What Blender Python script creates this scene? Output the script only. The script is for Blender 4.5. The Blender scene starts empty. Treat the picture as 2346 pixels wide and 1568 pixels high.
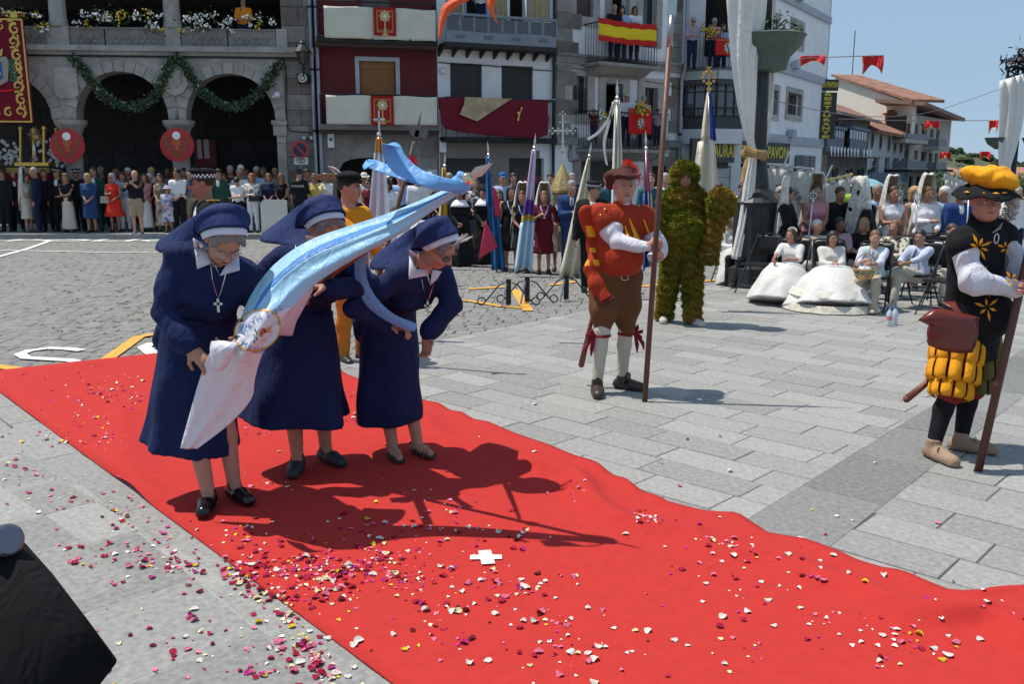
import bpy,bmesh,math,random
import numpy as np
from mathutils import Vector,Matrix,noise as mnoise
R=random.Random(7)
rad=math.radians
sc=bpy.context.scene
COL=sc.collection
# ---------------------------------------------------------------- camera, sky, sun, exposure
FPX,UC,VC=2040.0,1173.0,784.0
TH=math.atan(389/FPX);CH=1.75
cam_d=bpy.data.cameras.new('camera');cam=bpy.data.objects.new('camera',cam_d);COL.objects.link(cam)
cam_d.sensor_width=36;cam_d.lens=FPX/2346*36;cam_d.clip_start=.05;cam_d.clip_end=5000
cam.location=(0,0,CH);cam.rotation_euler=(math.pi/2-TH,0,0)
sc.camera=cam
SUN=Vector((-.40,.11,1)).normalized()
w=bpy.data.worlds.new('World');sc.world=w;w.use_nodes=True
wn=w.node_tree;wn.nodes.clear()
sky=wn.nodes.new('ShaderNodeTexSky');sky.sky_type='NISHITA';sky.sun_disc=False
sky.sun_elevation=math.asin(SUN.z);sky.sun_rotation=math.atan2(SUN.x,SUN.y)
sky.altitude=900;sky.air_density=1.0;sky.dust_density=.25;sky.ozone_density=1.6
bg=wn.nodes.new('ShaderNodeBackground');bg.inputs['Strength'].default_value=.062
wo=wn.nodes.new('ShaderNodeOutputWorld')
tn=wn.nodes.new('ShaderNodeVectorMath');tn.operation='MULTIPLY';tn.inputs[1].default_value=(.95,.98,1.02)
wn.links.new(sky.outputs[0],tn.inputs[0]);mxs=wn.nodes.new('ShaderNodeMix');mxs.data_type='RGBA';mxs.inputs[0].default_value=.74;mxs.inputs[7].default_value=(6.7,9.6,13.0,1)
wn.links.new(tn.outputs[0],mxs.inputs[6]);wn.links.new(mxs.outputs[2],bg.inputs[0]);wn.links.new(bg.outputs[0],wo.inputs[0])
sd=bpy.data.lights.new('sun','SUN');so=bpy.data.objects.new('sun',sd);COL.objects.link(so)
sd.energy=4.8;sd.angle=rad(.53);sd.color=(1,.93,.83)
so.rotation_euler=SUN.to_track_quat('Z','Y').to_euler()
so.location=(0,0,30)
sc.view_settings.view_transform='Standard';sc.view_settings.look='None'
sc.view_settings.exposure=0;sc.view_settings.gamma=1;sc.view_settings.use_curve_mapping=False
try:
 sc.cycles.max_bounces=6;sc.cycles.diffuse_bounces=3;sc.cycles.transparent_max_bounces=12
except Exception:pass
# ---------------------------------------------------------------- picture ray helpers (surveying only)
def ray(u,v):
 a=(u-UC)/FPX;b=(VC-v)/FPX
 return Vector((a,math.cos(TH)+b*math.sin(TH),-math.sin(TH)+b*math.cos(TH)))
O=Vector((0,0,CH))
def G(u,v,z=0.0):
 d=ray(u,v);return O+d*((z-CH)/d.z)
def P(u,v,Y):
 d=ray(u,v);return O+d*(Y/d.y)
def px(Y):return FPX/(Y*1.01)
# ---------------------------------------------------------------- materials
_M={}
def newmat(name):
 m=bpy.data.materials.new(name);m.use_nodes=True
 nt=m.node_tree;b=nt.nodes['Principled BSDF']
 return m,nt,b
def rgb(c):
 return (c[0],c[1],c[2],1)
def mat(color,rough=.7,kind='plain',metal=0.0,name=None,scale=1.0,var=.12,bump=.3,spec=None,fold=.55):
 """procedural material: base colour with noise variation and fine relief"""
 key=(tuple(round(x,3) for x in color),rough,kind,metal,scale,var,bump,fold)
 if key in _M:return _M[key]
 m,nt,b=newmat(name or kind)
 L=nt.links;N=nt.nodes
 tc=N.new('ShaderNodeTexCoord')
 b.inputs['Roughness'].default_value=rough;b.inputs['Metallic'].default_value=metal
 if spec is not None:b.inputs['Specular IOR Level'].default_value=spec
 freq={'plain':6,'cloth':14,'stone':5,'granite':230,'plaster':2.2,'skin':25,'hair':40,'moss':60,'wood':12,'metal':8,'tile':9,'dark':3}.get(kind,6)*scale
 n1=N.new('ShaderNodeTexNoise');n1.inputs['Scale'].default_value=freq;n1.inputs['Detail'].default_value=5
 L.new(tc.outputs['Object'],n1.inputs['Vector'])
 n2=N.new('ShaderNodeTexNoise');n2.inputs['Scale'].default_value=freq*.13+.3;n2.inputs['Detail'].default_value=3
 L.new(tc.outputs['Object'],n2.inputs['Vector'])
 av=N.new('ShaderNodeMath');av.operation='ADD';L.new(n1.outputs[0],av.inputs[0]);L.new(n2.outputs[0],av.inputs[1])
 if kind in ('stone','granite','tile'):
  gi=N.new('ShaderNodeNewGeometry');oi=N.new('ShaderNodeObjectInfo')
  ad=N.new('ShaderNodeMath');ad.operation='ADD';L.new(gi.outputs['Random Per Island'],ad.inputs[0]);L.new(oi.outputs['Random'],ad.inputs[1])
  fr=N.new('ShaderNodeMath');fr.operation='FRACT';L.new(ad.outputs[0],fr.inputs[0])
  sb=N.new('ShaderNodeMath');sb.operation='MULTIPLY_ADD';L.new(fr.outputs[0],sb.inputs[0]);sb.inputs[1].default_value=.3;sb.inputs[2].default_value=-.15
  a2=N.new('ShaderNodeMath');a2.operation='ADD';L.new(av.outputs[0],a2.inputs[0]);L.new(sb.outputs[0],a2.inputs[1]);av=a2
 if kind=='granite':n1.inputs['Detail'].default_value=2;n1.inputs['Roughness'].default_value=.8
 cr=N.new('ShaderNodeMapRange');cr.inputs['From Min'].default_value=.6;cr.inputs['From Max'].default_value=1.4
 cr.inputs['To Min'].default_value=1-var;cr.inputs['To Max'].default_value=1+var
 L.new(av.outputs[0],cr.inputs['Value'])
 mx=N.new('ShaderNodeVectorMath');mx.operation='SCALE'
 mx.inputs[0].default_value=color[:3];L.new(cr.outputs[0],mx.inputs['Scale'])
 L.new(mx.outputs[0],b.inputs['Base Color'])
 if bump:
  bp=N.new('ShaderNodeBump');bp.inputs['Strength'].default_value=bump;bp.inputs['Distance'].default_value=.004 if kind in ('cloth','skin','granite','hair') else .012
  L.new(n1.outputs[0],bp.inputs['Height']);L.new(bp.outputs[0],b.inputs['Normal'])
  if kind=='cloth':
   mpn=N.new('ShaderNodeMapping');mpn.inputs['Scale'].default_value=(1,1,.45);mpn.inputs['Rotation'].default_value=(.3,.4,0);L.new(tc.outputs['Object'],mpn.inputs[0])
   n3=N.new('ShaderNodeTexNoise');n3.inputs['Scale'].default_value=11;n3.inputs['Detail'].default_value=2.5;n3.inputs['Distortion'].default_value=1.6;L.new(mpn.outputs[0],n3.inputs['Vector'])
   b2=N.new('ShaderNodeBump');b2.inputs['Strength'].default_value=fold;b2.inputs['Distance'].default_value=.028
   L.new(n3.outputs[0],b2.inputs['Height']);L.new(b2.outputs[0],bp.inputs['Normal'])
 if kind=='cloth':
  b.inputs['Specular IOR Level'].default_value=.25
  pass
 if kind=='skin':
  try:b.inputs['Subsurface Weight'].default_value=.0
  except Exception:pass
  b.inputs['Specular IOR Level'].default_value=.35
 if kind=='moss':b.inputs['Specular IOR Level'].default_value=.1
 _M[key]=m;return m
def cloth(c,rough=.85,**k):return mat(c,rough,'cloth',var=k.pop('var',.10),**k)
def skin(c=(.45,.23,.15)):return mat(c,.5,'skin',var=.10,bump=.12)
def hairm(c):return mat(c,.55,'hair',var=.45,bump=.8)
def metal(c=(.55,.55,.56),rough=.3):return mat(c,rough,'metal',1.0,var=.08,bump=.05)
def glass(name='window_glass',col=(.02,.025,.03)):
 if name in _M:return _M[name]
 m,nt,b=newmat(name);b.inputs['Base Color'].default_value=rgb(col);b.inputs['Roughness'].default_value=.06
 b.inputs['Specular IOR Level'].default_value=.8
 _M[name]=m;return m
def lace_mat(col=(.75,.72,.66),dens=.5,scale=28):
 key=('lace',col,dens,scale)
 if key in _M:return _M[key]
 m,nt,b=newmat('lace');N=nt.nodes;L=nt.links
 tc=N.new('ShaderNodeTexCoord');v=N.new('ShaderNodeTexVoronoi');v.feature='DISTANCE_TO_EDGE';v.inputs['Scale'].default_value=scale
 L.new(tc.outputs['Object'],v.inputs['Vector'])
 n=N.new('ShaderNodeTexNoise');n.inputs['Scale'].default_value=scale*.35;L.new(tc.outputs['Object'],n.inputs['Vector'])
 mr=N.new('ShaderNodeMapRange');mr.inputs['From Min'].default_value=.05;mr.inputs['From Max'].default_value=.16;mr.inputs['To Min'].default_value=1;mr.inputs['To Max'].default_value=dens
 L.new(v.outputs['Distance'],mr.inputs['Value'])
 gt=N.new('ShaderNodeMath');gt.operation='GREATER_THAN';gt.inputs[1].default_value=.52;L.new(n.outputs[0],gt.inputs[0])
 mm=N.new('ShaderNodeMath');mm.operation='MAXIMUM';L.new(mr.outputs[0],mm.inputs[0])
 ml=N.new('ShaderNodeMath');ml.operation='MULTIPLY';ml.inputs[1].default_value=.92;L.new(gt.outputs[0],ml.inputs[0]);L.new(ml.outputs[0],mm.inputs[1])
 b.inputs['Base Color'].default_value=rgb(col);b.inputs['Roughness'].default_value=.8
 L.new(mm.outputs[0],b.inputs['Alpha'])
 _M[key]=m;return m
# ---------------------------------------------------------------- object helpers
def setp(o,label=None,cat=None,group=None,kind=None):
 if label:o['label']=label
 if cat:o['category']=cat
 if group:o['group']=group
 if kind:o['kind']=kind
 return o
def wm(o):
 m=Matrix.LocRotScale(o.location,o.rotation_euler,o.scale)
 return m if o.parent is None else wm(o.parent)@o.matrix_parent_inverse@m
def obj(name,me,mats=None,parent=None,loc=None,world=False,label=None,cat=None,group=None,kind=None):
 """link a mesh as one object; world=True: the mesh is given in world coordinates under a placed parent"""
 o=bpy.data.objects.new(name,me);COL.objects.link(o)
 if mats is not None:
  if not isinstance(mats,(list,tuple)):mats=[mats]
  if len(me.materials)==0:
   for m in mats:me.materials.append(m)
  else:
   for i,m in enumerate(mats):
    if i<len(o.material_slots):o.material_slots[i].link='OBJECT';o.material_slots[i].material=m
 if parent:
  o.parent=parent
  if world:o.matrix_parent_inverse=wm(parent).inverted()
 if loc is not None:o.location=loc
 return setp(o,label,cat,group,kind)
def thing(name,loc,label,cat,group=None,rz=0.0):
 o=bpy.data.objects.new(name,None);COL.objects.link(o);o.location=loc;o.rotation_euler=(0,0,rz)
 o.empty_display_size=.1
 return setp(o,label,cat,group)
def mesh(name,v,f,smooth=False,mi=None,uv=None):
 me=bpy.data.meshes.new(name);me.from_pydata([tuple(map(float,p)) for p in v],[],[tuple(map(int,q)) for q in f]);me.update()
 if smooth:me.polygons.foreach_set('use_smooth',[True]*len(me.polygons))
 if mi is not None:me.polygons.foreach_set('material_index',list(map(int,mi)))
 return me
class MB:
 """collects simple solids; build() links them as one mesh object"""
 def __init__(s):s.v=[];s.f=[];s.m=[];s.mi=0
 def add(s,v,f):
  n=len(s.v);s.v+=[Vector(p) for p in v];s.f+=[tuple(i+n for i in q) for q in f];s.m+=[s.mi]*len(f);return s
 def box(s,c,size,rot=None,top=(1,1)):
  x,y,z=size[0]/2,size[1]/2,size[2]/2;a,b=top
  v=[(-x,-y,-z),(x,-y,-z),(x,y,-z),(-x,y,-z),(-x*a,-y*b,z),(x*a,-y*b,z),(x*a,y*b,z),(-x*a,y*b,z)]
  if rot is not None:v=[rot@Vector(p) for p in v]
  v=[Vector(p)+Vector(c) for p in v]
  return s.add(v,[(0,3,2,1),(4,5,6,7),(0,1,5,4),(1,2,6,5),(2,3,7,6),(3,0,4,7)])
 def tube(s,pts,r,n=8,cap=True,flat=None):
  pts=[Vector(p) for p in pts];m=len(pts)
  rs=r if isinstance(r,(list,tuple)) else [r]*m
  up=None;v=[];f=[]
  for i,p in enumerate(pts):
   t=(pts[min(i+1,m-1)]-pts[max(i-1,0)])
   if t.length<1e-9:t=Vector((0,0,1))
   t.normalize()
   if up is None:
    up=Vector((0,0,1)) if abs(t.z)<.9 else Vector((0,1,0))
   a=t.cross(up).normalized();b=a.cross(t).normalized();up=b
   for k in range(n):
    an=2*math.pi*k/n
    v.append(p+(a*math.cos(an)*(flat or 1)+b*math.sin(an))*rs[i])
  for i in range(m-1):
   for k in range(n):
    f.append((i*n+k,i*n+(k+1)%n,(i+1)*n+(k+1)%n,(i+1)*n+k))
  if cap:f.append(tuple(range(n))[::-1]);f.append(tuple((m-1)*n+k for k in range(n)))
  return s.add(v,f)
 def lathe(s,prof,c=(0,0,0),n=16,sx=1,sy=1):
  v=[];f=[];c=Vector(c);m=len(prof)
  for r,z in prof:
   for k in range(n):
    a=2*math.pi*k/n;v.append(c+Vector((r*math.cos(a)*sx,r*math.sin(a)*sy,z)))
  for i in range(m-1):
   for k in range(n):f.append((i*n+k,i*n+(k+1)%n,(i+1)*n+(k+1)%n,(i+1)*n+k))
  f.append(tuple(range(n))[::-1]);f.append(tuple((m-1)*n+k for k in range(n)))
  return s.add(v,f)
 def ball(s,c,r,n=10,m=6,rot=None):
  r=Vector(r) if not isinstance(r,(int,float)) else Vector((r,r,r));v=[];f=[]
  for i in range(1,m):
   t=math.pi*i/m
   for k in range(n):
    a=2*math.pi*k/n;v.append(Vector((r.x*math.sin(t)*math.cos(a),r.y*math.sin(t)*math.sin(a),r.z*math.cos(t))))
  v+=[Vector((0,0,r.z)),Vector((0,0,-r.z))]
  for i in range(m-2):
   for k in range(n):f.append((i*n+k,(i+1)*n+k,(i+1)*n+(k+1)%n,i*n+(k+1)%n))
  T=len(v)-2
  for k in range(n):f.append((k,(k+1)%n,T));f.append(((m-2)*n+(k+1)%n,(m-2)*n+k,T+1))
  if rot is not None:v=[rot@p for p in v]
  return s.add([p+Vector(c) for p in v],f)
 def sheet(s,rows,thick=0.0):
  """rows: list of lists of points -> a skin; with thickness it becomes a closed slab"""
  m=len(rows);n=len(rows[0]);v=[Vector(p) for r in rows for p in r];f=[]
  for i in range(m-1):
   for j in range(n-1):f.append((i*n+j,i*n+j+1,(i+1)*n+j+1,(i+1)*n+j))
  if thick:
   nr=[Vector((0,0,0)) for _ in v]
   for q in f:
    c=(v[q[2]]-v[q[0]]).cross(v[q[3]]-v[q[1]])
    for i in q:nr[i]+=c
   k=len(v);v2=[p-q.normalized()*thick if q.length else p for p,q in zip(v,nr)]
   f2=[tuple(i+k for i in reversed(q)) for q in f]
   v+=v2;f+=f2
   b=[i for i in range(n)]+[i*n+n-1 for i in range(1,m)]+[(m-1)*n+j for j in range(n-2,-1,-1)]+[i*n for i in range(m-2,0,-1)]
   for a,c in zip(b,b[1:]+b[:1]):f.append((c,a,a+k,c+k))
  return s.add(v,f)
 def prism(s,poly,z0,z1):
  n=len(poly);v=[(p[0],p[1],z0) for p in poly]+[(p[0],p[1],z1) for p in poly]
  f=[tuple(range(n))[::-1],tuple(range(n,2*n))]+[(i,(i+1)%n,(i+1)%n+n,i+n) for i in range(n)]
  return s.add(v,f)
 def plate(s,poly,fr,d0,d1):
  """polygon given in a facade frame (s,z), from depth d0 to d1 outward"""
  n=len(poly);v=[fr(a,b,d0) for a,b in poly]+[fr(a,b,d1) for a,b in poly]
  f=[tuple(range(n)),tuple(range(n,2*n))[::-1]]+[((i+1)%n,i,i+n,(i+1)%n+n) for i in range(n)]
  return s.add(v,f)
 def me(s,name='m',smooth=False):
  return mesh(name,s.v,s.f,smooth,s.m if any(s.m) else None)
 def build(s,name,mats,parent=None,smooth=False,world=True,**kw):
  return obj(name,s.me(name,smooth),mats,parent,world=world,**kw)
def text_mesh(body,size=1.0,ext=.01,bold=.0,sx=1.0):
 c=bpy.data.curves.new('t','FONT');c.body=body;c.size=size;c.extrude=ext;c.offset=bold;c.align_x='CENTER';c.align_y='CENTER'
 c.resolution_u=3
 o=bpy.data.objects.new('t',c);COL.objects.link(o)
 dg=bpy.context.evaluated_depsgraph_get();dg.update()
 me=bpy.data.meshes.new_from_object(o.evaluated_get(dg))
 bpy.data.objects.remove(o);bpy.data.curves.remove(c)
 me.materials.clear()
 if sx != 1.0:
  for vv in me.vertices:vv.co.x *= sx
 return me
# ---------------------------------------------------------------- implicit bodies: smooth union of cones and ellipsoids, meshed by surface nets
def V3(p):return np.array(p,dtype=np.float32)
class Field:
 def __init__(s,lo,hi,vox,warp=None):
  s.vox=vox;s.lo=V3(lo);n=np.ceil((V3(hi)-s.lo)/vox).astype(int)+1;s.n=n
  s.ax=[s.lo[i]+np.arange(n[i],dtype=np.float32)*vox for i in range(3)]
  s.F=np.full(tuple(n),.2,dtype=np.float32)
 def sl(s,lo,hi):
  r=[]
  for i in range(3):
   a=int(max(0,math.floor((lo[i]-s.lo[i])/s.vox)));b=int(min(s.n[i],math.ceil((hi[i]-s.lo[i])/s.vox)+1))
   if b <= a:return None
   r.append(slice(a,b))
  return tuple(r)
 def grid(s,q):return np.meshgrid(s.ax[0][q[0]],s.ax[1][q[1]],s.ax[2][q[2]],indexing='ij',sparse=True)
 def put(s,q,d,k,op='add'):
  a=s.F[q]
  if op=='add':
   h=np.maximum(k-np.abs(a-d),0)/k if k>0 else 0
   s.F[q]=np.minimum(a,d)-h*h*k*.25
  elif op=='sub':
   d=-d;h=np.maximum(k-np.abs(a-d),0)/k if k>0 else 0
   s.F[q]=np.maximum(a,d)+h*h*k*.25
 def cone(s,p0,p1,r0,r1,k=.03,op='add',flat=None,infl=0.0):
  """round cone p0->p1; flat=(direction, factor) squashes it along a direction"""
  p0=V3(p0);p1=V3(p1);r0=r0+infl;r1=r1+infl;m=k*1.3+2*s.vox
  fx=1.0
  if flat is not None:fx=max(1.0,flat[1])
  rr=np.array([r0,r1])*fx+m
  lo=np.minimum(p0-rr[0],p1-rr[1]);hi=np.maximum(p0+rr[0],p1+rr[1])
  q=s.sl(lo,hi)
  if q is None:return s
  X,Y,Z=s.grid(q);X=X-p0[0];Y=Y-p0[1];Z=Z-p0[2]
  b=p1-p0
  sc_=1.0
  if flat is not None:
   n=V3(flat[0]);n=n/np.linalg.norm(n);f=1.0/flat[1]-1.0
   dn=(X*n[0]+Y*n[1]+Z*n[2])*f
   X=X+dn*n[0];Y=Y+dn*n[1];Z=Z+dn*n[2]
   b=b+n*float(b@n)*f;sc_=min(1.0,flat[1])
  L2=float(b@b)+1e-9
  t=np.clip((X*b[0]+Y*b[1]+Z*b[2])/L2,0,1)
  d=np.sqrt((X-t*b[0])**2+(Y-t*b[1])**2+(Z-t*b[2])**2)-(r0+(r1-r0)*t)
  s.put(q,(d*sc_).astype(np.float32),k,op);return s
 def ell(s,c,r,k=.02,op='add',M=None,infl=0.0):
  """ellipsoid; M = rows of its local axes"""
  c=V3(c);r=V3(r)+infl;m=float(r.max())+k*1.3+2*s.vox
  q=s.sl(c-m,c+m)
  if q is None:return s
  X,Y,Z=s.grid(q);X=X-c[0];Y=Y-c[1];Z=Z-c[2]
  if M is None:a,b,e=X/r[0],Y/r[1],Z/r[2]
  else:
   M=np.array(M,dtype=np.float32)
   a=(X*M[0][0]+Y*M[0][1]+Z*M[0][2])/r[0];b=(X*M[1][0]+Y*M[1][1]+Z*M[1][2])/r[1];e=(X*M[2][0]+Y*M[2][1]+Z*M[2][2])/r[2]
  k0=np.sqrt(a*a+b*b+e*e);k1=np.sqrt((a/r[0])**2+(b/r[1])**2+(e/r[2])**2)+1e-6
  s.put(q,(k0*(k0-1)/k1).astype(np.float32),k,op);return s
 def skirt(s,p0,p1,r0,r1,k=.03,asp=.75,face=(0,-1,0),pleats=0,amp=.0,phase=0.0,cut=True,infl=0,ease=1.0):
  """elliptic frustum p0 (waist) -> p1 (hem), flat hem, folds growing towards the hem"""
  p0=V3(p0);p1=V3(p1);b=p1-p0;L=float(np.linalg.norm(b));t_=b/L
  fw=V3(face);fw=fw-t_*float(fw@t_);fw /= np.linalg.norm(fw);sd_=np.cross(t_,fw)
  m=max(r0,r1)*1.15+infl+k+2*s.vox
  q=s.sl(np.minimum(p0,p1)-m,np.maximum(p0,p1)+m)
  if q is None:return s
  X,Y,Z=s.grid(q);X=X-p0[0];Y=Y-p0[1];Z=Z-p0[2]
  h=X*t_[0]+Y*t_[1]+Z*t_[2];a=X*sd_[0]+Y*sd_[1]+Z*sd_[2];c=(X*fw[0]+Y*fw[1]+Z*fw[2])/asp
  t=np.clip(h/L,0,1);r=r0+(r1-r0)*t**ease+infl
  if pleats:
   an=np.arctan2(c,a);r=r*(1+amp*t**1.3*(np.cos(an*pleats+phase)+.5*np.cos(an*(pleats*.62 // 1+1)+phase*2.3)))
  d=(np.sqrt(a*a+c*c)-r)*min(1,asp)
  d=np.maximum(d,h-L);d=np.maximum(d,-h-.03)
  s.put(q,d.astype(np.float32),k);return s
 def half(s,p,n,k=.0):
  """keep only the side n points away from: removes everything with (x-p).n > 0"""
  X,Y,Z=np.meshgrid(*s.ax,indexing='ij',sparse=True)
  d=(X-p[0])*n[0]+(Y-p[1])*n[1]+(Z-p[2])*n[2]
  s.F=np.maximum(s.F,d.astype(np.float32));return s
 def ripple(s,amp,fn):
  X,Y,Z=np.meshgrid(*s.ax,indexing='ij',sparse=True);s.F=s.F+(amp*fn(X,Y,Z)).astype(np.float32);return s
 def wrinkle(s,amp=.006,f=14.0,seed=0.0):
  def w(X,Y,Z):
   return (np.sin(f*(X+.6*Z)+2.1*np.sin(f*.45*Z+seed)+seed)*np.sin(f*.8*(Z-.4*X+.5*Y)+1.7*np.sin(f*.5*X+seed*2))+.5*np.sin(f*2.1*(Z+.3*Y)+2.5*np.sin(f*.8*(X-Y))+seed))
  return s.ripple(amp,w)
 def mesh(s,name='body',matfn=None,relax=1):
  F=s.F;vx=s.vox;ins=F<0
  if not ins.any():return mesh(name,[(0,0,0),(.001,0,0),(0,.001,0)],[(0,1,2)])
  n=F.shape;cn=tuple(x-1 for x in n);tot=np.zeros(cn+(3,),np.float32);cnt=np.zeros(cn,np.float32);quads=[]
  cid=np.full(cn,-1,np.int64)
  E=[]
  for a in range(3):
   A=[slice(None)]*3;B=[slice(None)]*3;A[a]=slice(0,-1);B[a]=slice(1,None)
   fa=F[tuple(A)];fb=F[tuple(B)]
   idx=np.argwhere((fa<0) != (fb<0))
   va=fa[tuple(idx.T)];vb=fb[tuple(idx.T)];t=va/(va-vb)
   pos=idx.astype(np.float32);pos[:,a]+=t
   b,c=[(1,2),(2,0),(0,1)][a]
   ok=np.ones(len(idx),bool);cells=[]
   for db,dc in ((0,0),(-1,0),(-1,-1),(0,-1)):
    ci=idx.copy();ci[:,b]+=db;ci[:,c]+=dc;cells.append(ci)
    ok &= (ci[:,b] >= 0)&(ci[:,c] >= 0)&(ci[:,b]<cn[b])&(ci[:,c]<cn[c])
   for ci in cells:
    cj=ci[ok];np.add.at(tot,tuple(cj.T),pos[ok]);np.add.at(cnt,tuple(cj.T),1)
   E.append(([ci[ok] for ci in cells],(va<0)[ok]))
  used=cnt>0;cid[used]=np.arange(int(used.sum()))
  vs=tot[used]/cnt[used][:,None]
  for cells,s_ in E:
   q=np.stack([cid[tuple(c.T)] for c in cells],1);q[~s_]=q[~s_][:,::-1];quads.append(q)
  q=np.concatenate(quads)
  vs=s.lo+vs*vx
  for _ in range(relax):
   acc=np.zeros_like(vs);num=np.zeros(len(vs),np.float32)
   for i in range(4):
    np.add.at(acc,q[:,i],vs[q[:,(i+1)%4]]);np.add.at(num,q[:,i],1)
   vs=vs*.5+acc/np.maximum(num,1)[:,None]*.5
  me=bpy.data.meshes.new(name);me.vertices.add(len(vs));me.vertices.foreach_set('co',vs.ravel())
  me.loops.add(q.size);me.polygons.add(len(q));me.loops.foreach_set('vertex_index',q.ravel().astype(np.int32))
  me.polygons.foreach_set('loop_start',np.arange(0,q.size,4,dtype=np.int32))
  try:me.polygons.foreach_set('loop_total',np.full(len(q),4,dtype=np.int32))
  except Exception:pass
  me.polygons.foreach_set('use_smooth',np.ones(len(q),bool))
  if matfn is not None:
   cen=vs[q].mean(1);me.polygons.foreach_set('material_index',matfn(cen).astype(np.int32))
  me.update(calc_edges=True);me.validate()
  return me
# ================================================================ GROUND
M_gran=mat((.272,.268,.257),.82,'granite',name='light_granite',var=.40,bump=.15)
M_grand=mat((.185,.185,.18),.85,'granite',name='dark_granite',var=.45,bump=.15)
M_sett=mat((.205,.20,.19),.85,'granite',name='street_setts',var=.26,bump=.35,scale=.6)
M_joint=mat((.11,.10,.09),.95,'stone',name='joint_sand',var=.3)
M_white=mat((.72,.72,.70),.75,'stone',name='road_white',var=.14)
M_yel=mat((.68,.36,.05),.75,'stone',name='road_yellow',var=.2)
g=MB();g.box((0,400,-.13),(1600,1600,.02))
g.build('ground',mat((.16,.155,.15),.95,'stone',name='far_ground'),kind='structure')
def clip_halfplanes(pt,hp):
 return all((pt[0]-p[0])*n[0]+(pt[1]-p[1])*n[1] <= 0 for p,n in hp)
def inpoly(x,y,poly):
 c=False;n=len(poly)
 for i in range(n):
  x1,y1=poly[i];x2,y2=poly[i-1]
  if (y1>y) != (y2>y) and x<(x2-x1)*(y-y1)/(y2-y1)+x1:c=not c
 return c
def clip_poly(sub,clip):
 """Sutherland-Hodgman against a convex counter-clockwise polygon"""
 out=sub
 for i in range(len(clip)):
  a=clip[i-1];b=clip[i];inp=out;out=[]
  if not inp:break
  f=lambda p:(b[0]-a[0])*(p[1]-a[1])-(b[1]-a[1])*(p[0]-a[0])
  for j in range(len(inp)):
   p=inp[j-1];q=inp[j];fp,fq=f(p),f(q)
   if (fp >= 0) != (fq >= 0):
    t=fp/(fp-fq);out.append((p[0]+(q[0]-p[0])*t,p[1]+(q[1]-p[1])*t))
   if fq >= 0:out.append(q)
 return out
def gp(u,v):q=G(u,v);return (q.x,q.y)
slabs=[]
def slab_field(org,ang,clip,wid,lens,m,jit=.2,seed=1,gap=.0042):
 """running-bond rows along direction ang from org, cut to a convex region"""
 r=random.Random(seed);ca,sa=math.cos(ang),math.sin(ang)
 loc=[((x-org[0])*ca+(y-org[1])*sa,-(x-org[0])*sa+(y-org[1])*ca) for x,y in clip]
 x0=min(p[0] for p in loc);x1=max(p[0] for p in loc);y0=min(p[1] for p in loc);y1=max(p[1] for p in loc)
 k=math.floor(y0/wid);row=k*wid
 while row<y1:
  x=math.floor(x0/lens)*lens-lens+r.random()*lens
  while x<x1:
   L=lens*(1+jit*(r.random()-.5)*2)
   rect=[(x+gap,row+gap),(x+L-gap,row+gap),(x+L-gap,row+wid-gap),(x+gap,row+wid-gap)]
   x+=L
   wr=[(org[0]+a*ca-b*sa,org[1]+a*sa+b*ca) for a,b in rect]
   cp=clip_poly(wr,clip)
   if len(cp) >= 3:
    ar=abs(sum(cp[i-1][0]*cp[i][1]-cp[i][0]*cp[i-1][1] for i in range(len(cp))))/2
    if ar>.003:slabs.append((cp,m,r.uniform(-.0015,.0015)))
  row+=wid
def ccw(p):
 a=sum(p[i-1][0]*p[i][1]-p[i][0]*p[i-1][1] for i in range(len(p)))
 return p if a>0 else p[::-1]
def sub(a,b):return (b[0]-a[0],b[1]-a[1])
def along(p,ang,d):return (p[0]+math.cos(ang)*d,p[1]+math.sin(ang)*d)
A_B=rad(48.6);A_R=rad(-43.5);A_L=rad(-48.2);A_C=rad(42.4)
bl=gp(1709,1193);br=gp(1842,1300)
# right: rows on both sides of the dark band, then the band
edgeS=gp(1060,770)
cut=[along(edgeS,rad(50.5),-6),along(edgeS,rad(50.5),14)]
RA=ccw([along(bl,A_B,-3.5),along(bl,A_B,16),along(cut[1],0,0),cut[0]])
slab_field(bl,A_R,RA,.272,.60,M_gran,seed=3)
RB=ccw([along(br,A_B,-3.5),along(br,A_B,18),(19,15),(9,1.0),(4,-1)])
slab_field(along(br,A_R,.05),A_R,RB,.29,.62,M_gran,seed=5)
RC=ccw([along(bl,A_B,-3.5),along(bl,A_B,16),along(br,A_B,18),along(br,A_B,-3.5)])
slab_field(along(bl,A_R,-.02),A_B,RC,.9,.80,M_grand,seed=6,jit=.03)
# left: border course beside the carpet, wide slabs outside it
lb=gp(8,965);lc=gp(890,1568);lc2=gp(0,900)
LA=ccw([along(lb,A_L,-1.1),along(lb,A_L,9),along(lc,A_L,3),along(lc2,A_L,-1.1)])
slab_field(lb,A_L,LA,2.0,.56,M_gran,seed=8,jit=.04)
LB=ccw([along(lb,A_L,-1.1),along(lb,A_L,9),(-6,-3),(-9.5,3)])
slab_field(lb,A_L,LB,1.06,.62,M_grand if False else mat((.235,.232,.225),.84,'granite',name='mid_granite',var=.42,bump=.15),seed=9,jit=.03)
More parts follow.
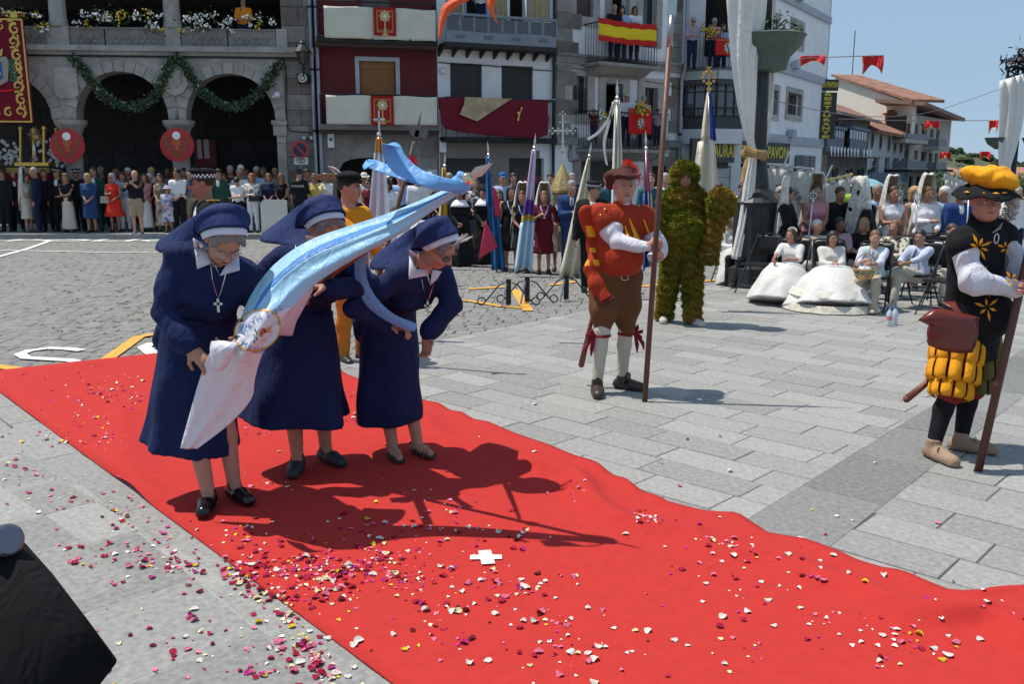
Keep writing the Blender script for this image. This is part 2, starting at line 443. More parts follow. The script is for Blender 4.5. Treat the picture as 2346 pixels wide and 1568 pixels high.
# joint bed under everything
jb=MB();poly=ccw([along(lb,A_L,-4),(-9.5,3),(-6,-3),(4,-3),(9,1),(19,15),along(cut[1],0,.5),along(cut[1],A_B,0),cut[0],gp(-60,862)])
plaza=obj('plaza_pavement',MB().plate([(0,0),(.01,0),(0,.01)],lambda a,b,d:Vector((a,b,d-.05)),0,.01).me('p'),M_joint,kind='structure')
jb=MB()
for cpoly in (RA,RB,RC,LA,LB):jb.add([(x,y,-.0045) for x,y in cpoly],[tuple(range(len(cpoly)))])
cc=ccw([along(lc2,A_L,-1.1),along(lc,A_L,3),along(br,A_B,-3.5),along(bl,A_B,-3.5),cut[0],gp(345,826),gp(-60,872)])
jb.add([(x,y,-.013) for x,y in cc],[tuple(range(len(cc)))])
jb.build('joint_bed',M_joint,plaza,kind='structure')
def slab_prism(mb,cp,z,c=(0,0),bev=.003):
 n=len(cp);cx=sum(p[0] for p in cp)/n;cy=sum(p[1] for p in cp)/n
 t=[(p[0]+(cx-p[0])*min(.3,bev/max(.02,math.hypot(cx-p[0],cy-p[1])))-c[0],p[1]+(cy-p[1])*min(.3,bev/max(.02,math.hypot(cx-p[0],cy-p[1])))-c[1],z) for p in cp]
 b=[(p[0]-c[0],p[1]-c[1],z-bev) for p in cp];d=[(p[0]-c[0],p[1]-c[1],-.04) for p in cp]
 f=[tuple(range(n))]+[(i,n+i,n+(i+1)%n,(i+1)%n) for i in range(n)]+[(n+i,2*n+i,2*n+(i+1)%n,n+(i+1)%n) for i in range(n)]
 mb.add(t+b+d,f)
def vis_key(cp):
 cx=sum(p[0] for p in cp)/len(cp);cy=sum(p[1] for p in cp)/len(cp)
 if cy<1.2:return 1e9
 u=UC+FPX*cx/(cy*math.cos(TH)+CH*math.sin(TH))
 if u<-150 or u>2500 or cy<2.4:return 1e6+cy
 return math.hypot(cx,cy)
carpet_poly=[lc2,along(lc,A_L,.3)]+[gp(*p) for p in ((2500,1400),(2100,1380),(1800,1270),(1500,1180),(1250,1050),(975,960),(780,880),(345,830))]
vis=[];rest=[]
for s_ in slabs:
 cp=s_[0];cx=sum(p[0] for p in cp)/len(cp);cy=sum(p[1] for p in cp)/len(cp)
 (rest if inpoly(cx,cy,carpet_poly) else vis).append(s_)
vis.sort(key=lambda s_:vis_key(s_[0]))
for cp,m,z in vis[:298]:
 c=(sum(p[0] for p in cp)/len(cp),sum(p[1] for p in cp)/len(cp))
 mb=MB();slab_prism(mb,cp,z,c);obj('paving_slab',mb.me('paving_slab'),m,plaza,loc=(c[0],c[1],0))
for m in {id(s_[1]):s_[1] for s_ in vis[298:]+rest}.values():
 mb=MB()
 for cp,mm,z in vis[298:]+rest:
  if mm is m:slab_prism(mb,cp,z)
 mb.build('more_paving_slabs',m,plaza,kind='stuff')
# street of setts between the plaza and the kerb
street=MB();street.add([(-34,1.5,-.05),(34,1.5,-.05),(34,31,-.05),(-34,31,-.05)],[(0,1,2,3)])
street=street.build('cobbled_street',M_joint,kind='structure')
KY=G(200,545).y
plz=[(-9.5,3),(-6,-3),(9,-3),(22,16),cut[1],along(edgeS,rad(50.5),-1.2),gp(345,830),gp(-30,880),(-5.2,6.9)]
rs=random.Random(12);near=[];big=MB();ang=rad(-7);ca,sa=math.cos(ang),math.sin(ang)
wv=lambda x:.12*math.sin(x*.21+1)
jj=-2
while jj*.2<24:
 y=5.5+jj*.2;x=-26+rs.random()*.2;jj+=1
 while x<24:
  L=.17+rs.random()*.09;xa=x+.004;xb=x+L-.004;x+=L
  ya=y+.004+wv(x);yb=y+.195+wv(x)
  c=((xa+xb)/2*ca-(ya+yb)/2*sa-1,(xa+xb)/2*sa+(ya+yb)/2*ca)
  if c[1]>KY-.12 or c[1]<6 or inpoly(c[0],c[1],plz):continue
  if abs(c[0])>c[1]*.64+.6:continue
  hw,hd=(xb-xa)/2,(yb-ya)/2;z=-.028+rs.uniform(-.0025,.0025);j=lambda:rs.uniform(-.006,.006);bv=.009
  q=[(-hw+j(),-hd+j()),(hw+j(),-hd+j()),(hw+j(),hd+j()),(-hw+j(),hd+j())]
  W=lambda p,s_,z_:(p[0]*s_*ca-p[1]*s_*sa,p[0]*s_*sa+p[1]*s_*ca,z_)
  tz=rs.uniform(-.003,.003)
  vv=[W(p,1-bv/hw,z+tz*(1 if i in (1,2) else-1)) for i,p in enumerate(q)]+[W(p,1,z-.007) for p in q]+[W(p,1,z-.03) for p in q]
  ff=[(0,1,2,3)]+[(i,4+i,4+(i+1)%4,(i+1)%4) for i in range(4)]+[(4+i,8+i,8+(i+1)%4,4+(i+1)%4) for i in range(4)]
  near.append((math.hypot(c[0],c[1])+(0 if abs(c[0])<.56*c[1] else 20),c,vv,ff))
near.sort(key=lambda t:t[0])
for k,(d,c,vv,ff) in enumerate(near):
 if k<298:obj('sett',mesh('sett',vv,ff),M_sett,street,loc=(c[0],c[1],0))
 else:
  n0=len(big.v);big.v+=[(p[0]+c[0],p[1]+c[1],p[2]) for p in vv];big.f+=[tuple(i+n0 for i in q) for q in ff];big.m+=[0]*len(ff)
obj('more_setts',mesh('more_setts',big.v,big.f),M_sett,street,kind='stuff')
# kerb stones and the pavement of the far side
pv=MB();pv.box((0,KY+.28+4.5,.03),(64,9,.12));pav=pv.build('far_pavement',mat((.30,.295,.29),.85,'granite',var=.3),kind='structure')
x=-18.0;kb=MB();kbm=None
while x<12:
 L=.95+rs.random()*.15;kb.box((x+L/2,KY+.13,.02),(L-.012,.28,.155),top=(.995,.95));x+=L
 obj('kerb_stone',kb.me('kerb_stone'),M_gran,pav);kb=MB()
pr=MB();y=KY+.3
for r_ in range(5):
 x=-16.0
 while x<4:
  L=.30;pr.box((x,y+.1,.092),(L-.01,.19,.012));x+=L
 y+=.2
pr.build('pavement_setts',M_gran,pav,kind='stuff')
# painted markings (each laid a few millimetres above the setts)
ZM=-.016
def gline(name,pts,wd,m,z=ZM,par=street,closed=False):
 q=[G(u,v,z) for u,v in pts];L=[];Rr=[]
 for i,p in enumerate(q):
  t=(q[min(i+1,len(q)-1)]-q[max(i-1,0)]).normalized();n=Vector((-t.y,t.x,0))*wd/2
  L.append(p+n);Rr.append(p-n)
 mb=MB();mb.sheet([L,Rr],.003);o=mb.build(name,m,par);return o
gline('white_marking',[(-60,572),(230,578),(560,577)],.1,M_white)
gline('white_marking',[(-10,590),(60,571),(112,553)],.13,M_white)
gline('yellow_marking',[(150,880),(247,822),(318,772),(352,766)],.13,M_yel)
gline('yellow_marking',[(-20,838),(90,852)],.12,M_yel)
gline('yellow_marking',[(1038,722),(1022,688),(1024,684)],.17,M_yel)
gline('yellow_marking',[(1020,684),(1080,690),(1150,702),(1200,706)],.10,M_yel)
gline('yellow_marking',[(1210,712),(1196,690),(1180,664)],.14,M_yel)
gline('yellow_marking',[(1075,662),(1160,657)],.12,M_yel)
gline('yellow_marking',[(1260,653),(1320,645)],.12,M_yel)
gline('yellow_marking',[(1340,668),(1400,662),(1660,640)],.12,M_yel)
gline('yellow_marking',[(1640,655),(1700,650),(1740,640)],.12,M_yel)
def spath(c,w,h,ang):
 pts=[(.95,.80),(.6,.95),(0,1),(-.7,.88),(-.95,.62),(-.75,.32),(-.1,.12),(.55,-.06),(.95,-.34),(.85,-.7),(.3,-.93),(-.35,-1),(-.95,-.86)]
 return pts
o=[]
for u,v in [(195,824),(160,806),(120,798),(80,800),(45,806),(36,816),(60,822),(110,824),(160,826),(196,834),(190,842),(150,850),(100,848),(70,838)]:o.append((u,v))
gline('letter_marking',[(196,820),(150,813),(110,812),(66,817),(50,824),(62,833),(110,836),(178,838),(235,848),(228,862),(170,872),(100,864)][:12] and [(188,803),(150,799),(110,798),(66,804),(46,812),(60,820),(110,823),(160,826),(195,833),(205,843),(160,853),(105,856),(90,848)],.11,M_white)
gline('letter_marking',[(352,786),(330,795),(345,808),(362,816)],.13,M_white)
tm=text_mesh('POLICIA',1.0,.0015,.01)
bb=[vv.co.x for vv in tm.vertices];W0=max(bb)-min(bb)
p0=G(-40,559,ZM);p1=G(520,559,ZM)
o=obj('letter_marking',tm,M_white,street);o.location=((p0.x+p1.x)/2,KY-.75,ZM+.002);o.scale=((p1.x-p0.x)/W0,1.0,1)
gline('white_marking',[(-30,551),(560,550)],.06,M_white)
# ================================================================ CARPET
M_carpet=mat((.45,.030,.025),.95,'cloth',name='red_carpet',var=.10,bump=.8,scale=8,fold=.12)
right=[(975,920),(1050,950),(1130,980),(1250,1020),(1350,1060),(1430,1105),(1530,1160),(1620,1176),(1690,1178),(1760,1225),(1850,1240),(1950,1290),(2050,1310),(2100,1335),(2180,1357),(2250,1364),(2346,1347),(2480,1420)]
RP=[Vector((p.x,p.y)) for p in (G(u,v) for u,v in [(790,868)]+right)]
RP=[Vector((-2.62,9.15))]+RP+[RP[-1]+(RP[-1]-RP[-3])*2.5]
a0=Vector(lc2);dl=Vector((math.cos(A_L),math.sin(A_L)))
back0=Vector(gp(-4,858))
NT=150;NW=44
cum=[0]
for i in range(1,len(RP)):cum.append(cum[-1]+(RP[i]-RP[i-1]).length)
def rp(t):
 s_=t*cum[-1]
 for i in range(1,len(RP)):
  if s_ <= cum[i]:k=(s_-cum[i-1])/(cum[i]-cum[i-1]);break
 return RP[i-1].lerp(RP[i],k)
lend=Vector(lc)+dl*2.6;lbeg=a0-dl*.92
rows=[]
bk=[back0,Vector(gp(80,845)),Vector(gp(345,811)),Vector(gp(560,822)),Vector((-1.95,8.6))]
def carpet_h(x,y,d,t):
 """height: a long soft ripple inside the right edge, creases elsewhere"""
 h=.010
 w_=.06*math.sin(t*30)+.03*math.sin(t*71+1)
 amp=.048*min(1,max(0,(t-.22)*5))*(1+.5*math.sin(t*23+.7))
 h+=amp*math.exp(-((d-.34-w_)/.085)**2)
 h+=.010*(1+math.sin(t*95+3*math.sin(t*31)))*math.exp(-(d/.07)**2)
 h+=.03*math.exp(-((x+3.92)**2+(y-8.0)**2)/.02)
 h+=.05*math.exp(-(((x+1.55))**2/.25+(y-7.55)**2/.02))
 c=(x+2.35)*.9+(y-5.2)*.42
 h+=.035*math.exp(-(c/.06)**2)*(1 if-3.0<x<-1.9 and y<6.4 else 0)
 h+=.002*mnoise.noise(Vector((x*1.3,y*1.3,0)))+.0012*mnoise.noise(Vector((x*5,y*5,3)))
 return max(h,.006)
for i in range(NT+1):
 t=(i/NT)
 Rp=rp(t);Lp=lbeg.lerp(lend,t)
 if t<.0001:pass
 row=[]
 for j in range(NW+1):
  k=1-(1-j/NW)**1.0;k=k**.8
  p=Lp.lerp(Rp,k);d=(p-Rp).length
  row.append((p.x,p.y,carpet_h(p.x,p.y,d,t)))
 rows.append(row)
mb=MB();mb.sheet([r_[::-1] for r_ in rows],.005)
carpet=mb.build('red_carpet',M_carpet,smooth=True,label='long red carpet strewn with petals crossing the granite plaza',cat='carpet')
def floor_z(x,y):
 """height of the walking surface at a point"""
 return .008 if inpoly(x,y,CP) else 0.0
CP=[tuple(lbeg),tuple(lend)]+[tuple(p) for p in RP[::-1]]
# white tape cross on the carpet, one strip on the paving
def tape(u0,v0,u1,v1,wd,z):
 a=G(u0,v0,z);b=G(u1,v1,z);t=(b-a).normalized();n=Vector((-t.y,t.x,0))*wd/2
 m=MB();m.sheet([[a+n,a.lerp(b,.5)+n+Vector((0,0,.002)),b+n],[a-n,a.lerp(b,.5)-n,b-n]],.001);return m
M_tape=mat((.80,.80,.80),.5,'plain',name='tape')
cx_=thing('tape_cross',G(1115,1278),'white tape cross stuck on the red carpet','tape')
tape(1077,1278,1150,1277,.045,.016).build('tape_strip',M_tape,cx_);tape(1110,1262,1119,1293,.06,.018).build('tape_strip',M_tape,cx_)
tape(1828,1231,1860,1241,.018,.004).build('tape_strip',M_tape,label='short strip of white tape on the dark paving band',cat='tape')
# ================================================================ BUILDINGS
class Facade:
 """a vertical plane: s runs along it, z up, d outward (towards the viewer)"""
 def __init__(f,p,ang):
  f.p=Vector((p[0],p[1],0));f.t=Vector((math.cos(ang),math.sin(ang),0));f.n=Vector((math.sin(ang),-math.cos(ang),0));f.ang=ang
 def __call__(f,s,z,d=0.0):return f.p+f.t*s+f.n*d+Vector((0,0,z))
 def uv(f,u,v,d=0.0):
  r=ray(u,v);q=f.p+f.n*d;t=(q-O).dot(f.n)/r.dot(f.n);h=O+r*t
  return ((h-f.p).dot(f.t),h.z)
 def s(f,u,d=0.0,v=300):return f.uv(u,v,d)[0]
 def z(f,u,v,d=0.0):return f.uv(u,v,d)[1]
 def end(f,u,v=300):
  s_=f.s(u,0,v);return f(s_,0)
 def box(f,mb,s0,s1,z0,z1,d0,d1):
  return mb.plate([(s0,z0),(s1,z0),(s1,z1),(s0,z1)],f,d0,d1)
 def rect(f,u0,v0,u1,v1,d=0.0):
  """facade rectangle from picture corners (top left, bottom right)"""
  a=f.uv(u0,(v0),d);b=f.uv(u1,v1,d);return (min(a[0],b[0]),min(a[1],b[1]),max(a[0],b[0]),max(a[1],b[1]))
def wall(fr,s0,s1,z0,z1,holes,th=.35,mb=None):
 """a wall with real rectangular openings"""
 mb=mb or MB()
 S=sorted({s0,s1,*[min(max(h[i],s0),s1) for h in holes for i in (0,2)]});Z=sorted({z0,z1,*[min(max(h[i],z0),z1) for h in holes for i in (1,3)]})
 def solid(i,j):
  if i<0 or j<0 or i >= len(S)-1 or j >= len(Z)-1:return False
  a=(S[i]+S[i+1])/2;b=(Z[j]+Z[j+1])/2
  return not any(h[0]<a<h[2] and h[1]<b<h[3] for h in holes)
 for i in range(len(S)-1):
  for j in range(len(Z)-1):
   if not solid(i,j):continue
   a,b,c,e=S[i],S[i+1],Z[j],Z[j+1]
   F=[fr(a,c,0),fr(b,c,0),fr(b,e,0),fr(a,e,0)];B=[fr(a,c,-th),fr(b,c,-th),fr(b,e,-th),fr(a,e,-th)]
   mb.add(F,[(0,1,2,3)]);mb.add(B,[(3,2,1,0)])
   for (di,dj,x,y) in ((-1,0,0,3),(1,0,1,2),(0,-1,0,1),(0,1,3,2)):
    if not solid(i+di,j+dj):mb.add([F[x],F[y],B[y],B[x]],[(0,1,2,3) if (di,dj) in ((1,0),(0,-1)) else (3,2,1,0)])
 return mb
M_stone=mat((.235,.22,.20),.9,'stone',name='granite_ashlar',var=.35,bump=.8)
M_stone_l=mat((.36,.34,.31),.9,'stone',name='pale_ashlar',var=.3,bump=.8)
M_dark=mat((.030,.028,.028),.9,'stone',name='dark_and_inner_shade',var=.4)  # interior shade is put into this colour; also serves plain dark parts
M_mortar=mat((.16,.15,.14),.95,'stone',name='mortar')
M_wp=mat((.76,.765,.78),.85,'plaster',name='white_plaster',var=.12,bump=.25)
M_iron=mat((.02,.02,.022),.5,'metal',.3,name='black_iron',var=.2)
M_pipe=mat((.30,.32,.35),.4,'metal',.7,name='zinc_pipe',var=.15)
M_wood=mat((.10,.045,.025),.6,'wood',name='dark_wood',var=.3)
M_tileR=mat((.30,.145,.095),.85,'tile',name='roof_tile',var=.5,bump=.8)
M_gold=mat((.65,.42,.10),.35,'metal',.8,name='gilt',var=.2)
M_red=cloth((.55,.015,.02));M_maroon=cloth((.17,.008,.022));M_cream=cloth((.62,.60,.50))
M_leaf=mat((.035,.075,.022),.7,'plain',name='leaf',var=.4)
M_silver=metal((.62,.62,.60),.28)
FA=Facade((G(640,545).x,KY+2.1),math.atan2(.089,.996))
sR=FA.s(727)
FB=Facade(FA(sR,0),math.atan2(.23,.973));sB=FB.s(1003)
FC=Facade(FB(sB,0),math.atan2(.377,.926));sC=FC.s(1268)
FD=Facade(FC(sC,0),math.atan2(.574,.819));sD=FD.s(1555)
FE0=Facade(FD(sD,0),math.atan2(.35,.937));sE0=FE0.s(1690)
FE=Facade(FE0(sE0,0),math.atan2(.83,.56));sE=FE.s(1884)
# ---------------------------------------------------------------- arcaded town hall
hall=thing('town_hall',FA(0,0),'grey stone town hall with an arcade below and a flowered balcony above','building')
zc=FA.z(400,128);zs=FA.z(400,275)
cols=[FA.s(-165),FA.s(155),FA.s(405),FA.s(655)]
pw=[.36,.30,.30,.26]
arch=[(cols[0]+.42,cols[1]-.38),(FA.s(176,0,280),FA.s(388,0,280)),(FA.s(427,0,280),FA.s(632,0,280))]
crown=[FA.z(60,165),FA.z(285,163),FA.z(530,168)]
MBw=MB();th=.55;N_=22
edges=[(FA.s(-300),arch[0][0],None)]
for k,(a,b) in enumerate(arch):
 c=(a+b)/2;rx=(b-a)/2;rz=crown[k]-zs
 pts=[(c-rx*math.cos(math.pi*i/N_),zs+rz*math.sin(math.pi*i/N_)**.92) for i in range(N_+1)]
 for i in range(N_):
  (x0,z0),(x1,z1)=pts[i],pts[i+1]
  MBw.plate([(x0,z0),(x1,z1),(x1,zc),(x0,zc)],FA,0,-th)
def ablock(x0,x1,z0,z1):FA.box(MBw,x0,x1,z0,z1,0,-th)
ablock(FA.s(-300),arch[0][0],zs,zc);ablock(arch[0][1],arch[1][0],zs,zc);ablock(arch[1][1],arch[2][0],zs,zc);ablock(arch[2][1],FA.s(655),zs,zc)
ablock(FA.s(635),FA.s(655),.08,zs)
MBw.build('arch_wall',M_stone_l,hall)
# archivolt stones, proud of the wall
for k,(a,b) in enumerate(arch[1:]+arch[:1]):
 kk=(k+1)%3;c=(a+b)/2;rx=(b-a)/2;rz=crown[kk]-zs;nv=15
 for i in range(nv):
  t0=math.pi*(i+.04)/nv;t1=math.pi*(i+.96)/nv
  f=lambda t,g_:(c-(rx+g_)*math.cos(t),zs+(rz+g_)*max(0,math.sin(t))**.92)
  m_=MB();m_.plate([f(t0,.0),f(t1,.0),f(t1,.30),f(t0,.30)],FA,.0,.03+.006*(i%2));m_.build('arch_stone',M_stone_l,hall)
for i,c in enumerate(cols[1:3]):
 m_=MB();m_.lathe([(.34,.08),(.34,.3),(.27,.36),(.25,.5),(.24,zs-.75),(.25,zs-.55),(.31,zs-.52),(.27,zs-.42),(.33,zs-.25),(.43,zs-.12),(.45,zs)],FA(c,0,-.28),20)
 m_.build('column',M_stone_l,hall,smooth=False)
# carved shields
m_=MB();c0,c1=FA.uv(158,148),FA.uv(203,205)
a,b=FA.uv(155,190);
m_.plate([(a-.30,b+.42),(a+.30,b+.42),(a+.32,b-.30),(a+.2,b-.42),(a-.2,b-.42),(a-.32,b-.30)],FA,.0,.12)
m_.build('carved_shield',M_stone_l,hall)
m_=MB();a,b=FA.uv(401,180)
m_.plate([(a-.42,b+.28),(a-.25,b+.4),(a,b+.45),(a+.25,b+.4),(a+.42,b+.28),(a+.3,b+.1),(a+.42,b-.1),(a+.22,b-.38),(a,b-.48),(a-.22,b-.38),(a-.42,b-.1),(a-.3,b+.1)],FA,.0,.1)
m_.plate([(a-.2,b+.22),(a+.2,b+.22),(a+.2,b-.12),(a,b-.26),(a-.2,b-.12)],FA,.1,.14);m_.build('carved_shield',M_stone_l,hall)
# cornice, parapet with scale carving, columns above, dark loggia
s0=FA.s(-300);s9=FA.s(655)
m_=MB();FA.box(m_,s0,s9+.9,zc,zc+.10,-.3,.12);FA.box(m_,s0,s9+.9,zc+.10,zc+.24,-.3,.26);m_.build('cornice',M_stone_l,hall)
m_=MB();FA.box(m_,s0,s9+.9,zc-.05,zc-.01,.02,.07);m_.build('cable',M_iron,hall)
zp=FA.z(400,68)
def scale_panel(sa,sb):
 m_=MB();FA.box(m_,sa,sb,zc+.24,zp,-.2,.0);m_.build('parapet_panel',M_stone,hall)
 m_=MB();zz=zc+.34;r=.085;row=0
 while zz<zp-.18:
  x=sa+.14+(r if row%2 else 0)
  while x<sb-.12:
   m_.plate([(x+r*math.cos(math.pi*(1+i/4)),zz+r*.9+r*math.sin(math.pi*(1+i/4))) for i in range(5)],FA,.0,.022);x+=2*r
  zz+=.105;row+=1
 m_.build('scale_carving',M_stone,hall,kind='stuff')
def up(u):return FA.s(u,0,60)
for a,b in [(up(-300),up(106)),(up(157),up(238)),(up(238),up(376)),(up(412),up(520)),(up(520),up(632))]:scale_panel(a+.02,b-.02)
ztop=FA.z(400,-35)
for a,b in [(up(106),up(157)),(up(376),up(412)),(up(632),up(657))]:
 m_=MB();FA.box(m_,a,b,zc+.24,zp+.06,-.22,.05)
 m_.build('parapet_pier',M_stone_l,hall)
for u in (131,393):
 m_=MB();m_.lathe([(.26,zp+.06),(.24,zp+.2),(.225,zp+.3),(.215,ztop)],FA(up(u),0,-.12),16);m_.build('balcony_column',M_stone_l,hall)
m_=MB();FA.box(m_,up(160),up(378),zp,zp+.05,-.25,.03);FA.box(m_,up(414),up(631),zp,zp+.05,-.25,.03);FA.box(m_,s0,up(104),zp,zp+.05,-.25,.03);m_.build('sill',M_stone,hall)
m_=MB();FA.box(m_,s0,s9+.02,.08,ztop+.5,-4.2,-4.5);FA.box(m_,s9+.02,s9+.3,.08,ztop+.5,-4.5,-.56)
FA.box(m_,s0,s9,zc-.0,zc+.2,-4.2,-.56);m_.build('back_wall',M_dark,hall)  # arcade back wall and ceiling, coloured dark to stand in for deep shade
# blocks on the inner wall so that its courses show
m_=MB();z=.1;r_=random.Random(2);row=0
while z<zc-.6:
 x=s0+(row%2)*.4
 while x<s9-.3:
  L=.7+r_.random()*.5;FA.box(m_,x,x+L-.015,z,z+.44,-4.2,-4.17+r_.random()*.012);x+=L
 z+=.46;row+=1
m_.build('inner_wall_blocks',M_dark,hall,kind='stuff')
m_=MB();FA.box(m_,s0,s9+.9,ztop,ztop+.9,-5,0.02);m_.build('upper_wall',M_stone,hall)
# ashlar pier right of the arches: every block is a stone of its own
M_ash=[mat(c,.9,'stone',name='ashlar',var=.35,bump=.9) for c in ((.205,.19,.17),(.165,.14,.12),(.235,.22,.20))]
m_=MB();FA.box(m_,s9,sR-.02,.08,ztop,-.5,-.03);m_.build('pier_core',M_mortar,hall)
z=.09;row=0;r_=random.Random(5)
while z<ztop-.1:
 h=.40+r_.random()*.12;cuts=[s9+.01,s9+(.42 if row%2 else .62)+r_.random()*.08,sR-.03]
 if zc-.1<z<zc+.3:pass
 for a,b in zip(cuts,cuts[1:]):
  m_=MB();FA.box(m_,a,b-.015,z,z+h-.015,-.03,.0+r_.random()*.025);m_.build('ashlar_block',r_.choice(M_ash),hall)
 z+=h;row+=1
z=.09;row=0
while z<zs-.3:
 h=.5;m_=MB();FA.box(m_,FA.s(634),s9-.005,z,z+h-.015,.0,.03);m_.build('jamb_stone',M_stone_l,hall);z+=h
m_=MB();FA.box(m_,FA.s(627,0,290),FA.s(657,0,290),zs-.42,zs-.12,-.4,.10);FA.box(m_,FA.s(624,0,290),FA.s(659,0,290),zs-.12,zs,-.45,.16);m_.build('capital',M_stone_l,hall)
# red poster board inside the right arch
r0=FA.uv(442,318,-4.1);r1=FA.uv(500,385,-4.1)
pb=thing('poster_board',FA(r0[0],0,-4.1),'dim red poster board on the back wall of the right arch','poster')
m_=MB();FA.box(m_,r0[0],r1[0],r1[1],r0[1],-4.12,-4.05);m_.build('frame',M_iron,pb)
m_=MB();FA.box(m_,r0[0]+.06,r1[0]-.06,r1[1]+.05,r0[1]-.06,-4.05,-4.03);m_.build('poster',mat((.20,.01,.012),.6),pb)
a,b=FA.uv(463,342,-4.0);m_=MB()
for dx,w_ in ((-.16,.14),(.06,.16)):FA.box(m_,a+dx,a+dx+w_,b-.3,b+.32,-4.03,-4.02)
m_.build('print',mat((.5,.5,.45),.6),pb)
# garlands: small leaves scattered along hanging curves
def leafball(mb,c,r,n,rnd,size=.07):
 for _ in range(n):
  p=Vector(c)+Vector((rnd.gauss(0,r),rnd.gauss(0,r),rnd.gauss(0,r)))
  a=Vector((rnd.uniform(-1,1),rnd.uniform(-1,1),rnd.uniform(-1,1))).normalized();b=a.orthogonal().normalized()
  s_=size*rnd.uniform(.6,1.3);mb.add([p-a*s_,p+b*s_*.45,p+a*s_,p-b*s_*.45],[(0,1,2,3)])
M_fol=[mat((.030,.065,.025),.6,'plain',name='garland_leaf',var=.4),mat((.30,.34,.28),.6,'plain',name='garland_pale_leaf',var=.3)]
def garland(pts,label,rr=.06,dens=300):
 q=[FA(*FA.uv(u,v,.2),.2) for u,v in pts];L=[]
 for i in range(len(q)-1):
  for k in range(14):L.append(q[i].lerp(q[i+1],k/14))
 gth=thing('garland',q[0],label,'garland','leaf garlands hung on the arcade')
 for nm,mt,n,sz in (('leaves',M_fol[0],15,.055),('pale_leaves',M_fol[1],3,.045)):
  m_=MB();rr_=random.Random(3)
  for p in L:leafball(m_,p,rr,n,rr_,sz)
  m_.build(nm,mt,gth,kind='stuff')
garland([(165,133),(185,148),(203,180),(226,208),(250,226),(276,240),(300,246),(325,242),(345,232),(362,208),(378,175),(392,143),(404,132)],'leafy green garland swagged across the left full arch of the arcade')
garland([(404,132),(420,145),(435,172),(455,200),(480,222),(505,238),(534,247),(560,240),(585,222),(608,196),(625,168),(643,143)],'leafy green garland swagged across the right arch of the arcade')
# flower boxes on the balcony
M_fw=[mat((.8,.8,.78),.6,name='white_flower',var=.1),mat((.72,.50,.04),.6,name='yellow_flower',var=.2),M_leaf]
def flowers(name,u0,u1,v,label,grp='balcony flower boxes',yel=.22,fr=FA,seed=1,d=.18,cat='flowers',dens=1.0,sag=0.25):
 rr_=random.Random(seed);a=fr.uv(u0,v,d);b=fr.uv(u1,v,d)
 t=thing(name,fr(a[0],a[1],d),label,cat,grp);L=b[0]-a[0];W,Y_,Lf=MB(),MB(),MB()
 nclump=int(L*9*dens)
 for i in range(nclump):
  s_=a[0]+rr_.random()*L;z_=a[1]-rr_.random()**1.6*sag*1.6+.12
  c=fr(s_,z_,d+rr_.uniform(-.05,.14));mbx=Y_ if rr_.random()<yel else W
  for k in range(9):
   p=c+Vector((rr_.gauss(0,.06),rr_.gauss(0,.05),rr_.gauss(0,.055)));mbx.ball(p,rr_.uniform(.018,.034),5,3)
  leafball(Lf,c-fr.n*.05,.09,10,rr_,.055)
 W.build('white_blooms',M_fw[0],t,kind='stuff');Y_.build('yellow_blooms',M_fw[1],t,kind='stuff');Lf.build('leaves',M_fw[2],t,kind='stuff')
flowers('flower_box',-10,108,42,'white and yellow flowers on the balcony above the maroon banner',seed=4)
flowers('flower_box',160,375,40,'white and yellow flowers between the two balcony columns',seed=2)
flowers('flower_box',412,626,44,'white and yellow flowers on the rightmost bay of the stone balcony',seed=3)
# red round signs with chalice
def chalice_sign(u,v,label):
 c=FA.uv(u,v,.3);t=thing('round_sign',FA(c[0],c[1],.3),label,'sign','round red chalice signs on the columns')
 n_=32;r=.47
 def disc(rx,rz,cx=0,cz=0,d0=.30,d1=.32,n=n_):
  m_=MB();m_.plate([(c[0]+cx+rx*math.cos(2*math.pi*i/n),c[1]+cz+rz*math.sin(2*math.pi*i/n)) for i in range(n)],FA,d0,d1);return m_
 disc(r,r).build('disc',mat((.42,.022,.025),.6),t)
 disc(.11,.11,0,.26,.32,.333).build('host',mat((.8,.8,.82),.5),t)
 pr=[(-.13,.14),(.13,.14),(.12,.04),(.05,-.04),(.04,-.09),(.12,-.16),(-.12,-.16),(-.04,-.09),(-.05,-.04),(-.12,.04)]
 m_=MB();m_.plate([(c[0]+a,c[1]+b) for a,b in pr],FA,.32,.335);m_.build('chalice',mat((.42,.10,.035),.6),t)
 for sg in (-1,1):
  m_=MB()
  for i in range(7):
   a0_=-.9+i*.25;bx=sg*(.08+.2*math.sin((i+1)/7*1.6));bz=-.24+i*.065
   m_.plate([(c[0]+bx,c[1]+bz),(c[0]+bx+sg*.055,c[1]+bz+.03),(c[0]+bx+sg*.03,c[1]+bz+.09),(c[0]+bx-sg*.03,c[1]+bz+.07)],FA,.32,.335)
  m_.plate([(c[0]-sg*.08,c[1]-.33),(c[0]-sg*.05,c[1]-.35),(c[0]+sg*.12,c[1]-.22),(c[0]+sg*.10,c[1]-.20)],FA,.32,.334)
  m_.build('laurel_branch',mat((.16,.12,.04),.7),t)
chalice_sign(155,334,'round red sign with a white host and chalice on the left column')
chalice_sign(406,332,'round red sign with a white host and chalice between the two full arches')
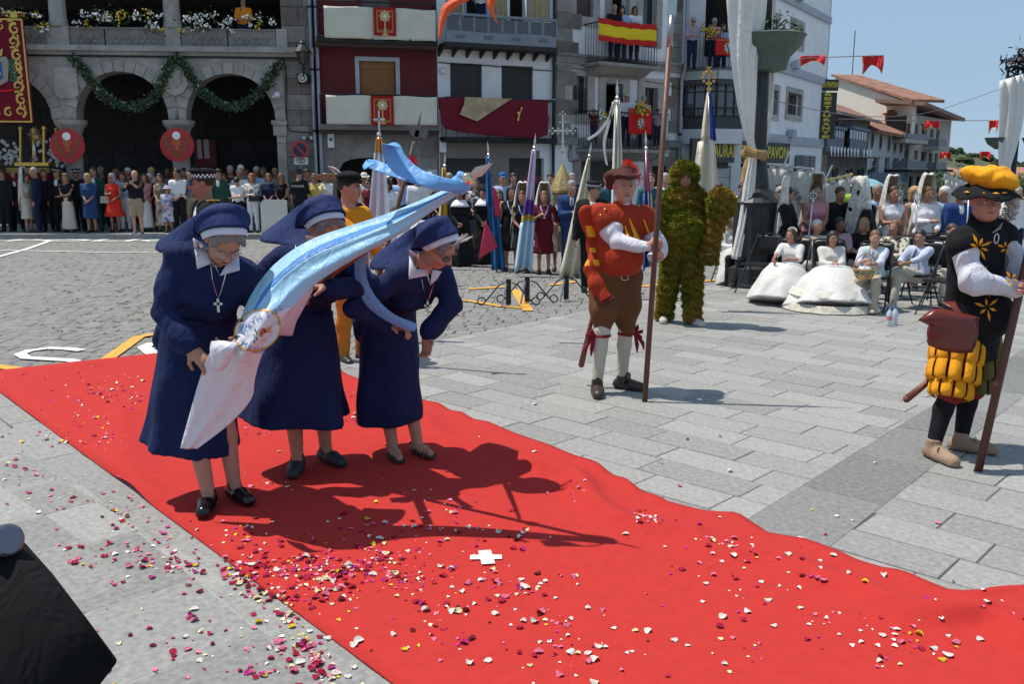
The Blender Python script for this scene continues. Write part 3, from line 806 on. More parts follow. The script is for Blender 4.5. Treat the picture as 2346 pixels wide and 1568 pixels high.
# big maroon banner with gold embroidery
def big_banner():
 d=.75;a0_,zt=FA.uv(-70,38,d);a1,zb=FA.uv(77,282,d);a1b=FA.s(82,d,282)
 t=thing('embroidered_banner',FA(a1,zt,d),'large maroon velvet banner with gold scroll embroidery at the left edge','banner')
 Z=lambda s_,z_:d+.035*math.sin(s_*3.1)*(zt-z_)/(zt-zb)
 def cl(poly_rows,mt,nm,off):
  m_=MB();m_.sheet([[FA(s_,z_,Z(s_,z_)+off) for s_,z_ in r_] for r_ in poly_rows],.008);m_.build(nm,mt,t,smooth=True)
 W=a1-a0_
 cl([[(a0_+W*i/20,zt+(zb-zt)*j/14) for i in range(21)] for j in range(15)][::-1],M_maroon,'cloth',0)
 def strip(p,q,w_,off=.013):
  nn=12;(x0,y0),(x1,y1)=p,q
  dx,dy=x1-x0,y1-y0;l=math.hypot(dx,dy);nx,ny=-dy/l*w_/2,dx/l*w_/2
  m_=MB();m_.sheet([[FA(x0+dx*i/nn+sg*nx,y0+dy*i/nn+sg*ny,Z(x0+dx*i/nn,y0+dy*i/nn)+off) for i in range(nn+1)] for sg in (-1,1)]);return m_
 for p,q in (((a0_,zt-.05),(a1-.05,zt-.05)),((a1-.05,zt-.05),(a1-.05,zb+.04)),((a1-.05,zb+.04),(a0_,zb+.04))):
  strip(p,q,.045).build('gold_braid',M_gold,t)
# acanthus scrolls
 m_=MB()
 def curl(cx,cz,r,a_0,turns,w0,sg=1):
  pts=[]
  for i in range(15):
   k=i/14;a_=a_0+sg*k*turns*2*math.pi;rr_=r*(1-.75*k)
   pts.append((cx+rr_*math.cos(a_),cz+rr_*math.sin(a_)))
  for i in range(14):
   (x0,y0),(x1,y1)=pts[i],pts[i+1];dx,dy=x1-x0,y1-y0;l=math.hypot(dx,dy)+1e-6;w_=w0*(1-.5*i/14);nx,ny=-dy/l*w_,dx/l*w_
   m_.add([FA(x0+nx,y0+ny,Z(x0,y0)+.016),FA(x0-nx,y0-ny,Z(x0,y0)+.016),FA(x1-nx,y1-ny,Z(x1,y1)+.016),FA(x1+nx,y1+ny,Z(x1,y1)+.016)],[(0,1,2,3)])
  for i in (2,5,8):
   x0,y0=pts[i];x1,y1=pts[i+1];ex,ey=x0-cx,y0-cz;m_.add([FA(x0,y0,Z(x0,y0)+.017),FA(x0+ex*.55+(y0-y1)*.3,y0+ey*.55,Z(x0,y0)+.017),FA(x1,y1,Z(x1,y1)+.017)],[(0,1,2)])
 x=a1-.28
 for cz,sg in ((zt-.30,1),(zt-.62,-1),(zt-.98,1),(zt-1.28,-1),(zb+1.28,1),(zb+.98,-1),(zb+.62,1),(zb+.3,-1)):
  curl(x+.03*sg,cz,.15,1.2*sg,1.1*sg,.035,sg);curl(x-.06*sg,cz+.14,.09,2.4,.9,.028,-sg)
 for k in range(6):
  for zz in (zt-.25,zb+.25):curl(x-.32-k*.3,zz+.03*(-1)**k,.13,1.2*(-1)**k,1.0,.032,(-1)**k)
 zm=(zt+zb)/2
 for sg in (-1,1):curl(x+.02,zm+sg*.12,.10,-sg*1.5,.7,.03,sg)
 m_.build('gold_embroidery',M_gold,t,kind='stuff')
# coat of arms, half in view
 cx=FA.s(-8,d,160);m_=MB();sh=[(cx-.40,zm+.36),(cx+.30,zm+.36),(cx+.36,zm+.22),(cx+.28,zm-.28),(cx,zm-.42),(cx-.4,zm-.3)]
 m_.plate(sh,FA,d+.03,d+.05);m_.build('shield',mat((.34,.30,.24),.7),t)
 m_=MB();m_.plate([(cx-.3,zm+.22),(cx+.17,zm+.22),(cx+.17,zm-.2),(cx,zm-.28),(cx-.3,zm-.2)],FA,d+.05,d+.06);m_.build('blue_field',mat((.01,.12,.35),.7),t)
 m_=MB()
 for a_,b_ in ((.1,.12),(-.08,.05),(.1,-.08),(-.1,-.16)):m_.plate([(cx+a_-.035,zm+b_),(cx+a_,zm+b_+.05),(cx+a_+.035,zm+b_),(cx+a_,zm+b_-.04)],FA,d+.06,d+.066)
 m_.build('white_charge',mat((.7,.66,.5),.7),t,kind='stuff')
 m_=MB()
 for k in range(7):
  zz=zm-.3+k*.085;xx=cx+.42+.03*math.sin(k)
  for sg in (-1,1):m_.plate([(xx,zz),(xx+sg*.10,zz+.05),(xx+sg*.08,zz+.11),(xx,zz+.06)],FA,d+.03,d+.045)
 m_.build('laurel',mat((.03,.11,.06),.7),t)
 m_=MB();m_.plate([(cx-.2,zm+.38),(cx-.26,zm+.58),(cx-.1,zm+.48),(cx,zm+.64),(cx+.1,zm+.48),(cx+.24,zm+.58),(cx+.2,zm+.38)],FA,d+.03,d+.05);m_.build('crown',M_gold,t)
 m_=MB();m_.plate([(cx-.4,zm-.46),(cx+.2,zm-.5),(cx+.55,zm-.44),(cx+.3,zm-.56),(cx-.4,zm-.56)],FA,d+.03,d+.045);m_.build('red_ribbon',M_red,t)
 for k in range(5):
  s_=a1-.15-k*.42;m_=MB();FA.box(m_,s_-.16,s_+.02,zt-.01,zt+.14,d-.02,d+.05);m_.build('hanging_loop',M_maroon if k%2 else M_gold,t)
 m_=MB();m_.tube([FA(a0_,zt+.10,d),FA(a1+.1,zt+.10,d)],.03);m_.build('rod',M_wood,t)
big_banner()
# lantern, speaker, camera, sign, cables, drain pipes
def bracket_lantern():
 c=FA(*FA.uv(694,130,.7),.7);t=thing('wall_lantern',FA(*FA.uv(694,165,0),0),'black wrought iron wall lantern above the speaker on the stone pier','lantern')
 m_=MB();m_.lathe([(.05,-.22),(.10,-.2),(.17,.10),(.21,.13)],c,8);m_.build('glass_body',glass('lantern_glass',(.05,.05,.05)),t)
 m_=MB();m_.lathe([(.25,.13),(.22,.17),(.12,.30),(.07,.34),(.09,.37),(.04,.43),(.02,.47)],c,8)
 for k in range(6):a_=k*math.pi/3;m_.tube([c+Vector((.10*math.cos(a_),.10*math.sin(a_),-.2)),c+Vector((.18*math.cos(a_),.18*math.sin(a_),.12))],.012,4)
 m_.tube([c+Vector((0,0,-.2)),c+Vector((0,0,-.34))],.03,6);m_.build('hood',M_iron,t)
 w_=FA(*FA.uv(694,170,0),0);m_=MB();pts=[w_,w_.lerp(c,.4)+Vector((0,0,-.28)),c+Vector((0,0,-.34))]
 m_.tube(pts,.02,6);m_.tube([w_+Vector((0,0,.3)),w_.lerp(c,.5)+Vector((0,0,.0)),c+Vector((0,0,-.34))],.014,6)
 for k in range(10):pass
 m_.tube([w_.lerp(c,.5)+Vector((0,.0,-.1))+FA.t*.09*math.cos(a_/2)*(1-a_/14)+Vector((0,0,.09*math.sin(a_/2)*(1-a_/14))) for a_ in range(12)],.01,5);m_.build('bracket',M_iron,t)
bracket_lantern()
def wallbox(name,u0,v0,u1,v1,d,m,label,cat,par=None):
 a=FA.rect(u0,v0,u1,v1,d);m_=MB();FA.box(m_,a[0],a[2],a[1],a[3],0.02,d);return m_,a
m_,a=wallbox('sp',680,168,706,189,.32,None,'','');sp=thing('loudspeaker',FA(a[0],a[1],.3),'white faced loudspeaker in a black case below the wall lantern','loudspeaker');m_.build('case',M_iron,sp)
cx,cz=(a[0]+a[2])/2,(a[1]+a[3])/2
m_=MB();FA.box(m_,a[0]+.025,a[2]-.025,a[1]+.025,a[3]-.025,.32,.335);m_.build('baffle',mat((.05,.05,.05),.6),sp)
for r_0,cc_,dd in ((.12,(.6,.58,.5),.345),(.08,(.05,.05,.05),.352),(.05,(.55,.55,.5),.36)):
 m_=MB();m_.plate([(cx+r_0*math.cos(k*math.pi/10),cz+r_0*math.sin(k*math.pi/10)) for k in range(20)],FA,dd-.01,dd);m_.build('cone_ring',mat(cc_,.5),sp)
c=FA(*FA.uv(635,217,.2),.2);t=thing('security_camera',c,'small white dome security camera on the right arch pier','camera')
m_=MB();m_.ball(c,.09,12,8);m_.build('dome',mat((.7,.7,.72),.3),t);m_=MB();m_.tube([c-FA.n*.2,c+FA.n*.02],.045,8);m_.tube([c+FA.n*.05-Vector((.06,0,.05)),c+FA.n*.1-Vector((.12,0,.07))],.045,8);m_.build('mount',mat((.6,.6,.62),.4),t)
# no-parking sign
a,b=FA.uv(687,343,.35);t=thing('no_parking_sign',FA(a,.08,.35),'round no parking sign with a white plate below it on the stone pier','sign')
def cplate(r,d0,d1,n=28):m_=MB();m_.plate([(a+r*math.cos(2*math.pi*k/n),b+r*math.sin(2*math.pi*k/n)) for k in range(n)],FA,d0,d1);return m_
cplate(.26,.34,.352).build('red_ring',mat((.45,.03,.02),.4),t);cplate(.19,.352,.358).build('blue_disc',mat((.012,.02,.06),.4),t)
m_=MB();q=.19*.707;m_.plate([(a-q-.02,b+q-.02),(a-q+.02,b+q+.02),(a+q+.02,b-q+.02),(a+q-.02,b-q-.02)],FA,.358,.364);m_.build('red_bar',mat((.45,.03,.02),.4),t)
rr=FA.rect(673,361,706,377,.35);m_=MB();FA.box(m_,*[rr[0],rr[2],rr[1],rr[3]],.34,.352);m_.build('plate',mat((.62,.62,.62),.5),t)
m_=MB();m_.tube([FA(a,.08,.33),FA(a,b+.1,.33)],.025,8);m_.build('post',M_pipe,t)
def ftext(fr,body,s_c,z_c,h,d,m,parent,sx=1.0,name='lettering',bold=0.0,w=None):
 tm=text_mesh(body,h/.7,.006,bold);o_=obj(name,tm,m,parent,world=False)
 if w:
  xs=[v_.co.x for v_ in tm.vertices];sx=w/(max(xs)-min(xs))
 M_=Matrix.Translation(fr(s_c,z_c,d))@Matrix(((fr.t.x,0,fr.n.x,0),(fr.t.y,0,fr.n.y,0),(0,1,0,0),(0,0,0,1)))@Matrix.Diagonal((sx,1,1,1))
 for v_ in tm.vertices:v_.co=M_@v_.co
 o_.matrix_parent_inverse=wm(parent).inverted();return o_
ftext(FA,'EXCEPTO',(rr[0]+rr[2])/2,rr[3]-.065,.06,.356,M_iron,t,w=.30);ftext(FA,'TAXIS',(rr[0]+rr[2])/2,rr[1]+.06,.06,.356,M_iron,t,w=.22)
for u,lab in ((722,'grey zinc drain pipe on the town hall corner'),(735,'grey zinc drain pipe beside the dark red house')):
 c=FA(FA.s(u),0,.12);m_=MB();m_.tube([c+Vector((0,0,.1)),c+Vector((0,0,ztop))],.055,10);t=thing('drain_pipe',c,lab,'drain pipe','twin drain pipes');m_.build('pipe',M_pipe,t)
 for z in (1.2,2.9,4.6,6.3):m_=MB();m_.tube([c+Vector((0,0,z)),c+Vector((0,0,z+.06))],.068,10);m_.build('clamp',M_iron,t)
def cable(fr,pts,d=.04,r=.014,label='black cable clipped along the facade',cat='cable'):
 m_=MB();m_.tube([fr(*fr.uv(u,v,d),d) for u,v in pts],r,5);return m_.build('cable',M_iron,label=label,cat=cat)
cable(FA,[(640,132),(652,140),(656,170),(656,240),(657,285),(664,300),(700,303),(728,305)],label='black cable bending down the pier beside the right arch')
cable(FA,[(719,165),(716,110),(722,98),(735,98)],label='thin black cable between the twin drain pipes')
c=FA(*FA.uv(697,316,.1),.1);t=thing('spot_lamps',c,'pair of small white spot lamps above the no parking sign','lamp')
for k in (0,.2):m_=MB();m_.ball(c+FA.t*k,.06,8,6);m_.build('lamp_head',mat((.6,.6,.55),.4),t)
m_=MB();m_.tube([c-FA.n*.05-FA.t*.03,c-FA.n*.05+FA.t*.23],.02,5);m_.build('bracket',M_iron,t)
# ================================================================ HOUSES RIGHT OF THE TOWN HALL
def rbox(fr,mb,r,d0,d1):return fr.box(mb,r[0],r[2],r[1],r[3],d0,d1)
def grow(r,g_,h=None):h=g_ if h is None else h;return (r[0]-g_,r[1]-h,r[2]+g_,r[3]+h)
def surround(fr,r,w_,mt,par,d=.05,sill=True,blocks=False):
 """stone surround of an opening; built as separate jambs, lintel and sill"""
 parts=[(r[0]-w_,r[1]-(w_ if sill else 0),r[0],r[3]+w_),(r[2],r[1]-(w_ if sill else 0),r[2]+w_,r[3]+w_),(r[0],r[3],r[2],r[3]+w_)]+([(r[0],r[1]-w_,r[2],r[1])] if sill else [])
 for i,q in enumerate(parts):
  m_=MB();rbox(fr,m_,q,-.12,d);m_.build('jamb_stone' if i<2 else ('lintel' if i==2 else 'sill'),mt,par)
def window(fr,r,par,kind='glass',d=-.16,frame=M_wood,nx=2,nz=2,shut=None,curtain=None,name='window'):
 m_=MB();f=.055
 for q in ((r[0],r[1],r[0]+f,r[3]),(r[2]-f,r[1],r[2],r[3]),(r[0]+f,r[1],r[2]-f,r[1]+f),(r[0]+f,r[3]-f,r[2]-f,r[3])):rbox(fr,m_,q,d-.05,d)
 for i in range(1,nx):
  x=r[0]+(r[2]-r[0])*i/nx;rbox(fr,m_,(x-.025,r[1]+f,x+.025,r[3]-f),d-.045,d-.005)
 for j in range(1,nz):
  z=r[1]+(r[3]-r[1])*j/nz;rbox(fr,m_,(r[0]+f,z-.015,r[2]-f,z+.015),d-.04,d-.01)
 o_=m_.build(name,frame,par)
 m_=MB();rbox(fr,m_,grow(r,-.03),d-.035,d-.025);m_.build('pane',glass(),o_)
 if curtain:
  m_=MB();rows=[]
  for z in (r[1]+.1,r[3]-.08):rows.append([fr(r[0]+.06+(r[2]-r[0]-.12)*i/24,z,d-.12+.03*math.sin(i*1.6)) for i in range(25)])
  m_.sheet(rows);m_.build('curtain',curtain,o_)
 if shut is not None:
  m_=MB();z1=r[3]-.06;z0=r[3]-(r[3]-r[1])*shut[0];z=z1
  while z>z0:rbox(fr,m_,(r[0]+.05,z-.042,r[2]-.05,z),d+.0,d+.012);z-=.048
  m_.build('roller_shutter',shut[1],o_,kind='stuff')
 return o_
def shutter(fr,r,par,mt,d=-.10):
 m_=MB();z=r[1]
 while z<r[3]-.2:rbox(fr,m_,(r[0],z,r[2],z+.046),d-.02,d);z+=.05
 o_=m_.build('roller_shutter',mt,par,kind='stuff');m_=MB();rbox(fr,m_,(r[0],r[3]-.2,r[2],r[3]),d-.06,d+.02);m_.build('shutter_box',mt,par);return o_
def hang(fr,r,d,mt,name,par=None,folds=3,amp=.03,sag=.0,thick=.01,slant=0,nx=26,nz=10,**kw):
 rows=[]
 for j in range(nz+1):
  k=j/nz;row=[]
  for i in range(nx+1):
   a=i/nx;z=r[3]+(r[1]-r[3])*k-sag*math.sin(a*math.pi)*k+slant*a*k
   z-=.012*math.sin(a*math.pi*5)*(1-k)
   dd=d+amp*(math.sin(a*6.28*folds+k*3.1)*.6+math.sin(a*13*folds/2-k*4)*.4)*(.25+k)
   row.append(fr(r[0]+(r[2]-r[0])*a,z,dd))
  rows.append(row)
 m_=MB();m_.sheet(rows[::-1],thick);return m_.build(name,mt,par,smooth=True,**kw)
def railing(fr,s0,s1,z0,z1,d,par,step=.12,mt=None,curls=False,ends=True):
 mt=mt or M_iron;bars=MB();n=int((s1-s0)/step)
 for k in (z0+.03,z1):
  m_=MB();m_.tube([fr(s0,k,.05)]*0+([fr(s0,k,.02)] if ends else [])+[fr(s0,k,d),fr(s1,k,d)]+([fr(s1,k,.02)] if ends else []),.022 if k==z1 else .015,6);m_.build('rail',mt,par)
 def one(p,q):m_=MB();m_.tube([p,q],.009,4,cap=False);m_.build('baluster',mt,par)
 for i in range(n+1):
  s_=s0+(s1-s0)*i/n;one(fr(s_,z0,d),fr(s_,z1,d))
 if ends:
  for s_ in (s0,s1):
   k=.12
   while k<d-.05:one(fr(s_,z0,k),fr(s_,z1,k));k+=step
def body(fr,s0,s1,zt,par,holes,mt,th=.35,name='wall',deep=8.0,side=True):
 mb=wall(fr,s0,s1,.0,zt,holes,th);mb.build(name,mt,par)
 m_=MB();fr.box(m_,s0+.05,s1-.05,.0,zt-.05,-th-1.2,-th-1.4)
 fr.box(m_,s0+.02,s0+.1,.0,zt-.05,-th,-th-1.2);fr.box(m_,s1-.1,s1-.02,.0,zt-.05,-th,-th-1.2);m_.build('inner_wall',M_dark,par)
ZT=12.5
# ---- dark red house
rh=thing('dark_red_house',FB(0,0),'narrow dark red house with cream cloths hung on its balconies','building')
M_dred=mat((.125,.016,.018),.85,'plaster',name='dark_red_paint',var=.15,bump=.3)
wr=FB.rect(824,139,906,216);zl0=FB.z(870,299);zg=FB.z(870,306)
hB=[(wr[0],wr[1]-.6,wr[2],wr[3])];r1=FB.rect(826,-75,896,20);r2=FB.rect(935,-75,985,20)
arcs=FB.rect(980/1.2754,425/1.2754,1236/1.2754,545);hB+=[(r1[0],r1[1],r1[2],r1[3]+1.2)]
x0,x1=arcs[0]+.0,arcs[2];za=arcs[3]-.35
hB+=[(x0,0.05,x1,za)]
body(FB,.02,sB-.02,ZT,rh,hB,M_dred)
m_=MB();wl=wall(FB,.02,sB-.02,0,zg,[(x0,.05,x1,za)],.02,MB())
for i in range(len(wl.v)):wl.v[i]=wl.v[i]+FB.n*.045
wl.build('ground_floor_stone',M_stone,rh)
# rounded top of the doorway
m_=MB();n_=12
for i in range(n_):
 a0_,a1_=i/n_,(i+1)/n_;f=lambda a:za-.5*(1-math.sqrt(max(0,1-(2*a-1)**4)))
 m_.plate([(x0+(x1-x0)*a0_,f(a0_)),(x0+(x1-x0)*a1_,f(a1_)),(x0+(x1-x0)*a1_,za),(x0+(x1-x0)*a0_,za)],FB,.04,-.2)
m_.build('door_arch',M_stone,rh)
z=.08;row=0;r_=random.Random(8)
while z<zg-.15:
 h=.42
 for a,b in ((.03,x0),(x1,sB-.03)):
  x=a
  while x<b-.1:
   L=min(b-x,.7+r_.random()*.4)
   if b-x-L<.25:L=b-x
   m_=MB();FB.box(m_,x,x+L-.012,z,z+h-.012,.045,.06+.012*r_.random());m_.build('ashlar_block',r_.choice(M_ash),rh);x+=L
 z+=h;row+=1
shutter(FB,wr,rh,mat((.30,.115,.03),.6,'wood',name='ochre_shutter',var=.12,bump=.1));surround(FB,(wr[0]-.02,wr[1],wr[2]+.02,wr[3]),.12,mat((.42,.43,.47),.8,'plaster',name='grey_white_trim'),rh,.03,sill=False)
window(FB,(r1[0],r1[1],r1[2],r1[3]+1.0),rh,nx=4,nz=1,frame=mat((.25,.09,.03),.5,'wood',name='brown_frame'))
for (va,vb,lab) in ((95,105,'b'),(290,300,'a')):
 za_,zb_=FB.z(870,va),FB.z(870,vb)
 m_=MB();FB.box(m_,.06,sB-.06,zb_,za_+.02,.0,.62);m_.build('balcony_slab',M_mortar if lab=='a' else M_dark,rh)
 m_=MB();FB.box(m_,.03,sB-.03,zb_-.10,zb_,.0,.5);m_.build('slab_moulding',mat((.07,.04,.035),.8,'stone'),rh)
railing(FB,.1,sB-.12,FB.z(870,95),FB.z(870,14),.6,rh,.3)
railing(FB,.1,sB-.12,FB.z(870,290),FB.z(870,222),.6,rh,.3)
def sacr_banner(u0,v0,u1,v1,pu0,pu1,where,pv0,pv1):
 a=FB.rect(u0,v0,u1,v1,.66);t=thing('balcony_cloth',FB(a[0],a[3],.66),f'cream cloth draped over the {where} balcony of the dark red house','banner','cream balcony cloths')
 hang(FB,a,.66,M_cream,'cloth',t,3,.035,thick=.008)
 p=FB.rect(pu0,pv0,pu1,pv1,.72);c=(p[0]+p[2])/2;hh=p[3]-p[1]
 m_=MB();rbox(FB,m_,p,.70,.73);m_.build('red_panel',mat((.33,.012,.015),.75,'cloth'),t)
 m_=MB();q=grow(p,-.08);g_=.035
 for e in ((q[0],q[1],q[0]+g_,q[3]),(q[2]-g_,q[1],q[2],q[3]),(q[0]+g_,q[1],q[2]-g_,q[1]+g_),(q[0]+g_,q[3]-g_,q[2]-g_,q[3])):rbox(FB,m_,e,.73,.736)
 m_.build('gold_border',mat((.42,.17,.03),.6),t)
 m_=MB();cz=p[1]+hh*.68;pts=[]
 for i in range(32):
  a_=2*math.pi*i/32;rr_=(.19 if i%4==0 else (.12 if i%2 else .155));pts.append((c+rr_*math.cos(a_),cz+rr_*math.sin(a_)))
 m_.plate(pts,FB,.73,.742)
 m_.plate([(c-.018,cz-.15),(c-.018,cz-.33),(c-.05,cz-.36),(c-.018,cz-.39),(c-.02,cz-.44),(c-.10,cz-.52),(c+.10,cz-.52),(c+.02,cz-.44),(c+.018,cz-.39),(c+.05,cz-.36),(c+.018,cz-.33),(c+.018,cz-.15)],FB,.73,.742)
 m_.build('monstrance_emblem',mat((.55,.42,.18),.6),t)
 m_=MB();m_.plate([(c+.045*math.cos(i*math.pi/8),cz+.045*math.sin(i*math.pi/8)) for i in range(16)],FB,.742,.75);m_.build('host',mat((.75,.75,.75),.6),t)
 ftext(FB,'Corpus Christi',c,p[1]+.14,.055,.736,mat((.5,.33,.1),.6),t,w=.42)
sacr_banner(741,12,999,94,855,908,'upper',15,82);sacr_banner(746,217,1002,287,849,903,'lower',219,287)
m_,a=wallbox('x',0,0,1,1,.1,None,'','')
a=FB.rect(750,306,766,338,.1);t=thing('meter_box',FB(a[0],a[1],.1),'white meter box with a blue emblem beside the grey drain pipes','box');m_=MB();rbox(FB,m_,a,.045,.16);m_.build('case',M_wp,t)
m_=MB();c0,c1=(a[0]+a[2])/2,(a[1]+a[3])/2;m_.plate([(c0+(.07 if i%2 else .035)*math.cos(i*.628),c1+.03+(.07 if i%2 else .035)*math.sin(i*.628)) for i in range(10)],FB,.16,.165);m_.build('blue_emblem',mat((.02,.1,.3),.6),t)
# ---- white house with the grey glazed balcony
wh=thing('white_house',FC(0,0),'white plastered house with two dark shutters and a grey metal balcony','building')
w1,w2=FC.rect(1031,143,1105,232),FC.rect(1149,149,1221,234)
gz=FC.z(1130,328);ga,gb=FC.rect(1020,362,1125,560),FC.rect(1165,362,1245,560)
up1=FC.rect(1062,-70,1115,42);up2=FC.rect(1168,-60,1206,50)
body(FC,.02,sC-.02,ZT,wh,[(w1[0],w1[1]-.2,w1[2],w1[3]),(w2[0],w2[1]-.2,w2[2],w2[3]),(up1[0],up1[1],up1[2],up1[3]+1.2),(up2[0],up2[1],up2[2],up2[3]+1.2),(ga[0],.05,ga[2],ga[3]),(gb[0],.05,gb[2],gb[3])],M_wp)
M_shut=mat((.035,.032,.03),.6,'plain',name='dark_shutter',var=.1)
shutter(FC,w1,wh,M_shut);shutter(FC,w2,wh,M_shut)
for g_ in (ga,gb):
 m_=MB();z=.06
 while z<g_[3]:FC.box(m_,g_[0],g_[2],z,min(g_[3],z+.085),-.22,-.2);z+=.09
 m_.build('garage_shutter',M_shut,wh,kind='stuff')
wl=wall(FC,.05,FC.s(1235),0,gz,[(ga[0],-.1,ga[2],ga[3]),(gb[0],-.1,gb[2],gb[3])],.02,MB())
wl.v=[p+FC.n*.045 for p in wl.v];wl.build('ground_floor_render',mat((.20,.175,.15),.85,'plaster',name='taupe_render'),wh)
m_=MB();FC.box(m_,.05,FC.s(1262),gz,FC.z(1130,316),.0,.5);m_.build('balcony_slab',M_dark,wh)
M_gm=mat((.20,.22,.25),.5,'metal',.3,name='grey_metal',var=.15)
bs0,bs1=FC.s(1024,.7),FC.s(1268,.5,60);zb0,zb1,zb2,zb3=FC.z(1140,101,.7),FC.z(1140,76,.7),FC.z(1140,37,.7),FC.z(1140,100,.7)
zt_=zb2;zl=zb1
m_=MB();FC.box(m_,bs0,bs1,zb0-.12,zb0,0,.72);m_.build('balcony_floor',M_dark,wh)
m_=MB();FC.box(m_,bs0,bs1,zb0,zl,.68,.72);FC.box(m_,bs0,bs1,zt_-.05,zt_+.02,.64,.76);m_.build('balcony_frame',M_gm,wh)
for i in range(9):
 s_=bs0+(bs1-bs0)*i/8;m_=MB();FC.box(m_,s_-.02,s_+.02,zl,zt_-.05,.68,.72);m_.build('baluster',M_gm,wh)
 if i<8:
  m_=MB();FC.box(m_,s_+.04,s_+(bs1-bs0)/8-.04,zl+.02,zt_-.08,.69,.70);m_.build('glass_panel',glass('smoked_pane',(.05,.055,.06)),wh)
 if i%2==0 and i<8:
  m_=MB();x=s_+(bs1-bs0)/8;FC.box(m_,x-.14,x+.14,zb0+.12,zl-.1,.72,.735);m_.build('cast_panel',mat((.11,.12,.14),.5),wh)
 m_=MB();m_.plate([(0,0),(.6,0),(0,-.22)],lambda a,b,d:FC(s_+d,zb0-.12+b,a),-.03,.03);m_.build('bracket',M_dark,wh)
M_curt=mat((.42,.34,.2),.8,'cloth');
for u0,u1 in ((1030,1058),(1122,1160),(1212,1252)):
 a=FC.rect(u0,-70,u1,45);m_=MB();rows=[[FC(a[0]+(a[2]-a[0])*i/14,z,.03+.03*math.sin(i*1.4)) for i in range(15)] for z in (a[1],a[3]+1.2)];m_.sheet(rows,.01);m_.build('awning_curtain',M_curt,wh)
for u in (1025,1066,1116,1210,1258):m_=MB();s_=FC.s(u,.7,30);FC.box(m_,s_-.03,s_+.03,zt_+.02,zt_+3,.66,.72);m_.build('mullion',M_gm,wh)
cable(FC,[(1004,142),(1040,146),(1120,150),(1200,158),(1264,162)],label='black cable sagging across the white plastered house')
a=FC.rect(1004,222,1256,318,.6)
t=thing('maroon_drape',FC(a[0],a[3],.6),'maroon cloth with a brocade corner hung below two dark shutters','banner')
rows=[]
for j in range(13):
 k=j/12;row=[]
 for i in range(31):
  b=i/30;zz=a[3]-(a[3]-a[1])*k*(.66+.34*min(1,max(0,(b*1.15)**.35))*(1-.32*max(0,(b-.9)*10)**1.0));row.append(FC(a[0]+(a[2]-a[0])*(b if k<.5 else b*(1-.05*(k-.5))+.02*k),zz,.60+.05*math.sin(b*17+k*2)*k))
 rows.append(row)
m_=MB();m_.sheet(rows[::-1],.01);m_.build('cloth',cloth((.155,.010,.024)),t,smooth=True)
m_=MB();m_.plate([FC.uv(u,v,.64) for u,v in ((1064,222),(1172,226),(1132,252),(1092,278),(1052,262),(1062,240))],FC,.67,.68);m_.build('brocade',mat((.36,.27,.16),.6,'tile',scale=3,var=.5,bump=.5),t)
m_=MB();m_.plate([FC.uv(u,v,.64) for u,v in ((1193,245),(1197,246),(1190,262),(1188,277),(1184,276),(1187,262),(1183,258),(1192,254))],FC,.66,.672);m_.build('gold_bow',M_gold,t)
railing(FC,.1,FC.s(1256),gz,FC.z(1130,226,.5),.55,wh,.3)
for u,lab in ((1265,'dark drain pipe at the edge of the white plastered house'),):
 c=FC(FC.s(u),0,.1);t=thing('drain_pipe',c,lab,'drain pipe');m_=MB();m_.tube([c,c+Vector((0,0,11))],.05,8);m_.build('pipe',M_iron,t);m_=MB();m_.tube([c+Vector((0,0,3.9)),c+Vector((0,0,4))],.065,8);m_.build('clamp',M_pipe,t)
for (u0,v0,u1,v1,lab) in ((1284/1.2754,410/1.2754,1303/1.2754,445/1.2754,'white junction box above the left garage shutter'),(1563/1.2754,418/1.2754,1585/1.2754,440/1.2754,'white junction box under the maroon drape')):
 a=FC.rect(u0,v0,u1,v1,.1);m_=MB();rbox(FC,m_,a,.045,.15);m_.build('junction_box',M_wp,label=lab,cat='box')
c=FC(*FC.uv(1014,162,.08),.08);m_=MB();m_.ball(c,.1,12,8);m_.build('wall_lamp',mat((.7,.7,.7),.3),label='round white wall lamp beside the left dark shutter',cat='lamp')
# graffiti poster on the right garage shutter, notice on the left pier
a=FC.rect(1188,405,1245,432,-.15);gt=thing('painted_lettering',FC(a[0],a[1],-.18),'pink lettering painted on the dark garage shutter','lettering')
ftext(FC,'SIEMPRE',(a[0]+a[2])/2,a[3]-.1,.2,-.19,mat((.35,.05,.12),.6),gt,w=(a[2]-a[0])*.9);ftext(FC,'TIENES',(a[0]+a[2])/2,a[3]-.38,.22,-.19,mat((.55,.3,.36),.6),gt,w=(a[2]-a[0])*.7)
a=FB.rect(977,388,1002,410,.1);m_=MB();rbox(FB,m_,a,.06,.08);m_.build('notice',mat((.45,.46,.48),.6),label='pale paper notice fixed beside the arched doorway',cat='notice')
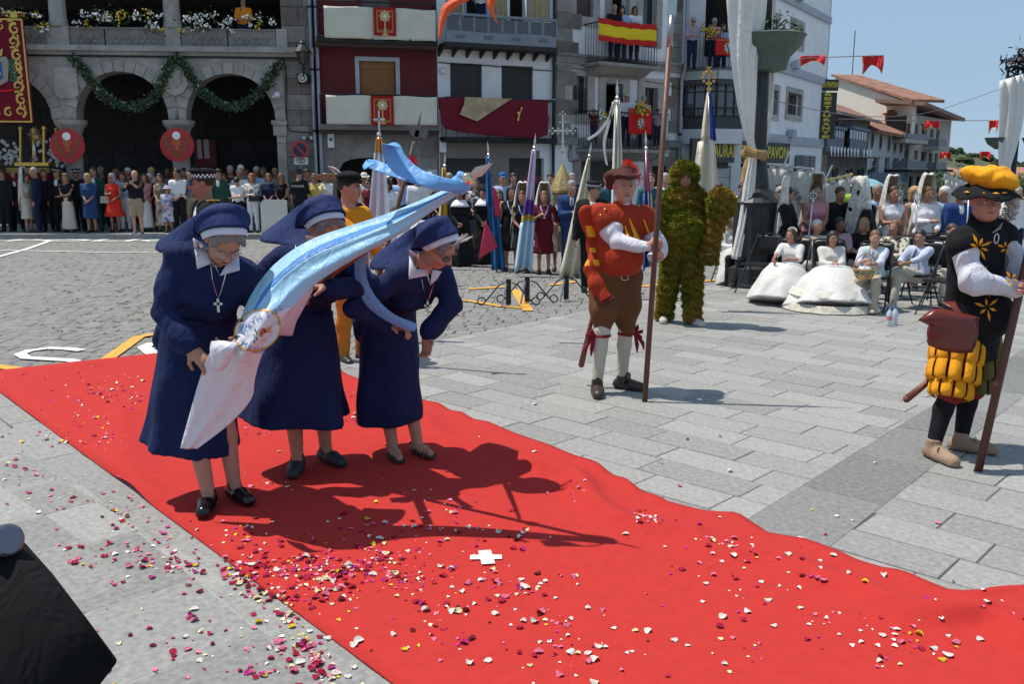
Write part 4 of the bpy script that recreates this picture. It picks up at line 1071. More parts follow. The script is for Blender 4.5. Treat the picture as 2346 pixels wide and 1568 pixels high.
# ---- stone-cornered restaurant house
sh=thing('stone_corner_house',FD(0,0),'white house with rough stone corners, stone windows and two iron balconies','building')
def rD(u0,v0,u1,v1,d=0):return FD.rect(u0,v0,u1,v1,d)
W={'a':rD(1310,172,1344,262),'b':rD(1387,190,1423,330),'c':rD(1476,200,1502,335),'d':rD(1320,-60,1357,40),'e':rD(1402,-60,1438,98),'f':rD(1474,-60,1500,110)}
g1,g2=rD(1330,362,1420,560),rD(1492,380,1550,560)
hs=[W[k] for k in 'abcdef']+[(g1[0],.05,g1[2],g1[3]),(g2[0],.05,g2[2],g2[3])]
hs=[(h[0],h[1],h[2],h[3]+(1.3 if i in (3,4,5) else 0)) for i,h in enumerate(hs)]
body(FD,.02,sD-.02,ZT,sh,hs,M_wp)
for i,k in enumerate('abcdef'):
 h=hs[i];surround(FD,h,.30 if k in 'abc' else .27,M_stone_l,sh,.045,sill=k in 'ad')
 if k in 'ac':window(FD,h,sh,nx=2,nz=5)
 if k=='d':shutter(FD,h,sh,mat((.07,.04,.03),.6,'wood'))
 if k=='f':window(FD,h,sh,nx=1,nz=2,frame=mat((.05,.05,.055),.5),shut=(.45,mat((.09,.05,.04),.6)))
m_=MB()
for k in 'a':
 h=W[k];
 for i in range(8):s_=h[0]+(h[2]-h[0])*(i+.5)/8;m_.tube([FD(s_,h[1],.02),FD(s_,h[1]+.8,.02)],.01,4)
m_.build('window_rail',M_iron,sh,kind='stuff')
for g_,lab in ((g1,''),(g2,'')):
 surround(FD,(g_[0],.05,g_[2],g_[3]),.32,M_stone,sh,.05,sill=False)
 m_=MB();FD.box(m_,g_[0],g_[2],.05,g_[3],-.25,-.2);m_.build('door',mat((.025,.018,.016),.6,'wood'),sh)
# quoins: irregular stones, each its own piece
r_=random.Random(21)
def quoins(u,z0,z1,side,wmin=.35,wmax=.95):
 z=z0;k=0;sx=FD.s(u)
 while z<z1:
  h=min(r_.uniform(.34,.5),z1-z);w_=r_.uniform(wmin,wmax*.75) if k%2 else r_.uniform(wmax*.7,wmax)
  a=(sx,sx+w_) if side>0 else (sx-w_,sx);m_=MB();e=[r_.uniform(-.03,.03) for _ in range(4)]
  m_.plate([(a[0]+(e[0] if side<0 else 0),z+.01),(a[1]+(e[1] if side>0 else 0),z+.01),(a[1]+(e[2] if side>0 else 0),z+h-.01),(a[0]+(e[3] if side<0 else 0),z+h-.01)],FD,.0,.035+r_.random()*.03)
  m_.build('quoin',r_.choice(M_ash),sh);z+=h;k+=1
zk=FD.z(1290,325);zk2=FD.z(1290,140)
quoins(1272,zk+.1,zk2-.1,1,.5,.95);quoins(1272,zk2+.25,ZT-1,1,.5,1.0);quoins(1552,0.1,zk-.1,-1,.3,.6);quoins(1552,zk+.4,zk2-.2,-1,.3,.5);quoins(1552,zk2+.3,ZT-1,-1,.35,.65)
m_=MB();FD.box(m_,.0,sD,zk2-.05,zk2+.16,.0,.14);FD.box(m_,0,sD,zk2+.16,zk2+.24,.0,.2);m_.build('string_course',M_stone,sh)
m_=MB();FD.box(m_,.0,sD,zk-.1,zk+.14,.0,.18);m_.build('string_course',M_stone,sh)
def balc(u0,u1,v,zr,dd,par=sh):
 s0_,s1_=FD.s(u0,dd,v),FD.s(u1,dd,v);z=FD.z((u0+u1)/2,v,dd)
 m_=MB();m_.plate([(0,z-.10),(dd+.08,z-.10),(dd+.08,z),(0,z)],lambda a,b,d:FD(d,b,a),s0_-.05,s1_+.05)
 m_.plate([(0,z-.38),(dd*.5,z-.28),(dd-.02,z-.1),(0,z-.1)],lambda a,b,d:FD(d,b,a),s0_+.1,s1_-.1);m_.build('balcony_slab',M_stone,par)
 railing(FD,s0_,s1_,z,FD.z((u0+u1)/2,zr,dd),dd,par,.13);return s0_,s1_,z
B1=balc(1371,1504,146,57,.75);B2=balc(1348,1530,398-46-10,258,.75)
a=rD(1371,52,1505,118,.8);z0a=FD.z(1438,98,.85);z1a=FD.z(1438,47,.85);hgt=z1a-z0a
fl=thing('spanish_flag',FD(a[0],z1a,.85),'red and yellow striped flag hung over the upper iron balcony','flag')
ss0,ss1=FD.s(1371,.85,60),FD.s(1505,.85,60)
for k0,k1,mt,nm in ((0,.25,cloth((.50,.02,.015)),'red_stripe'),(.25,.75,cloth((.72,.52,.02)),'yellow_stripe'),(.75,1,cloth((.50,.02,.015)),'red_stripe')):
 rows=[[FD(ss0+(ss1-ss0)*i/30,z1a-hgt*(k0+(k1-k0)*j/5)-.05*math.sin(i/30*3.14)-.012*math.sin(i*.9),.85+.03*math.sin(i*.55+(k0+(k1-k0)*j/5)*3)*(k0+(k1-k0)*j/5+.2)) for i in range(31)] for j in range(6)]
 m_=MB();m_.sheet(rows[::-1],.006);m_.build(nm,mt,fl,smooth=True)
M_sb=mat((.018,.018,.016),.5,name='sign_black');M_sy=mat((.55,.47,.03),.5,name='sign_yellow')
s0_,s1_=FD.s(1384,.2,150),FD.s(1477,.2,150);zz1,zz0=FD.z(1430,140,.2),FD.z(1430,166,.2)
t=thing('restaurant_sign',FD(s0_,zz0,.2),'long black sign with yellow letters RESTAURANTE PAVON under the flag balcony','sign')
m_=MB();FD.box(m_,s0_,s1_,zz0,zz1,.16,.24);m_.build('board',M_sb,t);ftext(FD,'RESTAURANTE PAVON',(s0_+s1_)/2,(zz0+zz1)/2,(zz1-zz0)*.62,.246,M_sy,t,w=(s1_-s0_)*.92,bold=.01)
def red_crest(fr,u0,v0,u1,v1,d,label,fl_uv=None):
 a=fr.rect(u0,v0,u1,v1,d);t=thing('crest_banner',fr(a[0],a[3],d),label,'banner','red crest banners')
 hang(fr,a,d,cloth((.50,.012,.02)),'cloth',t,2,.012,nx=14,nz=8)
 for k in (.1,.16):m_=MB();z=a[3]-(a[3]-a[1])*k;fr.box(m_,a[0]+.02,a[2]-.02,z,z+.012,d+.02,d+.026);m_.build('gold_line',mat((.5,.25,.05),.6),t)
 c,z=(a[0]+a[2])/2,a[1]+(a[3]-a[1])*.42;m_=MB();m_.plate([(c-.10,z+.14),(c+.10,z+.14),(c+.1,z-.04),(c,z-.14),(c-.1,z-.04)],fr,d+.02,d+.035);m_.build('shield',mat((.5,.5,.52),.6),t)
 m_=MB();m_.plate([(c-.07,z+.12),(c-.02,z+.12),(c+.07,z-.06),(c+.02,z-.09)],fr,d+.035,d+.04);m_.build('bend',mat((.03,.06,.2),.6),t)
 m_=MB()
 for i in range(10):a_=i*.628+.3;m_.ball(fr(c+.15*math.cos(a_),z+.17*math.sin(a_),d+.03),.035,6,4)
 m_.build('gold_mantling',M_gold,t,kind='stuff')
red_crest(FD,1441,247,1492,308,.84,'red cloth with a shield hung on the lower iron balcony')
flowers('flower_pot',1458,1486,248,'yellow flowers in a terracotta pot above the lower red crest cloth',None,.95,FD,7,.9,'flowers',2.2,.18)
flowers('flower_pot',1372,1395,262,'yellow flowers at the left of the lower iron balcony',None,.9,FD,8,.85,'flowers',1.6,.12)
cable(FD,[(1268,158),(1300,154),(1340,160),(1370,176),(1384,176)],label='black cable drooping to the restaurant sign')
cable(FD,[(1476,185),(1520,192),(1560,205)],label='black cable right of the restaurant sign')
a=rD(1310,420/1.2754,1330,465/1.2754,.1);m_=MB();rbox(FD,m_,a,.0,.16);m_.build('meter_box',mat((.42,.43,.44),.6),label='grey meter box low on the stone cornered house',cat='box')
cable(FD,[(1308,332),(1302,350),(1304,368),(1318,372),(1330,360)],label='looped cable round the grey meter box')
for u in (1556,):
 c=FD(FD.s(u)-.1,0,.14);t=thing('drain_pipe',c,'grey drain pipe between the stone corner and the glazed gallery','drain pipe');m_=MB();m_.tube([c,c+Vector((0,0,zk2-.3)),c+Vector((.1,-.15,zk2+.3)),c+Vector((.05,0,11))],.06,8);m_.build('pipe',M_pipe,t)
 m_=MB();m_.tube([c+Vector((0,0,3)),c+Vector((0,0,3.1))],.075,8);m_.build('clamp',M_iron,t)
# ---- corner restaurant with glazed gallery
rc=thing('corner_restaurant',FE0(0,0),'white corner building with a black glazed gallery and side windows in stone frames','building')
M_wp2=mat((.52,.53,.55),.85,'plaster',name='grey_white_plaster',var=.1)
zq0,zq1,zq2=FE0.z(1600,322),FE0.z(1600,297),FE0.z(1600,195)
hE=[(.9,FE0.z(1600,128),sE0-.4,FE0.z(1600,-60)),(.2,.1,sE0-.2,FE0.z(1600,380))]
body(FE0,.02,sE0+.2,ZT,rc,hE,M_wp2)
# gallery: chamfered bay in three facets
gd=.95;ga0,ga1=.12,sE0+.1
plan=[(ga0,0),(ga0+.75,gd),(ga1-.55,gd),(ga1,0)]
def facets():
 for (a,da),(b,db) in zip(plan,plan[1:]):
  p,q=FE0(a,0,da),FE0(b,0,db);yield Facade((p.x,p.y),math.atan2(q.y-p.y,q.x-p.x)),(q-p).length
for fi,(fc,L) in enumerate(facets()):
 n_=max(2,round(L/.42));H=zq2-zq1
 m_=MB();fc.box(m_,.0,L,zq0,zq1,-.1,.0);m_.build('gallery_base',M_wp2,rc)
 m_=MB();fc.box(m_,.02,L-.02,zq1,zq1+H*.28,-.06,-.02);m_.build('gallery_skirt',mat((.03,.032,.036),.5),rc)
 for i in range(n_+1):m_=MB();s_=.03+(L-.06)*i/n_;fc.box(m_,s_-.025,s_+.025,zq1+H*.28,zq2,-.06,.0);m_.build('mullion',M_iron,rc)
 for k in (.28,.46,.82,1.0):m_=MB();fc.box(m_,.06,L-.06,zq1+H*k-.02,zq1+H*k+.02,-.05,-.005);m_.build('transom',M_iron,rc)
 for i in range(n_):m_=MB();a,b=.03+(L-.06)*i/n_+.03,.03+(L-.06)*(i+1)/n_-.03;fc.box(m_,a,b,zq1+H*.3,zq2-.02,-.045,-.035);m_.build('pane',glass('gallery_pane',(.06,.075,.085)),rc)
 x=.1
 while x<L-.1:m_=MB();c=fc(x,zq1+H*.38,.05);m_.tube([c+fc.t*(.07*math.cos(a_*.6)*(1-a_/16))+Vector((0,0,.1*math.sin(a_*.6)*(1-a_/16))) for a_ in range(12)],.008,4);m_.build('scroll',M_iron,rc);x+=.22
 m_=MB();fc.box(m_,.0,L,zq2,zq2+.14,-.08,.03)
 x=0
 while x<L-.06:m_.plate([(x,zq2),(x+.14,zq2),(x+.07,zq2-.12)],fc,.03,.045);x+=.15
 m_.build('valance',mat((.05,.052,.058),.6),rc);m_=MB();fc.box(m_,.0,L,zq2+.14,zq2+.42,-.2,.06);m_.build('gallery_top',mat((.36,.38,.39),.6),rc)
poly=[FE0(a,0,d) for a,d in plan]
for z0_,z1_,mt in ((zq0-.12,zq0,M_wp2),(zq2+.42,zq2+.5,M_mortar)):
 m_=MB();m_.prism([(p.x,p.y) for p in poly][::1],z0_,z1_);m_.build('gallery_slab',mt,rc)
zrb=zq2+.5;zrt=FE0.z(1600,65,gd)
for fi,(fc,L) in enumerate(facets()):railing(fc,.04,L-.04,zrb,zrt,0,rc,.12,ends=False)
red_crest(Facade((FE0(0,0,gd).x,FE0(0,0,gd).y),FE0.ang),1640,86,1692,128,.05,'red cloth with a shield on the upper balcony over the gallery')
flowers('flower_pot',1608,1640,72,'yellow flowers on the rail of the upper balcony over the gallery',None,.95,FE0,9,gd+.05,'flowers',2.0,.2)
# side facade with windows in stone frames
bands=[(205/1.2754,0)]
SW=[FE.rect(1735,330/2.8/1.2754*1.0,1760,118)]
def zrect(x0,y0,x1,y1):
 f=lambda x,y:((1600+x/2.8)/1.2754,(y/2.8)/1.2754);a=f(x0,y0);b=f(x1,y1);return FE.rect(a[0],a[1],b[0],b[1])
wins=[zrect(2000,185,2080,375),zrect(1965,752,2065,950),zrect(1838,140,1872,335),zrect(1845,735,1872,940)]
dE=FE.rect(1740,400,1860,560)
body(FE,.0,sE,ZT,rc,wins+[(.3,.05,sE*.45,FE.z(1790,376)),(sE*.62,.05,sE*.85,FE.z(1850,380))],M_wp)
for i,wn_ in enumerate(wins):
 surround(FE,wn_,.22,M_stone_l,rc,.04);window(FE,wn_,rc,nx=2,nz=1,d=-.2,shut=(.3,mat((.3,.28,.25),.6)) if i in (0,2) else None,curtain=mat((.45,.43,.4),.8) if i==0 else None)
M_band=mat((.38,.41,.46),.8,'plaster',name='grey_band')
for y0,y1 in ((570,635),(5,70),(1120,1190)):
 f=lambda y:FE.z((1600+2050/2.8)/1.2754,y/2.8/1.2754);m_=MB();FE.box(m_,-.05,sE+.05,f(y1),f(y0),.0,.10);m_.build('floor_band',M_band,rc)
 m_=MB();s_=FE.s((1600+1950/2.8)/1.2754);FE.box(m_,s_,s_+.5,f(y0)-.05,f(y0)+.25,.1,.3);m_.build('bracket_box',M_band,rc)
m_=MB();FE.box(m_,sE-.02,sE+.3,.05,ZT,-8,-.02);m_.build('end_wall',M_wp2,rc)
m_=MB();FE.box(m_,-.3,sE+.3,ZT,ZT+.2,-8,.4);m_.build('roof',M_tileR,rc)
# sign over the ground floor: RESTAURANTE CASA PAVON
pA=P(1596,345,FE0(sE0*.3,0,1.5).y);pB=FE(sE*.62,0,.9);fs=Facade((pA.x,pA.y),math.atan2(pB.y-pA.y,pB.x-pA.x));Ls=fs.s(1812)
z1_,z0_=fs.z(1720,330),fs.z(1720,368)
t=thing('restaurant_sign',fs(0,z0_,0),'long black fascia reading RESTAURANTE CASA PAVON above the ground floor','sign')
m_=MB();fs.box(m_,-.3,Ls,z0_-.08,z1_+.1,-.1,.0);m_.build('board',M_sb,t)
ftext(fs,'RESTAURANTE  CASA PAVON',Ls*.49,(z0_+z1_)/2,(z1_-z0_)*.72,.006,M_sy,t,w=Ls*.97,bold=.012)
m_=MB();z_=1.2
while z_<z0_-.5:
 x=0.0
 while x<Ls-.1:fs.box(m_,x,x+.74,z_,z_+.36,-.15,-.1);x+=.75
 z_+=.375
m_.build('wall_tiles',mat((.33,.33,.33),.6,'tile',var=.1),rc,kind='stuff')
m_=MB();fs.box(m_,1.0,2.3,1.9,2.6,-.09,-.05);m_.build('vent_window',M_dark,rc)
a=FE.rect(1835,352,1872,376,.2)
for k in (0,1):
 t=thing('air_conditioner',FE(a[0]+k*.9,a[1],.3),('left' if k==0 else 'right')+' grey air conditioner box beside the fascia sign','air conditioner');m_=MB();FE.box(m_,a[0]+k*.95-.2,a[0]+k*.95+.6,a[1]-.3,a[1]+.35,.05,.4);m_.build('case',mat((.16,.17,.18),.5),t)
 for j in range(5):m_=MB();FE.box(m_,a[0]+k*.95-.15,a[0]+k*.95+.55,a[1]-.22+j*.11,a[1]-.17+j*.11,.4,.41);m_.build('grille_slat',M_iron,t)
# projecting sign facing the square
pp=FE(sE-.4,0,0);fv=Facade((pp.x,pp.y),math.atan2(.25,1));
def vs(u,v):return fv.uv(u,v)
a=fv.rect(1868,181,1918,208);b=fv.rect(1874,211,1909,318)
t=thing('projecting_sign',fv(b[0],b[1],0),'tall black hanging sign with CASA PAVON over RESTAURANTE spelled downwards','sign')
m_=MB();rbox(fv,m_,a,-.08,.08);m_.build('top_board',M_sb,t);m_=MB();rbox(fv,m_,b,-.08,.08);m_.build('tall_board',M_sb,t)
ftext(fv,'CASA PAVON',(a[0]+a[2])/2,(a[1]+a[3])/2,(a[3]-a[1])*.5,.086,M_sy,t,w=(a[2]-a[0])*.9,bold=.01)
for i,ch in enumerate('RESTAURANTE'):z=b[3]-(b[3]-b[1])*(i+.55)/11;ftext(fv,ch,(b[0]+b[2])/2,z,(b[3]-b[1])/11*.62,.086,M_sy,t,w=(b[2]-b[0])*.42,bold=.01)
m_=MB()
for z in (a[1]+.02,b[1]+.05):m_.tube([fv(b[0]-.8,z,0),fv(b[0],z,0)],.02,5)
m_.build('bracket',M_iron,t)
# ---- street of houses beyond, on the right
def far_facade(uA,uB,YA,YB):p=P(uA,395,YA);q=P(uB,395,YB);f=Facade((p.x,p.y),math.atan2(q.y-p.y,q.x-p.x));f.L=(q-p).length;return f
def qbox(fr,m_,u0,v0,u1,v1,d0,d1,d=0):r_0=fr.rect(u0,v0,u1,v1,d);rbox(fr,m_,r_0,d0,d1);return r_0
F1=far_facade(1893,1985,47,56);z1_=F1.z(1940,262)
h1=thing('grey_house',F1(0,0),'weathered grey house with glazed balconies just beyond the tall black sign','building')
hw=[F1.rect(1905,275,1918,330),F1.rect(1926,285,1938,345),F1.rect(1944,292,1953,347),F1.rect(1962,292,1972,350)]
lw=[F1.rect(1905,385,1918,440),F1.rect(1935,385,1950,440),F1.rect(1962,385,1976,440)]
body(F1,0,F1.L,z1_,h1,hw+lw,mat((.13,.125,.12),.9,'stone',name='weathered_wall',var=.4))
for w_ in hw+lw:window(F1,w_,h1,nx=2,nz=2,frame=mat((.30,.32,.34),.6))
m_=MB();m_.sheet([[F1(-.3,z1_-.1,.7),F1(F1.L+.2,z1_-.1,.7)],[F1(-.3,z1_+1.0,-3),F1(F1.L+.2,z1_+1.0,-3)]],.15);m_.build('roof',mat((.20,.17,.15),.9,'tile',var=.4),h1)
for (u0,u1,v) in ((1897,1932,350),(1950,1984,352)):
 a=F1.rect(u0,v-58,u1,v,.8)
 m_=MB();F1.box(m_,a[0],a[2],a[1],a[1]+.7,.75,.8);m_.build('balcony_panel',mat((.08,.10,.13),.6),h1)
 n_=6
 for i in range(n_+1):m_=MB();s_=a[0]+(a[2]-a[0])*i/n_;F1.box(m_,s_-.03,s_+.03,a[1]+.7,a[3],.75,.8);m_.build('mullion',mat((.35,.38,.42),.6),h1)
 m_=MB();F1.box(m_,a[0],a[2],a[1]+.72,a[3]-.05,.76,.77);m_.build('pane',glass('far_pane',(.09,.11,.14)),h1)
 m_=MB();F1.box(m_,a[0]-.1,a[2]+.1,a[3],a[3]+.12,.0,.9);m_.build('awning',mat((.10,.15,.22),.7),h1)
m_=MB();a=F1.rect(1890,353,1985,358,.9);F1.box(m_,.0,F1.L,a[1],a[3],.0,.9);m_.build('balcony_slab',M_stone,h1)
# washing-like white pennants
t=thing('white_cloths',F1(0,a[3],1),'row of small white cloths hung along the balcony of the weathered grey house','cloths')
for i in range(12):
 u=1904+i*7.6+(6 if i>8 else 0);c=F1.uv(u,343+i*.7,1.0);m_=MB();m_.sheet([[F1(c[0]-.16,c[1]+.1,1.0),F1(c[0]+.1,c[1]+.2,1.03)],[F1(c[0]-.1,c[1]-.28,1.05),F1(c[0]+.2,c[1]-.32,1.0)]],.01);m_.build('white_cloth',mat((.75,.76,.8),.7),t)
# white house with oval windows
F2=far_facade(1983,2086,56,66);z2=F2.z(2030,300)
h2=thing('oval_window_house',F2(0,0),'white house with a row of oval windows and a red tiled roof down the street','building')
ov=[(u,322+(u-1998)*.22) for u in (1998,2017,2036,2050,2064)]
aw=[F2.rect(1990,358,2012,402),F2.rect(2028,360,2036,402),F2.rect(2047,362,2056,404),F2.rect(2066,364,2076,404)]
gw=[F2.rect(1996,425,2010,470),F2.rect(2030,425,2042,470),F2.rect(2056,425,2068,470)]
body(F2,0,F2.L,z2,h2,aw+gw,mat((.42,.44,.46),.85,'plaster',var=.15))
for w_ in aw+gw:window(F2,w_,h2,nx=2,nz=2,frame=mat((.35,.37,.4),.6))
for u,v in ov:
 c=F2.uv(u,v);
 for nm,k,mt,d in (('oval_frame',1.35,M_stone,.03),('oval_pane',1,M_dark,.045)):
  m_=MB();m_.plate([(c[0]+.26*k*math.cos(i*.393),c[1]+.40*k*math.sin(i*.393)) for i in range(16)],F2,0,d);m_.build(nm,mt,h2)
m_=MB();m_.sheet([[F2(-.5,z2-.1,.7),F2(F2.L+.3,z2-.3,.7)],[F2(-.5,z2+2.6,-5),F2(F2.L+.3,z2+2.2,-5)]],.2);m_.build('roof',M_tileR,h2)
m_=MB();cc_=F2(*F2.uv(2037,290,-1.5),-1.5);m_.box(cc_+Vector((0,0,.1)),(.5,.5,1.5));m_.box(cc_+Vector((0,0,.9)),(.8,.8,.12));m_.box(cc_+Vector((0,0,1.05)),(.35,.35,.25));m_.build('chimney',mat((.28,.10,.06),.9,'tile'),h2)
M_blue=mat((.05,.09,.15),.6,'plaster',name='blue_panel')
a=F2.rect(1996,395,2080,414,1.2)
for i in range(7):m_=MB();s_=a[0]+(a[2]-a[0])*i/7;F2.box(m_,s_+.03,s_+(a[2]-a[0])/7-.03,a[1],a[3],1.15,1.2);m_.build('balcony_panel',M_blue,h2)
m_=MB();F2.box(m_,a[0],a[2],a[1]-.25,a[1]-.03,0,1.25);m_.build('balcony_slab',M_stone,h2)
# long cream gable building
F3=far_facade(1905,2079,74,64);F3b=Facade((F3(F3.L,0).x,F3(F3.L,0).y),math.atan2(.75,.66));F3b.L=F3b.s(2178)
h3=thing('cream_apartment_house',F3(0,0),'tall cream building with a long sloping roof behind the oval window house','building')
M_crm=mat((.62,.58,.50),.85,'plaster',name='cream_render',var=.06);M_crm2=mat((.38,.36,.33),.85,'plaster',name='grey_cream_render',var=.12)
pL,pR=F3.uv(1916,178),F3.uv(2079,240);pE=F3.uv(2086,300)
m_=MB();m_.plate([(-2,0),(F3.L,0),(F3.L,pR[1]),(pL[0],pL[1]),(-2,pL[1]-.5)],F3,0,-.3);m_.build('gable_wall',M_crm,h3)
sl=(pR[1]-pL[1])/(pR[0]-pL[0]);m_=MB();m_.plate([(pL[0]-.3,pL[1]+.15),(F3.L+.3,pR[1]+.1),(F3.L+.3,pR[1]+.3),(pL[0]-.3,pL[1]+.3)],F3,.3,-2.2);m_.build('roof',M_tileR,h3)
zr_=F3b.z(2130,262);b3=[F3b.rect(2104,375-10,2122,375-10+0)] if False else []
wz=[F3b.rect(u0,v0,u1,v1) for u0,v0,u1,v1 in ((2085,282,2092,308),(2096,283,2103,309),(2108,283,2123,308),(2132,296,2138,316),(2146,296,2152,318),(2083,344,2089,360),(2096,344,2102,366),(2107,347,2121,370),(2129,350,2135,372),(2142,351,2148,373))]
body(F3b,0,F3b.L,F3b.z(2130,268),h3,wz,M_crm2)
for w_ in wz:window(F3b,w_,h3,nx=1,nz=1,frame=mat((.2,.15,.1),.6))
for (u0,v0,u1,v1,d) in ((2079,305,2122,322,1.0),(2150,318,2168,336,1.0),(2079,368,2122,385,1.0),(2145,372,2166,388,1.0)):
 a=F3b.rect(u0,v0,u1,v1,d);t_=MB();F3b.box(t_,a[0],a[2],a[1],a[3],d-.08,d);F3b.box(t_,a[0],a[0]+.08,a[1],a[3],0,d);t_.build('balcony_front',mat((.20,.21,.23),.7),h3);m_=MB();F3b.box(m_,a[0]-.1,a[2]+.1,a[1]-.25,a[1],0,d+.1);m_.build('balcony_slab',M_crm2,h3)
a=F3b.uv(2178,268);m_=MB();m_.sheet([[F3b(-.3,pR[1]+.1,.9),F3b(F3b.L+.3,a[1]-.1,.9)],[F3b(-.3,pR[1]+.5,-2.5),F3b(F3b.L+.3,a[1]+.3,-2.5)]],.25);m_.build('eaves',mat((.25,.17,.13),.9,'tile'),h3)
for u,v in ((1989,232),(2058,268)):
 pz=F3(*F3.uv(u,v,-2),-2);m_=MB();m_.box(pz+Vector((0,0,.2)),(.9,.7,1.6));m_.box(pz+Vector((0,0,1.05)),(1.1,.9,.12));m_.build('chimney',M_mortar,h3)
pz=F3(*F3.uv(1952,175,-2),-2);m_=MB();m_.tube([pz-Vector((0,0,2)),pz+Vector((0,0,3.6))],.035,5);m_.build('antenna_mast',M_iron,h3)
# low wing with five windows
F4=far_facade(2068,2150,60,64);h4=thing('low_windowed_wing',F4(0,0),'low cream house with a row of narrow windows under the cream building','building')
w4=[F4.rect(u,404,u+8,430) for u in (2083,2100,2114,2129,2141)]
body(F4,0,F4.L,F4.z(2100,394),h4,w4,mat((.36,.34,.29),.85,'plaster',var=.15));
for w_ in w4:window(F4,w_,h4,nx=1,nz=2,frame=M_dark)
m_=MB();F4.box(m_,-.5,F4.L+.5,F4.z(2100,394),F4.z(2100,388),-4,.8);m_.build('slab_roof',M_dark,h4)
# dark trees, small roofs, hill
def far_roofhouse(u0,u1,v0,v1,Y,label,wallc=(.4,.3,.22)):
 a,b=P(u0,v1,Y),P(u1,v1,Y);f=Facade((a.x,a.y),0.0);L=b.x-a.x;ze=f.z(u0,v1);zr=f.z(u0,v0);t=thing('tiled_house',f(0,0),label,'building','red roofed houses down the hill')
 m_=MB();f.box(m_,0,L,-9,ze,0,-9);m_.build('wall',mat(wallc,.9,'plaster',var=.2),t)
 m_=MB();m_.sheet([[f(-.6,ze-.1,.8),f(L+.6,ze-.1,.8)],[f(-.2,zr,-4.5),f(L+.2,zr,-4.5)],[f(-.6,ze-.1,-9.8),f(L+.6,ze-.1,-9.8)]],.25);m_.build('roof',M_tileR,t)
 n_=max(2,int(L/3))
 for i in range(n_):m_=MB();s_=L*(i+.4)/n_;f.box(m_,s_,s_+.9,ze-2.2,ze-.8,.0,.03);m_.build('window',glass(),t)
far_roofhouse(2152,2230,384,400,85,'red tiled house left of the orange beret down the hill')
far_roofhouse(2180,2300,398,420,70,'long red roof just left of the orange beret',(.38,.2,.12))
far_roofhouse(2290,2440,382,412,80,'wide red tiled house behind the right lamp post',(.4,.22,.14))
far_roofhouse(2120,2185,372,392,95,'ochre tiled roof beside the low windowed wing',(.3,.25,.2))
rows=[];rr_=random.Random(4)
for j in range(9):
 row=[]
 for i in range(60):
  x=60+i*6.5;y=330+j*25;prof=math.exp(-((x-178)/75)**2)*26+math.exp(-((x-340)/90)**2)*10
  row.append((x,y,-14+(prof+9*(j/8))*math.sin(min(1,j/6)*1.57)+1.3*mnoise.noise(Vector((x*.08,y*.08,0)))))
 rows.append(row)
m_=MB();m_.sheet(rows);hill=m_.build('hill',mat((.07,.085,.04),.95,'stone',name='hill_scrub',var=.5,scale=.02),kind='structure',smooth=True)
m_=MB()
for _ in range(900):
 i=rr_.randrange(2,57);j=rr_.randrange(1,8);p=Vector(rows[j][i]);p+=Vector((rr_.uniform(-3,3),rr_.uniform(-10,10),.8));m_.ball(p,(rr_.uniform(1.2,3),rr_.uniform(1.2,3),rr_.uniform(1,2.2)),6,4)
m_.build('hill_scrub',mat((.045,.065,.03),.95,'moss',name='scrub',var=.5,scale=.01),kind='stuff')
def leaf_tree(u,v0,v1,Y,w_,label,seed):
 rr_=random.Random(seed);b=P(u,v1,Y);b.z=0;top=P(u,v0,Y).z;t=thing('street_tree',b,label,'tree','trees down the street');m_=MB();m_.tube([b,b+Vector((.1,0,top*.5)),b+Vector((-.1,0,top*.85))],[.22,.16,.06],8);m_.build('trunk',M_wood,t)
 m_=MB()
 for _ in range(26):
  c=b+Vector((rr_.gauss(0,w_*.38),rr_.gauss(0,w_*.38),top*rr_.uniform(.45,.95)));leafball(m_,c,w_*.16,70,rr_,.16)
 m_.build('crown',mat((.045,.075,.028),.8,'plain',name='tree_leaf',var=.5),t,kind='stuff')
leaf_tree(2168,405,470,60,1.5,'dark leafy tree left of the orange beret',3);leaf_tree(2146,428,480,56,1.2,'small dark tree behind the standing mantilla women',5)
leaf_tree(2330,415,480,64,1.8,'leafy tree behind the right lamp post',6)
